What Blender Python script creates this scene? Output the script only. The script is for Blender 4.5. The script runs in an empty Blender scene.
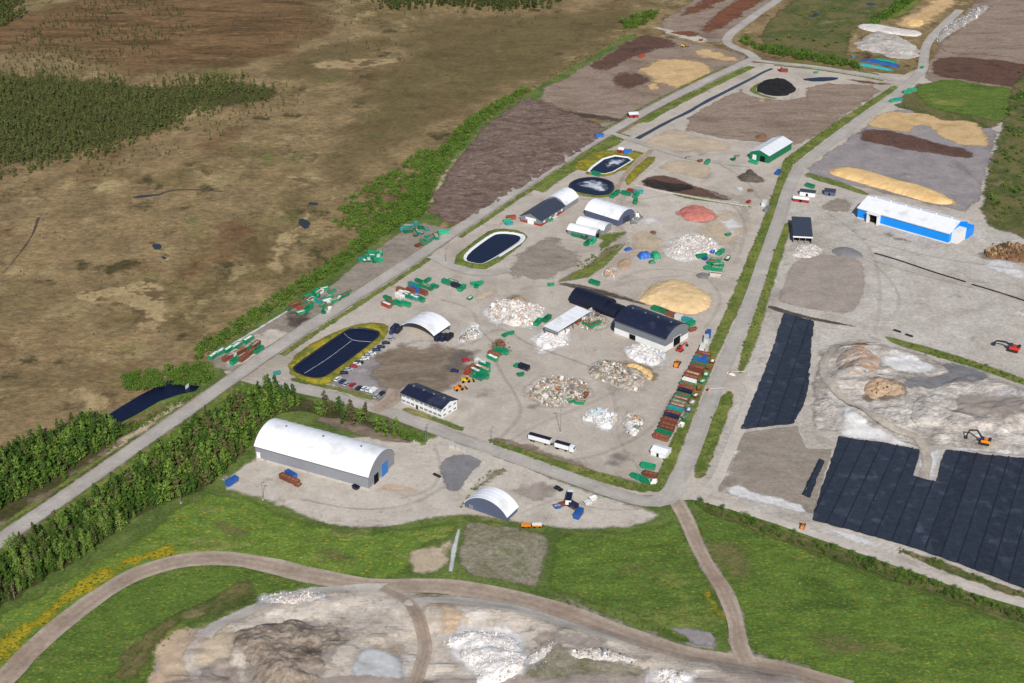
import bpy, bmesh, math, random
import numpy as np
from mathutils import Vector, Matrix
from mathutils.geometry import tessellate_polygon

random.seed(7); RNG = np.random.default_rng(7)
scene = bpy.context.scene
C = scene.collection

# ------------------------------------------------------------------ camera, sky, sun, exposure
CAM_H = 360.0; FPX = 1450.0; PITCH = math.radians(27.7)
cam_d = bpy.data.cameras.new('camera'); cam = bpy.data.objects.new('camera', cam_d); C.objects.link(cam)
cam.location = (0, 0, CAM_H); cam.rotation_euler = (math.pi/2 - PITCH, 0, 0)
cam_d.sensor_width = 36; cam_d.lens = 36*FPX/1024; cam_d.clip_start = 5; cam_d.clip_end = 30000
scene.camera = cam

SUN_EL = math.radians(38); SUN_AZ = math.radians(174)      # azimuth from +Y, clockwise: sun behind the camera, a little to the right
world = bpy.data.worlds.new('World'); scene.world = world; world.use_nodes = True
wn = world.node_tree.nodes; wl = world.node_tree.links
sky = wn.new('ShaderNodeTexSky'); sky.sky_type = 'NISHITA'; sky.sun_disc = False
sky.sun_elevation = SUN_EL; sky.sun_rotation = SUN_AZ
wl.new(sky.outputs[0], wn['Background'].inputs[0]); wn['Background'].inputs[1].default_value = 0.085
sun_d = bpy.data.lights.new('sun', 'SUN'); sun = bpy.data.objects.new('sun', sun_d); C.objects.link(sun)
sun_d.energy = 4.6; sun_d.angle = math.radians(0.53); sun_d.color = (1, 0.96, 0.89)
sv = Vector((math.sin(SUN_AZ)*math.cos(SUN_EL), math.cos(SUN_AZ)*math.cos(SUN_EL), math.sin(SUN_EL)))
sun.rotation_euler = sv.to_track_quat('Z', 'Y').to_euler()
vs = scene.view_settings
vs.view_transform = 'Standard'; vs.look = 'None'; vs.exposure = 0.12; vs.gamma = 1; vs.use_curve_mapping = False
scene.render.engine = 'CYCLES'
scene.cycles.use_denoising = True; scene.cycles.max_bounces = 5; scene.cycles.transparent_max_bounces = 24
scene.cycles.diffuse_bounces = 2

# ------------------------------------------------------------------ helpers
def G(px, py):
    """a place read off the photograph -> its plan position on level ground, metres"""
    x = px-512.0; y = py-341.5
    dz = -(FPX*math.sin(PITCH) + y*math.cos(PITCH)); dy = FPX*math.cos(PITCH) - y*math.sin(PITCH)
    t = -CAM_H/dz
    return (x*t, dy*t)
def Q(x0, y0, k, *pts): return [(x0+p[0]/k, y0+p[1]/k) for p in pts]
def lin(c):
    def f(v):
        v /= 255.0
        return v/12.92 if v <= 0.04045 else ((v+0.055)/1.055)**2.4
    return (f(c[0]), f(c[1]), f(c[2]), 1)
def alb(c, k=0.88):
    l = lin(c); return (l[0]*k, l[1]*k, l[2]*k, 1)

def _h(ix, iy, s):
    n = (ix.astype(np.int64)*374761393 + iy.astype(np.int64)*668265263 + s*974711) & 0x7fffffff
    n = ((n ^ (n >> 13))*1274126177) & 0x7fffffff
    return ((n ^ (n >> 16)) & 0xffff)/65535.0
def vnoise(x, y, s=0):
    xi = np.floor(x); yi = np.floor(y); fx = x-xi; fy = y-yi
    fx = fx*fx*(3-2*fx); fy = fy*fy*(3-2*fy)
    a = _h(xi, yi, s); b = _h(xi+1, yi, s); c = _h(xi, yi+1, s); d = _h(xi+1, yi+1, s)
    return (a*(1-fx)+b*fx)*(1-fy)+(c*(1-fx)+d*fx)*fy
def fbm(x, y, s=0, o=4):
    t = 0; a = 0.5; n = 0
    for i in range(o):
        t = t + a*(vnoise(x, y, s+i*17)-0.5); n += a; x = x*2.03; y = y*2.03; a *= 0.55
    return t/n*2          # about -1..1

# ---- properties
def tag(o, label, cat, group=None):
    o['label'] = label; o['category'] = cat
    if group: o['group'] = group
    return o
def empty(name, loc=(0, 0, 0), rz=0.0):
    o = bpy.data.objects.new(name, None); C.objects.link(o)
    o.location = loc; o.rotation_euler = (0, 0, rz); o.empty_display_size = 1
    return o
def link(name, me, parent=None):
    o = bpy.data.objects.new(name, me); C.objects.link(o)
    if parent is not None: o.parent = parent
    return o

# ---- materials
MATS = {}
def nodes(name):
    m = bpy.data.materials.new(name); m.use_nodes = True
    nt = m.node_tree; return m, nt, nt.nodes['Principled BSDF']
def N(nt, t, **kw):
    n = nt.nodes.new(t)
    for k, v in kw.items(): setattr(n, k, v)
    return n
def ground(name, cols, scale=0.02, detail=7, rough=0.62, fine=(0.35, 0.28), spots=(), bump=0.5, bscale=0.4,
           stretch=None, soft=False, span=(0.33, 0.67), rut=None, gloss=0.95, softscale=0.25, distort=0.3, opacity=1.0, mid=(0.085, 0.13), relief=None):
    """procedural ground: broad colour noise, fine grain, optional spots (colour, scale, threshold, width), optional ragged border"""
    m, nt, bs = nodes(name); L = nt.links.new
    geo = N(nt, 'ShaderNodeNewGeometry'); mp = N(nt, 'ShaderNodeMapping')
    L(geo.outputs['Position'], mp.inputs['Vector'])
    if stretch:
        mp.inputs['Rotation'].default_value = (0, 0, math.radians(stretch[0])); mp.inputs['Scale'].default_value = (1, stretch[1], 1)
    def noise(sc, de=detail, ro=rough, src=mp, di=0.0):
        n = N(nt, 'ShaderNodeTexNoise'); n.inputs['Scale'].default_value = sc; n.inputs['Detail'].default_value = de
        n.inputs['Roughness'].default_value = ro; n.inputs['Distortion'].default_value = di
        L(src.outputs[0], n.inputs['Vector']); return n
    n1 = noise(scale, di=distort)
    ramp = N(nt, 'ShaderNodeValToRGB'); cr = ramp.color_ramp
    k = len(cols)
    for i, c in enumerate(cols):
        p = span[0]+(span[1]-span[0])*i/max(1, k-1)
        e = cr.elements[i] if i < 2 else cr.elements.new(p)
        e.position = p; e.color = alb(c)
    L(n1.outputs['Fac'], ramp.inputs[0]); col = ramp.outputs[0]
    for (c, sc, th, wd) in spots:
        n2 = noise(sc, 6, 0.65); mr = N(nt, 'ShaderNodeMapRange')
        mr.inputs['From Min'].default_value = th; mr.inputs['From Max'].default_value = th+wd
        L(n2.outputs['Fac'], mr.inputs['Value'])
        mx = N(nt, 'ShaderNodeMix', data_type='RGBA'); L(mr.outputs[0], mx.inputs['Factor'])
        L(col, mx.inputs[6]); mx.inputs[7].default_value = alb(c); col = mx.outputs[2]
    if rut:
        at = N(nt, 'ShaderNodeAttribute', attribute_name='across'); ab = N(nt, 'ShaderNodeMath', operation='ABSOLUTE')
        L(at.outputs['Fac'], ab.inputs[0])
        nd = noise(0.05, 4, 0.6); ad = N(nt, 'ShaderNodeMath', operation='MULTIPLY_ADD')
        L(nd.outputs['Fac'], ad.inputs[0]); ad.inputs[1].default_value = 0.7; L(ab.outputs[0], ad.inputs[2])
        rr = N(nt, 'ShaderNodeValToRGB'); e = rr.color_ramp.elements
        for i, (p, v) in enumerate(((0.30, 0.4), (0.58, 1), (0.80, 1), (1.05, 0), (1.2, 0))):
            el = e[i] if i < 2 else e.new(p)
            el.position = p/1.25; el.color = (v, v, v, 1)
        dv = N(nt, 'ShaderNodeMath', operation='MULTIPLY'); dv.inputs[1].default_value = 0.8; L(ad.outputs[0], dv.inputs[0]); L(dv.outputs[0], rr.inputs[0])
        mm = N(nt, 'ShaderNodeMath', operation='MULTIPLY'); L(rr.outputs[0], mm.inputs[0]); mm.inputs[1].default_value = rut[1]
        mx = N(nt, 'ShaderNodeMix', data_type='RGBA'); L(mm.outputs[0], mx.inputs['Factor'])
        L(col, mx.inputs[6]); mx.inputs[7].default_value = alb(rut[0]); col = mx.outputs[2]
    for lay in (fine, mid):
        if not lay: continue
        n3 = noise(lay[0], 5, 0.72, mp if lay is mid else geo); mr = N(nt, 'ShaderNodeMapRange')
        mr.inputs['From Min'].default_value = 0.34; mr.inputs['From Max'].default_value = 0.66
        mr.inputs['To Min'].default_value = 1-lay[1]; mr.inputs['To Max'].default_value = 1+lay[1]
        L(n3.outputs['Fac'], mr.inputs['Value'])
        mx = N(nt, 'ShaderNodeMix', data_type='RGBA', blend_type='MULTIPLY'); mx.inputs['Factor'].default_value = 1
        L(col, mx.inputs[6]); L(mr.outputs[0], mx.inputs[7]); col = mx.outputs[2]
    L(col, bs.inputs['Base Color']); bs.inputs['Roughness'].default_value = gloss; bs.inputs['Specular IOR Level'].default_value = 0.2
    if bump:
        nb = noise(bscale, 5, 0.65, geo); b = N(nt, 'ShaderNodeBump'); b.inputs['Strength'].default_value = 1; b.inputs['Distance'].default_value = bump
        L(nb.outputs['Fac'], b.inputs['Height']); L(b.outputs[0], bs.inputs['Normal'])
        if relief:
            nr = noise(relief[0], 6, 0.55, geo); b2 = N(nt, 'ShaderNodeBump'); b2.inputs['Distance'].default_value = relief[1]; L(nr.outputs['Fac'], b2.inputs['Height']); L(b2.outputs[0], b.inputs['Normal'])
    if soft:
        at = N(nt, 'ShaderNodeAttribute', attribute_name='fade'); ns = noise(softscale, 6, 0.7, geo)
        a1 = N(nt, 'ShaderNodeMath', operation='MULTIPLY_ADD'); L(ns.outputs['Fac'], a1.inputs[0]); a1.inputs[1].default_value = 1.7
        L(at.outputs['Fac'], a1.inputs[2])
        mr = N(nt, 'ShaderNodeMapRange'); mr.inputs['From Min'].default_value = 1.12; mr.inputs['From Max'].default_value = 1.72
        mr.inputs['To Max'].default_value = opacity
        L(a1.outputs[0], mr.inputs['Value']); L(mr.outputs[0], bs.inputs['Alpha'])
    MATS[name] = m; return m
def plain(name, c, rough=0.6, spec=0.4, metal=0.0, var=0.12, vs_=0.8, k=0.88, objrand=0.0, bump=0.0, islands=None, dirt=None):
    """paint, metal, cloth, concrete with uneven weathering; islands = list of colours picked per loose piece"""
    m, nt, bs = nodes(name); L = nt.links.new
    tc = N(nt, 'ShaderNodeTexCoord'); n = N(nt, 'ShaderNodeTexNoise'); n.inputs['Scale'].default_value = vs_; n.inputs['Detail'].default_value = 6
    n.inputs['Roughness'].default_value = 0.65
    L(tc.outputs['Object'], n.inputs['Vector'])
    mr = N(nt, 'ShaderNodeMapRange'); mr.inputs['From Min'].default_value = 0.3; mr.inputs['From Max'].default_value = 0.7
    mr.inputs['To Min'].default_value = 1-var; mr.inputs['To Max'].default_value = 1+var
    L(n.outputs['Fac'], mr.inputs['Value'])
    mx = N(nt, 'ShaderNodeMix', data_type='RGBA', blend_type='MULTIPLY'); mx.inputs['Factor'].default_value = 1
    if islands:
        g = N(nt, 'ShaderNodeNewGeometry'); rp = N(nt, 'ShaderNodeValToRGB'); rp.color_ramp.interpolation = 'CONSTANT'
        for i, cc in enumerate(islands):
            e = rp.color_ramp.elements[i] if i < 2 else rp.color_ramp.elements.new(i/len(islands))
            e.position = i/len(islands); e.color = alb(cc, k)
        L(g.outputs['Random Per Island'], rp.inputs[0]); L(rp.outputs[0], mx.inputs[6])
    elif dirt:
        n2 = N(nt, 'ShaderNodeTexNoise'); n2.inputs['Scale'].default_value = dirt[1]; n2.inputs['Detail'].default_value = 7
        L(tc.outputs['Object'], n2.inputs['Vector'])
        m2 = N(nt, 'ShaderNodeMapRange'); m2.inputs['From Min'].default_value = dirt[2]; m2.inputs['From Max'].default_value = dirt[2]+0.15
        L(n2.outputs['Fac'], m2.inputs['Value'])
        md = N(nt, 'ShaderNodeMix', data_type='RGBA'); L(m2.outputs[0], md.inputs['Factor'])
        md.inputs[6].default_value = alb(c, k); md.inputs[7].default_value = alb(dirt[0], k); L(md.outputs[2], mx.inputs[6])
    else: mx.inputs[6].default_value = alb(c, k)
    val = mr.outputs[0]
    if objrand:
        oi = N(nt, 'ShaderNodeObjectInfo'); m3 = N(nt, 'ShaderNodeMapRange'); m3.inputs['To Min'].default_value = 1-objrand; m3.inputs['To Max'].default_value = 1+objrand
        L(oi.outputs['Random'], m3.inputs['Value']); mu = N(nt, 'ShaderNodeMath', operation='MULTIPLY'); L(val, mu.inputs[0]); L(m3.outputs[0], mu.inputs[1]); val = mu.outputs[0]
    L(val, mx.inputs[7]); L(mx.outputs[2], bs.inputs['Base Color'])
    bs.inputs['Roughness'].default_value = rough; bs.inputs['Specular IOR Level'].default_value = spec; bs.inputs['Metallic'].default_value = metal
    if bump:
        b = N(nt, 'ShaderNodeBump'); b.inputs['Distance'].default_value = bump; L(n.outputs['Fac'], b.inputs['Height']); L(b.outputs[0], bs.inputs['Normal'])
    MATS[name] = m; return m
def leafmat(name, cols, islands=True, k=0.8, transl=0.3):
    m, nt, bs = nodes(name); L = nt.links.new
    g = N(nt, 'ShaderNodeNewGeometry'); oi = N(nt, 'ShaderNodeObjectInfo')
    a = N(nt, 'ShaderNodeMath', operation='MULTIPLY'); L(g.outputs['Random Per Island'], a.inputs[0]); a.inputs[1].default_value = 0.5
    b = N(nt, 'ShaderNodeMath', operation='MULTIPLY_ADD'); L(oi.outputs['Random'], b.inputs[0]); b.inputs[1].default_value = 0.5; L(a.outputs[0], b.inputs[2])
    n = N(nt, 'ShaderNodeTexNoise'); n.inputs['Scale'].default_value = 0.05; n.inputs['Detail'].default_value = 3; L(g.outputs['Position'], n.inputs['Vector'])
    mx0 = N(nt, 'ShaderNodeMath', operation='MULTIPLY_ADD'); L(n.outputs['Fac'], mx0.inputs[0]); mx0.inputs[1].default_value = 0.7; L(b.outputs[0], mx0.inputs[2])
    sb = N(nt, 'ShaderNodeMath', operation='SUBTRACT'); L(mx0.outputs[0], sb.inputs[0]); sb.inputs[1].default_value = 0.35
    rp = N(nt, 'ShaderNodeValToRGB')
    for i, c in enumerate(cols):
        p = i/(len(cols)-1); e = rp.color_ramp.elements[i] if i < 2 else rp.color_ramp.elements.new(p)
        e.position = p; e.color = alb(c, k)
    L(sb.outputs[0], rp.inputs[0]); L(rp.outputs[0], bs.inputs['Base Color'])
    bs.inputs['Roughness'].default_value = 0.7; bs.inputs['Specular IOR Level'].default_value = 0.2
    if transl:
        tr = N(nt, 'ShaderNodeBsdfTranslucent'); L(rp.outputs[0], tr.inputs['Color'])
        ms = N(nt, 'ShaderNodeMixShader'); ms.inputs[0].default_value = transl
        L(bs.outputs[0], ms.inputs[1]); L(tr.outputs[0], ms.inputs[2]); L(ms.outputs[0], nt.nodes['Material Output'].inputs['Surface'])
    MATS[name] = m; return m
def water(name, c, rough=0.12, wave=0.05, spec=0.5):
    m, nt, bs = nodes(name); L = nt.links.new
    g = N(nt, 'ShaderNodeNewGeometry'); n = N(nt, 'ShaderNodeTexNoise'); n.inputs['Scale'].default_value = 0.5; n.inputs['Detail'].default_value = 4
    L(g.outputs['Position'], n.inputs['Vector']); b = N(nt, 'ShaderNodeBump'); b.inputs['Distance'].default_value = wave; L(n.outputs['Fac'], b.inputs['Height']); L(b.outputs[0], bs.inputs['Normal'])
    bs.inputs['Base Color'].default_value = alb(c); bs.inputs['Roughness'].default_value = rough; bs.inputs['Specular IOR Level'].default_value = spec
    MATS[name] = m; return m

# ---- ground layers
DZ = 0.02
LAYERS = []                                     # (plan polygon, level) used to stand things on the right level
def inside(P, x, y):
    x = np.asarray(x, float); y = np.asarray(y, float); r = np.zeros(x.shape, bool); n = len(P); j = n-1
    for i in range(n):
        xi, yi = P[i]; xj, yj = P[j]
        if yi != yj:
            c = ((yi > y) != (yj > y)) & (x < (xj-xi)*(y-yi)/(yj-yi)+xi); r ^= c
        j = i
    return r
def sdist(P, X, Y):
    d = np.full(X.shape, 1e18); n = len(P)
    for i in range(n):
        a = P[i]; b = P[(i+1) % n]; e = b-a; l2 = max(1e-9, e@e)
        t = np.clip(((X-a[0])*e[0]+(Y-a[1])*e[1])/l2, 0, 1)
        d = np.minimum(d, (X-a[0]-t*e[0])**2+(Y-a[1]-t*e[1])**2)
    d = np.sqrt(d); return np.where(inside(P, X, Y), d, -d)
TERR = []                                       # uneven ground: (plan polygon, box, height, wavelength, seed)
def terrain(X, Y):
    X = np.asarray(X, float); Y = np.asarray(Y, float); h = np.zeros(X.shape); m = np.zeros(X.shape)
    for P, b, amp, wl_, sd_ in TERR:
        k = (X > b[0]) & (X < b[2]) & (Y > b[1]) & (Y < b[3])
        if not k.any(): continue
        x = X[k]; y = Y[k]; mm = np.clip(sdist(P, x, y)/14, 0, 1); mm = mm*mm*(3-2*mm)
        n = fbm(x/wl_, y/(wl_*0.7), sd_, 3); t = np.clip(n*1.3+0.45, 0, 1); t = 0.6*t+0.4*np.clip((t*3-np.floor(t*3))*2.2-0.6, 0, 1)/3+0.4*np.floor(t*3)/3
        h[k] += mm*amp*t; m[k] = np.maximum(m[k], mm)
    return h, m
def lift(z, X, Y):
    h, m = terrain(X, Y); return z*(1+4*m)+h
def zat(x, y):
    z = zflat(x, y); return float(lift(z, np.array([x]), np.array([y]))[0])
def zflat(x, y):
    z = 0.0
    for P, lv, bb in LAYERS:
        if bb[0] <= x <= bb[2] and bb[1] <= y <= bb[3] and lv > z and bool(inside(P, np.array([x]), np.array([y]))[0]): z = lv
    return z
def zat_many(xs, ys):
    z = np.zeros(len(xs))
    for P, lv, b in LAYERS:
        m = (xs >= b[0]) & (xs <= b[2]) & (ys >= b[1]) & (ys <= b[3]) & (z < lv)
        if m.any():
            k = np.nonzero(m)[0]; k = k[inside(P, xs[k], ys[k])]; z[k] = lv
    return lift(z, xs, ys)
def chaikin(P, n):
    for _ in range(n):
        R = np.roll(P, -1, 0); P = np.stack([0.75*P+0.25*R, 0.25*P+0.75*R], 1).reshape(-1, 2)
    return P
def bbox(P): return (P[:, 0].min(), P[:, 1].min(), P[:, 0].max(), P[:, 1].max())
def patch(name, poly, mat, level=0, cell=None, jit=1.0, js=7.0, soft=0.0, height=None, smooth=1, parent=None, world_poly=False,
          kind='structure', z=None, shade=True, reg=True):
    """a sheet of ground: outline with uneven edge, optional relief height(sd, X, Y)"""
    P = np.array(poly if world_poly else [G(*p) for p in poly], float)
    P = chaikin(P, smooth) if smooth else P
    b = bbox(P); size = max(b[2]-b[0], b[3]-b[1]); cell = cell or min(8, max(0.5, size/110)); inT = any(b[0] < q[1][2] and b[2] > q[1][0] and b[1] < q[1][3] and b[3] > q[1][1] for q in TERR)
    if inT and cell < 3.9: cell = min(cell, 1.7)
    nx = int((b[2]-b[0])/cell)+4; ny = int((b[3]-b[1])/cell)+4
    xs = b[0]-1.5*cell+np.arange(nx)*cell; ys = b[1]-1.5*cell+np.arange(ny)*cell
    X, Y = np.meshgrid(xs, ys); sd = sdist(P, X, Y); seed = (hash_name(name)+level) % 997
    f = sd+(jit*fbm(X/js, Y/js, seed, 4) if jit else 0)
    if soft >= 4: f = f+soft*0.8*fbm(X/(soft*2.0), Y/(soft*2.0), seed+31, 5)
    zl = level*DZ+eps() if z is None else z
    if reg and height is None: LAYERS.append((P, zl, b))
    pos = f > 0
    idx = -np.ones(f.shape, int); vx = []; vf = []; vr, vc = np.nonzero(pos)
    idx[vr, vc] = np.arange(len(vr))
    vx = np.stack([X[vr, vc], Y[vr, vc]], 1).tolist(); vf = f[vr, vc].tolist(); faces = []
    full = pos[:-1, :-1] & pos[1:, :-1] & pos[:-1, 1:] & pos[1:, 1:]; any_ = pos[:-1, :-1] | pos[1:, :-1] | pos[:-1, 1:] | pos[1:, 1:]
    r, c = np.nonzero(full)
    faces += np.stack([idx[r, c], idx[r, c+1], idx[r+1, c+1], idx[r+1, c]], 1).tolist()
    cache = {}
    r, c = np.nonzero(any_ & ~full)
    for rr, cc in zip(r.tolist(), c.tolist()):
        cor = [(rr, cc), (rr, cc+1), (rr+1, cc+1), (rr+1, cc)]; poly_ = []
        for i in range(4):
            p = cor[i]; q = cor[(i+1) % 4]
            if pos[p]: poly_.append(int(idx[p]))
            if pos[p] != pos[q]:
                key = (p, q) if p < q else (q, p)
                if key not in cache:
                    fp = f[p]; fq = f[q]; t = fp/(fp-fq)
                    cache[key] = len(vx); vx.append([X[p]+t*(X[q]-X[p]), Y[p]+t*(Y[q]-Y[p])]); vf.append(0.0)
                poly_.append(cache[key])
        if len(poly_) >= 3: faces.append(poly_)
    V = np.array(vx); vf = np.array(vf)
    h = height(vf, V[:, 0], V[:, 1]) if height else np.zeros(len(V))
    V3 = np.column_stack([V, (lift(np.full(len(V), zl), V[:, 0], V[:, 1]) if inT and cell < 3.9 else zl)+h])
    me = bpy.data.meshes.new(name); me.from_pydata(V3.tolist(), [], faces); me.materials.append(MATS[mat] if isinstance(mat, str) else mat)
    if soft:
        a = me.attributes.new('fade', 'FLOAT', 'POINT'); a.data.foreach_set('value', np.clip(vf/soft, 0, 1))
    if height and shade: me.polygons.foreach_set('use_smooth', [True]*len(me.polygons))
    me.update(); o = link(name, me, parent)
    if kind and parent is None: o['kind'] = kind
    return o
_EP = [0]
def eps():
    _EP[0] += 1; return (_EP[0] % 15)*0.0012
def hash_name(s):
    h = 7
    for ch in s: h = (h*31+ord(ch)) % 100003
    return h
def curve(pts, step=4.0, closed=False):
    P = np.array([G(*p) for p in pts], float); out = []
    n = len(P)
    for i in range(n-1):
        p0 = P[max(0, i-1)]; p1 = P[i]; p2 = P[i+1]; p3 = P[min(n-1, i+2)]
        k = max(2, int(np.linalg.norm(p2-p1)/step))
        for t in np.linspace(0, 1, k, endpoint=False):
            out.append(0.5*((2*p1)+(-p0+p2)*t+(2*p0-5*p1+4*p2-p3)*t*t+(-p0+3*p1-3*p2+p3)*t**3))
    out.append(P[-1]); return np.array(out)
def ribbon(name, pts, width, mat, level, jit=0.5, h=0.0, kind='structure', profile=None, step=4.0, parent=None, w2=None):
    """a road, strip or kerb along a line; width in metres (w2 = width at its far end)"""
    P = curve(pts, step); T = np.gradient(P, axis=0); T /= np.linalg.norm(T, axis=1)[:, None]; Nn = np.stack([-T[:, 1], T[:, 0]], 1)
    A = np.array([-1, -0.75, -0.5, -0.25, 0, 0.25, 0.5, 0.75, 1]); V = []; ac = []
    W = np.linspace(width, w2 or width, len(P))
    s = hash_name(name) % 991; e0 = eps()
    ja = 1+jit*fbm(np.arange(len(P))*0.22, np.zeros(len(P))+s, s, 3)/W*2; jb = 1+jit*fbm(np.arange(len(P))*0.22, np.zeros(len(P))+s+9, s+5, 3)/W*2
    for i, p in enumerate(P):
        for a in A:
            q = p+Nn[i]*a*W[i]/2*(ja[i] if a > 0 else jb[i])
            zz = level*DZ+e0+(h*(1-a**4) if h else 0)+(profile(a) if profile else 0); V.append((q[0], q[1], zz)); ac.append(a)
    VV = np.array(V); VV[:, 2] = lift(VV[:, 2], VV[:, 0], VV[:, 1]); V = VV.tolist()
    k = len(A); F = [(i*k+j, (i+1)*k+j, (i+1)*k+j+1, i*k+j+1) for i in range(len(P)-1) for j in range(k-1)]
    F = [f[::-1] for f in F]
    me = bpy.data.meshes.new(name); me.from_pydata(V, [], F); me.materials.append(MATS[mat])
    at = me.attributes.new('across', 'FLOAT', 'POINT'); at.data.foreach_set('value', ac)
    at = me.attributes.new('fade', 'FLOAT', 'POINT'); at.data.foreach_set('value', [max(0.0, 1-abs(a)**3) for a in ac])
    me.polygons.foreach_set('use_smooth', [True]*len(me.polygons)); me.update()
    bm = bmesh.new(); bm.from_mesh(me); bmesh.ops.recalc_face_normals(bm, faces=bm.faces); 
    if sum(f.normal.z for f in bm.faces) < 0: bmesh.ops.reverse_faces(bm, faces=bm.faces)
    bm.to_mesh(me); bm.free()
    Lf = P+Nn*W[:, None]/2; Rt = P-Nn*W[:, None]/2; PP = np.concatenate([Lf, Rt[::-1]]); 'tyre' in name or LAYERS.append((PP, level*DZ, bbox(PP)))
    o = link(name, me, parent)
    if kind and parent is None: o['kind'] = kind
    return o

# ---- mesh builder
class MB:
    def __init__(s): s.v = []; s.f = []; s.m = []
    def add(s, v, f, m=0):
        o = len(s.v); s.v += [tuple(p) for p in v]; s.f += [tuple(i+o for i in q) for q in f]; s.m += [m]*len(f); return s
    def box(s, x0, x1, y0, y1, z0, z1, m=0, M=None):
        v = [(x, y, z) for z in (z0, z1) for y in (y0, y1) for x in (x0, x1)]
        if M: v = [M @ Vector(p) for p in v]
        return s.add(v, [(0, 2, 3, 1), (4, 5, 7, 6), (0, 1, 5, 4), (2, 6, 7, 3), (0, 4, 6, 2), (1, 3, 7, 5)], m)
    def frustum(s, a, b, z0, z1, m=0):        # a, b = (x0,x1,y0,y1) at z0 and z1
        v = [(a[0], a[2], z0), (a[1], a[2], z0), (a[1], a[3], z0), (a[0], a[3], z0), (b[0], b[2], z1), (b[1], b[2], z1), (b[1], b[3], z1), (b[0], b[3], z1)]
        return s.add(v, [(3, 2, 1, 0), (4, 5, 6, 7), (0, 1, 5, 4), (1, 2, 6, 5), (2, 3, 7, 6), (3, 0, 4, 7)], m)
    def tube(s, p, q, r0, r1=None, n=6, m=0, cap=True):
        r1 = r0 if r1 is None else r1; p = Vector(p); q = Vector(q); d = (q-p).normalized()
        u = d.orthogonal().normalized(); w = d.cross(u); v = []
        for c, r in ((p, r0), (q, r1)):
            for i in range(n):
                a = 2*math.pi*i/n; v.append(c+u*math.cos(a)*r+w*math.sin(a)*r)
        f = [(i, (i+1) % n, n+(i+1) % n, n+i) for i in range(n)]
        if cap: f += [tuple(range(n-1, -1, -1)), tuple(range(n, 2*n))]
        return s.add(v, f, m)
    def prism(s, prof, x0, x1, m=0, axis='x'):   # profile (a,z) extruded
        n = len(prof); v = []
        for x in (x0, x1):
            for a, z in prof: v.append((x, a, z) if axis == 'x' else (a, x, z))
        f = [(i, (i+1) % n, n+(i+1) % n, n+i) for i in range(n)]+[tuple(range(n-1, -1, -1)), tuple(range(n, 2*n))]
        return s.add(v, f, m)
    def mesh(s, name, mats, smooth=False):
        me = bpy.data.meshes.new(name); me.from_pydata(s.v, [], s.f)
        for m in (mats if isinstance(mats, (list, tuple)) else [mats]): me.materials.append(MATS[m])
        me.polygons.foreach_set('material_index', s.m)
        bm = bmesh.new(); bm.from_mesh(me); bmesh.ops.recalc_face_normals(bm, faces=bm.faces); bm.to_mesh(me); bm.free()
        if smooth: me.polygons.foreach_set('use_smooth', [True]*len(me.polygons))
        return me
    def build(s, name, mats, parent=None, smooth=False): return link(name, s.mesh(name, mats, smooth), parent)
def copy_tree(o, parent=None):
    c = o.copy(); C.objects.link(c); c.parent = parent
    for ch in list(o.children): copy_tree(ch, c)
    return c

# ------------------------------------------------------------------ materials
ground('bog', [(98, 84, 56), (122, 104, 72), (140, 119, 86), (110, 96, 62), (152, 131, 96)], 0.006, 9, 0.72, fine=(0.22, 0.26), mid=(0.04, 0.26), relief=(0.05, 2.0), bump=1.2, bscale=0.25, stretch=(12, 0.8),
       spots=(((154, 136, 98), 0.03, 0.57, 0.08), ((78, 70, 42), 0.035, 0.57, 0.08), ((114, 88, 60), 0.014, 0.56, 0.12), ((96, 98, 52), 0.02, 0.60, 0.1)))
ground('bog_red', [(84, 70, 46), (108, 82, 54), (134, 106, 74), (88, 76, 48)], 0.012, 9, 0.68, fine=(0.2, 0.32), soft=True, opacity=0.8, softscale=0.02, stretch=(5, 3.5), spots=(((160, 128, 90), 0.03, 0.6, 0.08), ((70, 72, 48), 0.02, 0.6, 0.08)))
ground('bog_pale', [(154, 132, 96), (176, 154, 114), (140, 118, 84)], 0.03, 8, 0.68, soft=True, opacity=0.9, softscale=0.07, fine=(0.4, 0.25), spots=(((112, 94, 66), 0.06, 0.5, 0.08),))
ground('bog_olive', [(106, 94, 60), (120, 106, 70), (100, 92, 54)], 0.012, 8, 0.7, fine=(0.25, 0.24), mid=(0.05, 0.2), soft=True, opacity=0.5, softscale=0.03, stretch=(-30, 2))
ground('gravel', [(160, 150, 138), (175, 165, 154), (186, 176, 165), (167, 157, 145)], 0.022, 8, 0.64, fine=(0.6, 0.11), mid=(0.085, 0.08), bump=0.15, bscale=0.8, spots=(((144, 131, 117), 0.05, 0.6, 0.14), ((190, 180, 170), 0.07, 0.6, 0.14)))
ground('gravel_light', [(178, 168, 156), (192, 183, 172), (170, 160, 148)], 0.03, 8, 0.66, fine=(0.6, 0.11), mid=(0.085, 0.08), bump=0.15, soft=True, spots=(((160, 150, 140), 0.07, 0.6, 0.1),))
ground('work_gravel', [(164, 150, 136), (184, 172, 159), (196, 186, 175), (172, 158, 142)], 0.025, 9, 0.7, fine=(0.5, 0.14), bump=0.4, soft=True, spots=(((150, 132, 114), 0.04, 0.56, 0.1), ((204, 196, 188), 0.05, 0.6, 0.1)))
ground('landfill', [(154, 145, 135), (176, 168, 159), (188, 181, 173), (166, 156, 144)], 0.018, 9, 0.7, fine=(0.5, 0.18), bump=0.3, bscale=0.5, relief=(0.07, 0.5), spots=(((142, 132, 122), 0.04, 0.62, 0.1), ((206, 200, 194), 0.07, 0.63, 0.08)))
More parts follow.
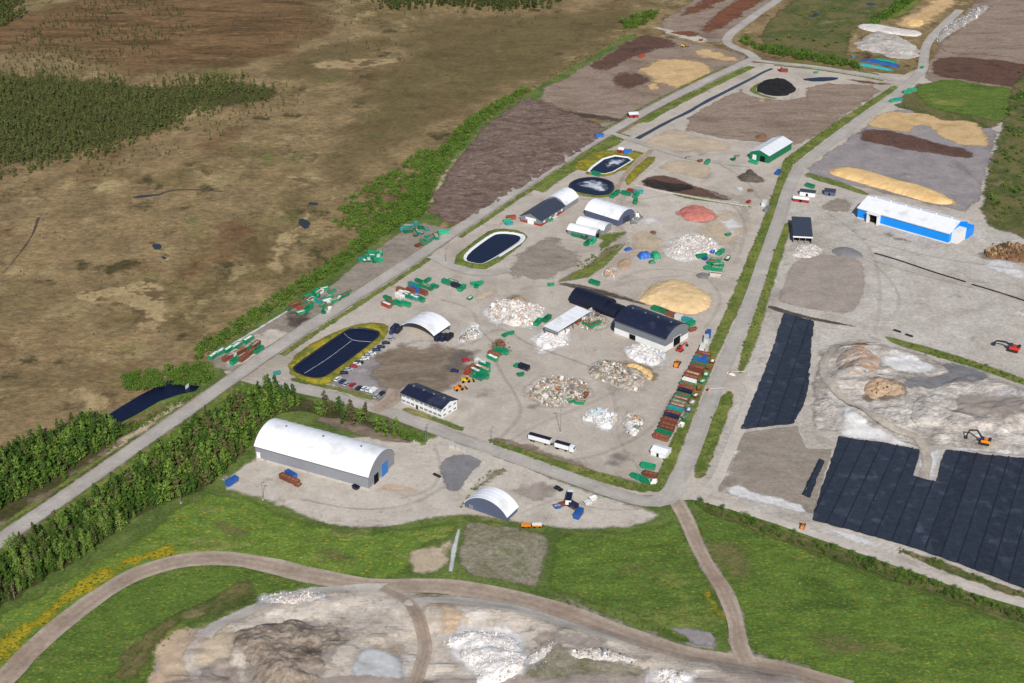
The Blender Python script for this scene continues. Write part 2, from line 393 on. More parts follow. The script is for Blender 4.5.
ground('pit', [(140, 132, 124), (172, 163, 154), (194, 187, 180), (156, 145, 132)], 0.03, 9, 0.72, fine=(0.4, 0.24), mid=(0.12, 0.2), bump=0.7, bscale=0.4, relief=(0.08, 3.5), soft=True, spots=(((122, 113, 106), 0.05, 0.6, 0.1), ((208, 204, 200), 0.07, 0.62, 0.08)))
ground('asphalt', [(158, 151, 144), (168, 161, 154), (176, 169, 162)], 0.03, 7, fine=(0.9, 0.1), bump=0.05, rut=((182, 175, 169), 0.35))
ground('dirt_road', [(156, 141, 127), (170, 155, 141), (148, 131, 116)], 0.03, 8, fine=(0.5, 0.14), bump=0.1, rut=((138, 118, 102), 0.45))
ground('sand_track', [(184, 174, 162), (170, 160, 148), (194, 186, 176)], 0.04, 8, fine=(0.5, 0.16), bump=0.3, soft=True, softscale=0.3)
ground('pale_track', [(184, 176, 166), (192, 183, 173)], 0.04, 8, fine=(0.5, 0.1), bump=0.1)
ground('meadow', [(84, 104, 46), (102, 116, 58), (76, 96, 42), (118, 122, 72)], 0.03, 8, 0.66, fine=(0.6, 0.3), bump=0.4, bscale=0.7)
ground('field', [(64, 88, 34), (90, 114, 46), (76, 100, 40), (120, 128, 64)], 0.018, 8, 0.68, fine=(0.7, 0.3), mid=(0.1, 0.22), bump=0.35, bscale=0.8, stretch=(-20, 2.2), soft=True, softscale=0.6,
       spots=(((104, 110, 58), 0.03, 0.57, 0.14), ((160, 146, 48), 0.5, 0.56, 0.12)))
ground('field_bright', [(76, 102, 38), (102, 126, 52), (88, 114, 44), (130, 136, 72)], 0.02, 8, 0.68, fine=(0.7, 0.28), mid=(0.1, 0.2), bump=0.35, bscale=0.8, stretch=(15, 2.0), soft=True, softscale=0.6,
       spots=(((126, 126, 78), 0.04, 0.57, 0.12), ((176, 156, 46), 0.45, 0.56, 0.1)))
ground('dandelion', [(172, 152, 38), (188, 164, 38), (134, 130, 42)], 0.2, 6, soft=True, opacity=0.75, softscale=0.22, fine=(0.9, 0.2), spots=(((70, 100, 34), 0.7, 0.5, 0.1),))
ground('dry_grass', [(110, 110, 66), (132, 122, 82), (96, 104, 54)], 0.06, 8, soft=True, opacity=0.7, softscale=0.3, fine=(0.7, 0.25), bump=0.3)
ground('verge', [(94, 112, 46), (120, 126, 62), (86, 104, 42), (142, 136, 82)], 0.05, 8, 0.66, fine=(0.7, 0.28), bump=0.4, bscale=0.8, soft=True, softscale=0.5)
ground('verge_yellow', [(112, 114, 48), (156, 140, 40), (98, 106, 44), (168, 148, 38)], 0.07, 8, 0.66, fine=(0.7, 0.25), bump=0.4, soft=True, softscale=0.5)
ground('forest_floor', [(56, 62, 30), (78, 74, 44), (48, 58, 26)], 0.06, 8, fine=(0.6, 0.3), bump=0.5, soft=True, softscale=0.3)
ground('scrub', [(86, 92, 48), (108, 100, 64), (72, 84, 38), (124, 112, 80)], 0.03, 8, 0.68, fine=(0.5, 0.3), bump=0.5, soft=True, softscale=0.2)
ground('weeds', [(134, 126, 108), (118, 114, 90), (144, 136, 120), (104, 108, 74)], 0.05, 8, 0.68, fine=(0.6, 0.25), soft=True, softscale=0.4, spots=(((96, 112, 58), 0.08, 0.58, 0.08),))
ground('peat', [(88, 70, 62), (108, 90, 80), (124, 106, 96), (96, 78, 70)], 0.03, 9, 0.74, fine=(0.35, 0.34), mid=(0.12, 0.3), bump=0.9, bscale=0.25, soft=True, softscale=0.2, stretch=(-28, 2.5), spots=(((136, 116, 106), 0.08, 0.63, 0.06),))
ground('plot', [(120, 101, 88), (136, 118, 104), (148, 130, 116), (126, 107, 94)], 0.02, 9, 0.66, fine=(0.4, 0.2), bump=0.4, soft=True, softscale=0.2, stretch=(-30, 2.5), spots=(((156, 140, 128), 0.04, 0.6, 0.1),))
ground('bark', [(88, 64, 54), (104, 76, 64), (76, 56, 48)], 0.05, 9, 0.7, fine=(0.5, 0.3), bump=0.5, soft=True, opacity=0.85, softscale=0.3)
ground('bark_red', [(104, 62, 44), (120, 76, 54), (90, 58, 46)], 0.04, 9, 0.7, fine=(0.5, 0.3), bump=0.5, soft=True, softscale=0.25)
ground('dirt', [(128, 112, 96), (144, 128, 110), (118, 104, 90), (156, 140, 122)], 0.03, 8, 0.66, fine=(0.5, 0.16), bump=0.2, soft=True, opacity=0.85, softscale=0.15, stretch=(-25, 2.0))
ground('dirt_grey', [(140, 129, 117), (154, 143, 131), (130, 120, 109)], 0.03, 8, 0.66, fine=(0.5, 0.16), bump=0.2, soft=True, opacity=0.9, softscale=0.2, stretch=(-30, 2))
ground('pad_grey', [(134, 127, 128), (148, 141, 141), (126, 119, 121)], 0.03, 8, 0.64, fine=(0.5, 0.1), bump=0.1, soft=True, softscale=0.2, spots=(((166, 158, 154), 0.06, 0.6, 0.1),))
ground('pad_brown', [(158, 146, 137), (168, 156, 147), (150, 138, 128)], 0.03, 8, 0.66, fine=(0.5, 0.12), bump=0.15, soft=True, opacity=0.85, softscale=0.3)
ground('chips', [(188, 156, 112), (200, 170, 126), (176, 144, 100)], 0.05, 8, 0.66, fine=(0.6, 0.12), bump=0.2, soft=True, softscale=0.25)
ground('sand', [(192, 174, 150), (202, 184, 160), (182, 164, 140)], 0.05, 8, 0.66, fine=(0.6, 0.12), bump=0.15, soft=True, opacity=0.8, softscale=0.25)
ground('tan', [(196, 170, 142), (206, 182, 156), (186, 160, 132)], 0.05, 8, 0.66, fine=(0.6, 0.12), bump=0.15, soft=True, opacity=0.8, softscale=0.3)
ground('white_dust', [(208, 204, 202), (222, 220, 220), (196, 190, 186)], 0.06, 8, 0.66, fine=(0.6, 0.12), bump=0.15, soft=True, opacity=0.85, softscale=0.2)
ground('millings', [(118, 116, 118), (128, 126, 128), (110, 108, 110)], 0.08, 7, fine=(0.8, 0.1), bump=0.1, soft=True, softscale=0.4)
ground('soil_dark', [(74, 64, 58), (92, 80, 72), (62, 54, 50)], 0.06, 8, fine=(0.5, 0.25), bump=0.4, soft=True, opacity=0.85, softscale=0.3)
ground('brick_dust', [(176, 128, 116), (188, 146, 134)], 0.06, 8, fine=(0.5, 0.2), soft=True, softscale=0.3, opacity=0.7)
ground('compost', [(38, 34, 36), (52, 45, 44), (70, 58, 50)], 0.05, 8, fine=(0.5, 0.3), bump=0.5, soft=True, softscale=0.3)
ground('wet', [(112, 106, 102), (124, 116, 110)], 0.08, 7, fine=(0.6, 0.1), bump=0.05, soft=True, opacity=0.6, softscale=0.15, gloss=0.6)
ground('silt', [(176, 178, 180), (190, 190, 190), (164, 164, 164)], 0.05, 7, fine=(0.5, 0.08), bump=0.1, soft=True, softscale=0.1)
# heaps (opaque)
ground('h_sand', [(206, 176, 132), (214, 186, 142), (198, 166, 122)], 0.06, 8, fine=(0.6, 0.08), bump=0.15)
ground('h_chip', [(214, 176, 120), (222, 188, 134), (204, 166, 110)], 0.06, 8, fine=(0.6, 0.08), bump=0.15)
ground('h_brick', [(176, 104, 96), (192, 122, 112), (164, 96, 90)], 0.08, 8, fine=(0.8, 0.14), bump=0.3)
ground('h_soil', [(84, 76, 68), (98, 88, 78), (72, 64, 58)], 0.1, 8, fine=(0.6, 0.2), bump=0.4)
ground('h_brown', [(110, 78, 58), (126, 92, 70), (96, 68, 52)], 0.1, 8, fine=(0.6, 0.2), bump=0.5)
ground('h_grey', [(140, 134, 130), (156, 150, 146), (126, 120, 116)], 0.06, 8, fine=(0.6, 0.14), bump=0.3)
ground('pit_heap', [(136, 128, 120), (168, 160, 152), (190, 184, 178), (150, 140, 128)], 0.06, 9, 0.7, fine=(0.5, 0.2), bump=0.6)
ground('h_black', [(26, 26, 30), (38, 36, 38), (20, 20, 24)], 0.1, 8, fine=(0.6, 0.25), bump=0.4)
ground('h_millings', [(116, 114, 116), (128, 126, 128), (108, 106, 108)], 0.1, 8, fine=(0.8, 0.1), bump=0.2)
ground('h_white', [(214, 208, 204), (232, 228, 226), (190, 180, 174)], 0.12, 9, 0.7, fine=(0.9, 0.16), bump=0.7, bscale=0.6)
ground('h_rubble', [(178, 166, 156), (202, 194, 188), (214, 208, 204), (160, 146, 134)], 0.15, 9, 0.72, fine=(0.9, 0.22), bump=0.7, bscale=0.7)
ground('h_waste', [(150, 136, 122), (196, 188, 180), (168, 156, 142), (120, 106, 92), (212, 208, 204)], 0.2, 9, 0.72, fine=(1.0, 0.28), bump=0.8, bscale=0.8)
ground('h_stripe', [(120, 110, 106), (184, 178, 174), (176, 136, 104), (150, 140, 132), (198, 192, 188)], 0.06, 7, 0.6, fine=(0.6, 0.2), bump=0.5, stretch=(35, 3.5), spots=(((150, 142, 136), 0.12, 0.5, 0.1),))
ground('h_quarry', [(96, 86, 78), (128, 114, 100), (156, 142, 128), (108, 98, 90), (176, 164, 152)], 0.05, 9, 0.7, fine=(0.5, 0.25), bump=0.9, bscale=0.35)
ground('h_tan', [(164, 138, 112), (178, 154, 130), (148, 122, 98)], 0.1, 8, fine=(0.6, 0.15), bump=0.4)

plain('membrane', (40, 44, 56), 0.42, 0.5, var=0.3, vs_=0.35, bump=0.5, objrand=0.25, dirt=((64, 68, 80), 0.14, 0.55))
plain('membrane_seam', (26, 30, 44), 0.6, 0.4, var=0.2)
ground('tyre_marks', [(150, 140, 130), (160, 150, 140)], 0.1, 5, soft=True, softscale=0.15, opacity=0.14, bump=0)
ground('tyre_marks_pale', [(196, 188, 180), (188, 180, 172)], 0.1, 5, soft=True, softscale=0.15, opacity=0.2, bump=0)
plain('membrane_edge', (190, 190, 192), 0.7, 0.3, var=0.2)
plain('pond_liner', (30, 34, 48), 0.5, 0.5, var=0.2)
plain('white_liner', (222, 224, 228), 0.6, 0.3, var=0.08)
water('pond', (12, 18, 46), 0.35, 0.12, 0.3)
water('canal', (40, 46, 62), 0.3, 0.15, 0.4)
water('bog_water', (38, 42, 44), 0.3, 0.1, 0.4)
water('ditch', (10, 14, 44), 0.3, 0.15, 0.3)
ground('foam', [(40, 44, 62), (92, 98, 116), (186, 190, 200), (220, 222, 228)], 0.07, 6, 0.6, fine=(0.8, 0.1), bump=0.0, distort=2.2, soft=True, softscale=0.25, gloss=0.5)
plain('concrete', (186, 182, 176), 0.9, 0.2, var=0.14, vs_=0.5, dirt=((150, 142, 134), 0.3, 0.58))

# ------------------------------------------------------------------ the ground
S4 = 3.996
def T(col, row, *p): return Q(col*256, row*171 if row < 3 else 512, S4, *p)
PIT = [(806, 428), (812, 370), (822, 345), (850, 338), (885, 342), (930, 356), (980, 372), (1060, 398), (1080, 470), (1024, 459), (945, 448), (920, 449), (840, 436)]
WORK = [(118, 760), (150, 665), (172, 640), (200, 625), (232, 612), (272, 592), (330, 585), (430, 592), (520, 600), (600, 625), (680, 650), (760, 664), (800, 668), (832, 682), (900, 800)]
for pp, am, wv, sd_ in ((PIT, 3.2, 24, 5), (WORK, 2.6, 26, 9)):
    P = np.array([G(*p) for p in pp]); TERR.append((P, bbox(P), am, wv, sd_))
far = MB().add([(-9000, -1500, 0), (9000, -1500, 0), (9000, 16000, 0), (-9000, 16000, 0)], [(0, 1, 2, 3)]).build('bog_ground', 'bog'); far['kind'] = 'structure'
patch('bog_red_heath', [(30, 5), (120, -30), (330, -20), (345, 30), (300, 60), (240, 75), (150, 82), (70, 72), (20, 55), (-60, 60), (-60, 25)], 'bog_red', 1, jit=25, js=80, soft=45)
patch('bog_heath_patch', [(200, 90), (330, 30), (420, 25), (400, 60), (300, 110), (220, 130)], 'bog_olive', 1, jit=20, js=60, soft=50)
patch('bog_olive_ground', [(395, 12), (560, 15), (650, 0), (640, 30), (540, 92), (470, 120), (410, 150), (330, 200), (300, 260), (240, 300), (240, 240), (300, 160), (350, 80)], 'bog_olive', 2, jit=15, js=50, soft=40)
patch('bog_pale_clearing', T(0, 1, (250, 470), (450, 450), (560, 400), (700, 430), (720, 520), (700, 570), (620, 650), (540, 640), (480, 560), (300, 540)), 'bog_pale', 2, jit=6, js=11, soft=9)
patch('bog_pale_streak', T(1, 1, (20, 380), (60, 280), (120, 230), (170, 180), (215, 160), (240, 175), (190, 260), (130, 330), (120, 420), (125, 470), (95, 470), (80, 400)), 'bog_pale', 2, jit=4, js=10, soft=4.5)
for pp in (T(1, 1, (95, 20), (150, 10), (215, 35), (225, 50), (170, 48), (120, 35)), T(1, 1, (300, 60), (330, 55), (325, 110), (300, 140), (295, 110)), T(0, 1, (820, 140), (850, 145), (850, 165), (825, 160)), T(0, 1, (905, 120), (940, 130), (940, 165), (910, 150)), T(0, 1, (560, 280), (640, 275), (670, 330), (690, 390), (660, 370), (640, 320)), T(0, 1, (300, 480), (420, 500), (440, 540), (320, 530)), T(0, 1, (640, 400), (700, 420), (720, 460), (650, 450))): patch('bog_pale_spot', pp, 'bog_pale', 3, jit=4, js=9, soft=4)
patch('bog_pale_spot', T(0, 1, (720, 500), (800, 490), (870, 420), (900, 415), (880, 470), (800, 520)), 'bog_pale', 2, jit=3, js=12, soft=5)
patch('bog_pale_spot', [(190, 95), (240, 88), (290, 95), (250, 104), (160, 128), (140, 132)], 'bog_pale', 2, jit=4, js=12, soft=10)
patch('bog_pale_spot', T(0, 2, (200, 190), (330, 130), (480, 190), (520, 280), (300, 290), (230, 260)), 'bog_pale', 2, jit=5, js=12, soft=14)
patch('bog_pale_spot', [(320, 55), (390, 60), (412, 50), (404, 62), (360, 72), (300, 68)], 'bog_pale', 3, jit=4, js=12, soft=12)
for pts in (T(0, 1, (520, 108), (560, 97), (640, 92), (640, 97), (560, 108)), T(1, 1, (165, 195), (190, 190), (222, 205), (205, 235), (180, 225)),
            T(0, 1, (605, 292), (645, 292), (645, 314), (615, 314)), T(1, 1, (208, 125), (250, 125), (250, 137), (210, 137)), T(0, 1, (640, 340), (665, 345), (660, 356))):
    patch('bog_pool', pts, 'bog_water', 4, jit=0.8, js=5)
ribbon('bog_ditch', T(0, 1, (640, 92), (700, 76), (790, 76), (890, 82)), 2.2, 'soil_dark', 4, jit=1.0)
ribbon('bog_ditch', T(0, 1, (155, 185), (125, 260), (70, 340), (0, 420)), 1.6, 'soil_dark', 4, jit=1.2)

patch('meadow_ground', [(-260, 760), (0, 548), (235, 380), (330, 394), (420, 427), (560, 478), (660, 500), (700, 497), (1024, 605), (1250, 690), (1300, 1000), (-400, 1100)], 'meadow', 3, jit=2, cell=6, smooth=0)
patch('yard_ground', [(222, 374), (330, 303), (440, 234), (520, 187), (620, 134), (745, 62), (905, 75), (960, 45), (1000, -10), (1020, -60), (1500, -60), (1600, 300), (1500, 740), (1024, 602), (700, 500), (660, 502), (560, 480), (420, 430), (330, 396), (270, 390)], 'gravel', 4, jit=2, cell=6, smooth=0)

# west of the main road
patch('ditch_meadow', [(-60, 560), (0, 525), (60, 480), (130, 440), (215, 365), (208, 355), (280, 305), (340, 262), (402, 222), (432, 190), (445, 165), (475, 128), (530, 92), (620, 40), (640, 30), (632, 42), (540, 100), (480, 140), (455, 175), (452, 215), (400, 262), (300, 335), (235, 380), (120, 460), (0, 548), (-60, 592)], 'meadow', 3, jit=2, js=8, smooth=0)
patch('skip_yard', [(207, 359), (286, 311), (332, 284), (350, 268), (403, 229), (425, 222), (452, 230), (440, 244), (400, 272), (340, 310), (290, 343), (250, 370), (232, 373), (213, 369)], 'dirt_grey', 5, jit=0.6, soft=2, smooth=0)
patch('sand_yard', Q(200, 280, 6.83, (385, 360), (500, 310), (620, 340), (668, 365), (640, 410), (540, 480), (440, 545), (360, 570), (230, 620), (140, 600), (150, 540), (300, 440)), 'gravel_light', 6, jit=1, soft=5)
patch('soil_yard', Q(200, 280, 6.83, (560, 290), (650, 180), (860, 190), (790, 300), (680, 370), (600, 330)), 'soil_dark', 6, jit=2, soft=9)
patch('concrete_edge', [(207, 358), (286, 310.5), (332, 283.5), (331, 285.5), (287, 313), (210, 361)], 'white_dust', 7, jit=0.2, soft=1.2, smooth=0)
for pp in (T(1, 1, (320, 560), (420, 490), (480, 460), (470, 480), (400, 530), (300, 590)), T(1, 1, (640, 310), (700, 285), (800, 240), (800, 260), (700, 320), (650, 345))):
    patch('grass_verge', pp, 'verge', 7, jit=1, soft=2)
patch('peat_field', [(424, 214), (432, 195), (447, 170), (475, 135), (500, 112), (528, 95), (548, 104), (575, 113), (602, 124), (615, 129), (590, 148), (560, 166), (520, 191), (475, 219), (450, 226)], 'peat', 5, jit=2, soft=4, cell=2.0, height=lambda f, X, Y: np.clip(f/6, 0, 1)*(0.1+1.1*np.clip(fbm((X+Y*0.3)/3.2, (Y-X*0.3)/9, 8, 3)+0.25, 0, 1)))
patch('peat_border', [(420, 216), (445, 168), (476, 132), (482, 133), (450, 172), (430, 214)], 'tan', 6, jit=1, soft=4)
patch('bark_yard', [(530, 95), (585, 66), (632, 36), (680, 38), (700, 45), (735, 50), (754, 60), (700, 86), (650, 113), (625, 127), (590, 118), (550, 106)], 'plot', 5, jit=2, soft=4)
patch('dark_bark', Q(512, 0, S4, (270, 275), (400, 190), (500, 138), (600, 140), (720, 180), (560, 205), (480, 245), (400, 290)), 'bark', 6, jit=4, js=12, soft=8)
patch('dark_bark', Q(512, 0, S4, (370, 300), (480, 280), (590, 320), (530, 350), (470, 370), (380, 335)), 'bark', 6, jit=3, soft=8)
patch('dark_bark', Q(512, 0, S4, (80, 400), (220, 440), (450, 470), (440, 495), (250, 470), (60, 430)), 'soil_dark', 6, jit=3, soft=6)
patch('wood_chip_spread', Q(512, 0, S4, (480, 280), (540, 255), (620, 232), (720, 232), (830, 270), (800, 310), (720, 355), (620, 362), (560, 330)), 'chips', 7, jit=4, js=10, soft=8)
patch('wood_chip_spread', Q(512, 0, S4, (700, 205), (780, 190), (900, 225), (910, 250), (800, 245), (720, 225)), 'chips', 7, jit=5, js=6, soft=7)
patch('wood_chip_spread', Q(512, 0, S4, (520, 345), (580, 325), (600, 360), (560, 365)), 'chips', 8, jit=3, js=6, soft=4)
patch('grass_patch', Q(512, 0, S4, (220, 495), (280, 487), (320, 515), (240, 520)), 'verge', 6, jit=2, soft=4)
patch('peat_border', Q(512, 0, S4, (150, 500), (260, 560), (200, 610), (300, 560), (340, 545), (300, 500), (430, 480), (420, 520), (330, 590), (160, 670), (150, 690), (180, 600), (230, 560)), 'dirt_grey', 6, jit=2, soft=5)
patch('north_field', [(648, 28), (690, 2), (720, -25), (830, -25), (790, -5), (765, 10), (735, 32), (720, 46), (690, 38)], 'plot', 4, jit=2, soft=4)
patch('red_bark', Q(640, 0, 6.4, (350, 190), (480, 80), (600, 0), (700, -50), (900, -60), (800, 0), (700, 80), (620, 130), (500, 205), (420, 212)), 'bark_red', 6, jit=4, soft=8)
patch('red_bark', Q(640, 0, 6.4, (200, 100), (380, 0), (420, -30), (640, -30), (560, 10), (460, 55), (300, 120)), 'bark_red', 6, jit=4, soft=10)
patch('red_bark', Q(640, 0, 6.4, (180, 200), (300, 193), (410, 220), (350, 247), (190, 222)), 'bark_red', 6, jit=2, soft=5)
patch('pale_sand', Q(640, 0, 6.4, (60, 170), (150, 175), (400, 230), (480, 250), (420, 285), (330, 270), (180, 225)), 'gravel_light', 5, jit=2, soft=5)

# north yards between the two roads
patch('north_plot', [(668, 128), (738, 87), (752, 97), (800, 101), (808, 82), (893, 86), (853, 112), (804, 147), (770, 143), (735, 142)], 'plot', 5, jit=1.5, soft=4)
patch('light_sand_plot', Q(512, 0, S4, (490, 590), (560, 540), (650, 508), (700, 525), (790, 555), (900, 570), (870, 612), (700, 612), (560, 596)), 'sand', 6, jit=2, soft=6)
patch('road_sand', Q(640, 0, 6.4, (960, 520), (1000, 560), (1050, 560), (1010, 620), (950, 645), (900, 640), (1000, 590)), 'gravel_light', 6, jit=1, soft=4)
patch('chip_spread', Q(640, 0, 6.4, (730, 640), (780, 630), (820, 645), (790, 660)), 'chips', 7, jit=1, soft=3)
patch('bark_strip', Q(780, 0, 4.197, (250, 330), (330, 335), (480, 350), (470, 362), (330, 350)), 'bark_red', 7, jit=1.5, soft=4)
patch('middle_yard', [(610, 190), (660, 178), (700, 188), (756, 198), (750, 225), (735, 262), (700, 262), (640, 255), (600, 240)], 'gravel_light', 5, jit=5, js=14, soft=14)
patch('tan_yard', T(2, 1, (440, 250), (560, 220), (640, 300), (600, 340), (500, 350), (380, 430), (340, 420), (450, 300)), 'sand', 6, jit=4, soft=10)
patch('tan_yard', T(2, 1, (720, 150), (940, 170), (960, 260), (860, 350), (700, 330), (650, 260), (780, 220)), 'sand', 6, jit=4, soft=12)
patch('white_slab', Q(600, 190, 6.4, (700, 200), (780, 165), (900, 160), (950, 200), (930, 260), (860, 310), (790, 300), (770, 240)), 'white_dust', 7, jit=4, js=8, soft=9)
patch('white_slab', Q(600, 190, 6.4, (230, 220), (300, 165), (400, 170), (420, 210), (330, 240)), 'white_dust', 7, jit=3, js=8, soft=8)
patch('white_slab', Q(620, 120, 6.4, (730, 430), (790, 425), (810, 450), (760, 465)), 'white_dust', 8, jit=1, js=5, soft=2)
patch('compost_bed', Q(620, 120, 6.4, (105, 405), (200, 345), (330, 355), (500, 425), (600, 450), (720, 495), (700, 525), (500, 495), (250, 460)), 'bark', 6, jit=1.5, soft=3)
patch('black_compost', Q(620, 120, 6.4, (120, 405), (190, 370), (300, 400), (420, 405), (500, 430), (440, 455), (360, 465), (230, 450)), 'compost', 7, jit=2, js=6, soft=3)
patch('sand_floor', Q(620, 120, 6.4, (210, 310), (330, 250), (480, 260), (620, 300), (620, 370), (500, 400), (380, 360)), 'sand', 6, jit=2, soft=7)
patch('dark_floor', Q(620, 120, 6.4, (340, 375), (440, 395), (620, 460), (760, 500), (800, 540), (640, 520), (500, 430)), 'dirt_grey', 6, jit=2, soft=7)
patch('grey_apron', [(500, 262), (530, 240), (560, 232), (590, 262), (560, 278), (545, 283), (505, 278)], 'dirt_grey', 5, jit=3, soft=9)
patch('grass_strip', T(2, 1, (160, 442), (330, 355), (350, 310), (430, 285), (462, 290), (340, 412), (200, 452)), 'dry_grass', 7, jit=1.5, soft=3)
patch('grass_strip', T(2, 1, (330, 255), (420, 240), (480, 232), (460, 260), (390, 300), (345, 330), (340, 290)), 'verge', 7, jit=2, soft=5)
patch('grass_strip', T(2, 1, (230, 410), (330, 370), (450, 285), (462, 298), (340, 420), (210, 450)), 'verge', 8, jit=1.0, soft=2.5)
patch('dark_verge', T(2, 1, (170, 450), (230, 440), (400, 480), (520, 520), (560, 545), (440, 520), (240, 475)), 'soil_dark', 7, jit=1, soft=3)
patch('tan_floor', T(1, 1, (850, 520), (900, 470), (960, 465), (990, 490), (900, 530)), 'sand', 6, jit=1, soft=5)

# the southern yard
patch('worn_yard', [(330, 388), (352, 375), (382, 345), (440, 340), (482, 350), (472, 380), (452, 398), (402, 390), (396, 414), (380, 407)], 'dirt', 5, jit=3, js=12, soft=8)
patch('car_park', [(322, 385), (345, 366), (372, 354), (385, 362), (378, 378), (392, 392), (384, 404), (350, 392)], 'pad_grey', 6, jit=1.5, soft=5)
patch('grey_pad', [(440, 352), (472, 345), (492, 350), (470, 365), (455, 374), (440, 372)], 'wet', 6, jit=2, soft=8)
patch('pale_floor', [(400, 342), (430, 338), (448, 342), (430, 352), (405, 350)], 'gravel_light', 6, jit=2, soft=5)
for pp in ([(512, 431), (522, 430), (535, 436), (520, 438)], [(570, 449), (588, 452), (598, 459), (585, 458)], [(520, 405), (550, 398), (545, 408), (525, 412)], [(600, 450), (640, 445), (630, 470), (600, 470)]):
    patch('damp_stain', pp, 'wet', 6, jit=2, js=8, soft=9)
patch('birch_clearing', [(300, 418), (330, 412), (395, 432), (424, 444), (395, 446), (340, 432)], 'dirt', 8, jit=2, soft=4)
patch('front_verge_dirt', [(488, 436), (520, 438), (560, 455), (600, 470), (640, 480), (640, 486), (590, 477), (540, 460), (488, 442)], 'dirt', 6, jit=1, soft=4)
patch('hall_yard', [(213, 487), (250, 458), (300, 440), (395, 433), (425, 440), (447, 429), (500, 452), (560, 480), (640, 506), (668, 514), (640, 528), (600, 531), (545, 530), (470, 515), (430, 520), (400, 527), (360, 530), (325, 526), (290, 512), (260, 500)], 'gravel_light', 5, jit=1, soft=3)
patch('tan_stain', [(366, 488), (385, 478), (410, 482), (440, 492), (410, 500), (375, 497)], 'tan', 6, jit=2, soft=9)
patch('tan_stain', [(500, 490), (540, 478), (565, 490), (550, 505), (520, 500)], 'pad_brown', 6, jit=3, soft=8)
patch('asphalt_millings_pad', T(1, 2, (735, 470), (800, 442), (890, 452), (918, 480), (860, 535), (832, 590), (780, 608), (750, 580), (722, 510)), 'millings', 7, jit=1, soft=2.5)
patch('weed_strip', [(452, 506), (470, 490), (488, 470), (512, 468), (500, 480), (482, 488), (466, 506)], 'weeds', 7, jit=1.5, soft=4)
patch('weed_strip', [(458, 512), (470, 516), (512, 524), (520, 514), (508, 530), (470, 525)], 'verge', 7, jit=1.5, soft=3)
patch('weedy_plot', [(460, 528), (470, 518), (548, 531), (553, 548), (541, 589), (520, 586), (453, 576)], 'weeds', 5, jit=1.5, soft=3)
patch('sandy_bank', T(1, 3, (610, 150), (740, 120), (800, 90), (770, 245), (620, 260), (600, 200)), 'sand', 6, jit=1.5, soft=4)
patch('concrete_ramp', T(1, 3, (805, 65), (820, 70), (790, 245), (765, 240), (775, 150)), 'silt', 7, jit=0.3, soft=1, smooth=0)

# fields
patch('green_field', [(-60, 655), (0, 612), (60, 580), (130, 540), (180, 505), (215, 490), (260, 502), (320, 527), (380, 531), (410, 527), (464, 516), (458, 540), (416, 550), (405, 582), (330, 580), (260, 565), (180, 562), (130, 578), (60, 628), (0, 683), (-60, 745)], 'field_bright', 4, jit=2, js=6, soft=4)
patch('green_field', [(20, 664), (80, 610), (130, 578), (200, 560), (260, 566), (320, 582), (275, 596), (212, 620), (170, 645), (140, 690), (60, 800), (-60, 800)], 'field', 5, jit=3, js=6, soft=4)
patch('green_field', T(2, 3, (160, 85), (400, 85), (590, 45), (660, 20), (720, 120), (800, 260), (870, 380), (890, 510), (700, 548), (560, 455), (400, 400), (100, 305), (135, 200)), 'field', 5, jit=1.5, soft=4)
patch('green_field', [(682, 504), (760, 524), (830, 556), (900, 580), (1024, 625), (1200, 690), (1250, 900), (900, 900), (835, 690), (800, 668), (742, 655), (733, 610), (705, 560)], 'field', 5, jit=1.5, soft=4)
patch('pale_grass', [(700, 545), (740, 540), (770, 560), (760, 590), (730, 590)], 'dry_grass', 6, jit=6, js=15, soft=14)
patch('pale_grass', [(768, 618), (830, 620), (880, 645), (870, 668), (800, 655)], 'dry_grass', 6, jit=6, js=15, soft=14)
patch('pale_grass', T(0, 3, (760, 20), (900, 15), (1024, 80), (1024, 110), (900, 100)), 'dry_grass', 6, jit=4, js=10, soft=9)
patch('pale_grass', T(1, 3, (0, 50), (120, 80), (260, 130), (400, 170), (460, 240), (330, 240), (150, 110)), 'dry_grass', 6, jit=5, js=10, soft=12)
for pp in (T(0, 3, (560, 200), (680, 105), (730, 125), (640, 190)),
           T(2, 3, (660, 100), (700, 170), (780, 290), (850, 400), (855, 450), (800, 420), (740, 260), (660, 150))
           ):
    patch('dandelion_strip', pp, 'dandelion', 8, jit=4, js=7, soft=3.6)
patch('rough_bank', T(0, 3, (400, 690), (480, 560), (600, 460), (720, 380), (860, 330), (940, 270), (1030, 265), (1030, 340), (940, 395), (800, 450), (690, 440), (620, 560), (560, 690)), 'scrub', 6, jit=3, js=6, soft=4)

# the gravel workings at the bottom
patch('workings_ground', WORK, 'work_gravel', 6, jit=2, js=8, soft=3)
patch('tan_bench', Q(130, 560, 3.413, (100, 240), (210, 213), (255, 260), (205, 330), (225, 480), (40, 480), (60, 380)), 'tan', 7, jit=1.5, soft=4)
patch('brown_bench', Q(130, 560, 3.413, (225, 420), (265, 320), (380, 330), (420, 480), (215, 500)), 'pad_brown', 8, jit=2, soft=6)
patch('brown_bench', Q(130, 560, 3.413, (330, 270), (430, 215), (580, 195), (740, 215), (790, 290), (720, 350), (680, 480), (380, 480), (350, 360)), 'pad_brown', 8, jit=3, soft=9)
patch('sand_bench', Q(130, 560, 3.413, (200, 330), (260, 260), (380, 250), (400, 300), (330, 480), (200, 480)), 'sand', 7, jit=3, soft=7)
patch('dark_bench', Q(130, 560, 3.413, (250, 480), (290, 330), (360, 290), (400, 330), (380, 480)), 'dirt', 9, jit=3, soft=9)
patch('silt_pond_floor', Q(130, 560, 3.413, (735, 360), (800, 310), (880, 300), (955, 345), (940, 480), (720, 480)), 'silt', 8, jit=1, soft=5)
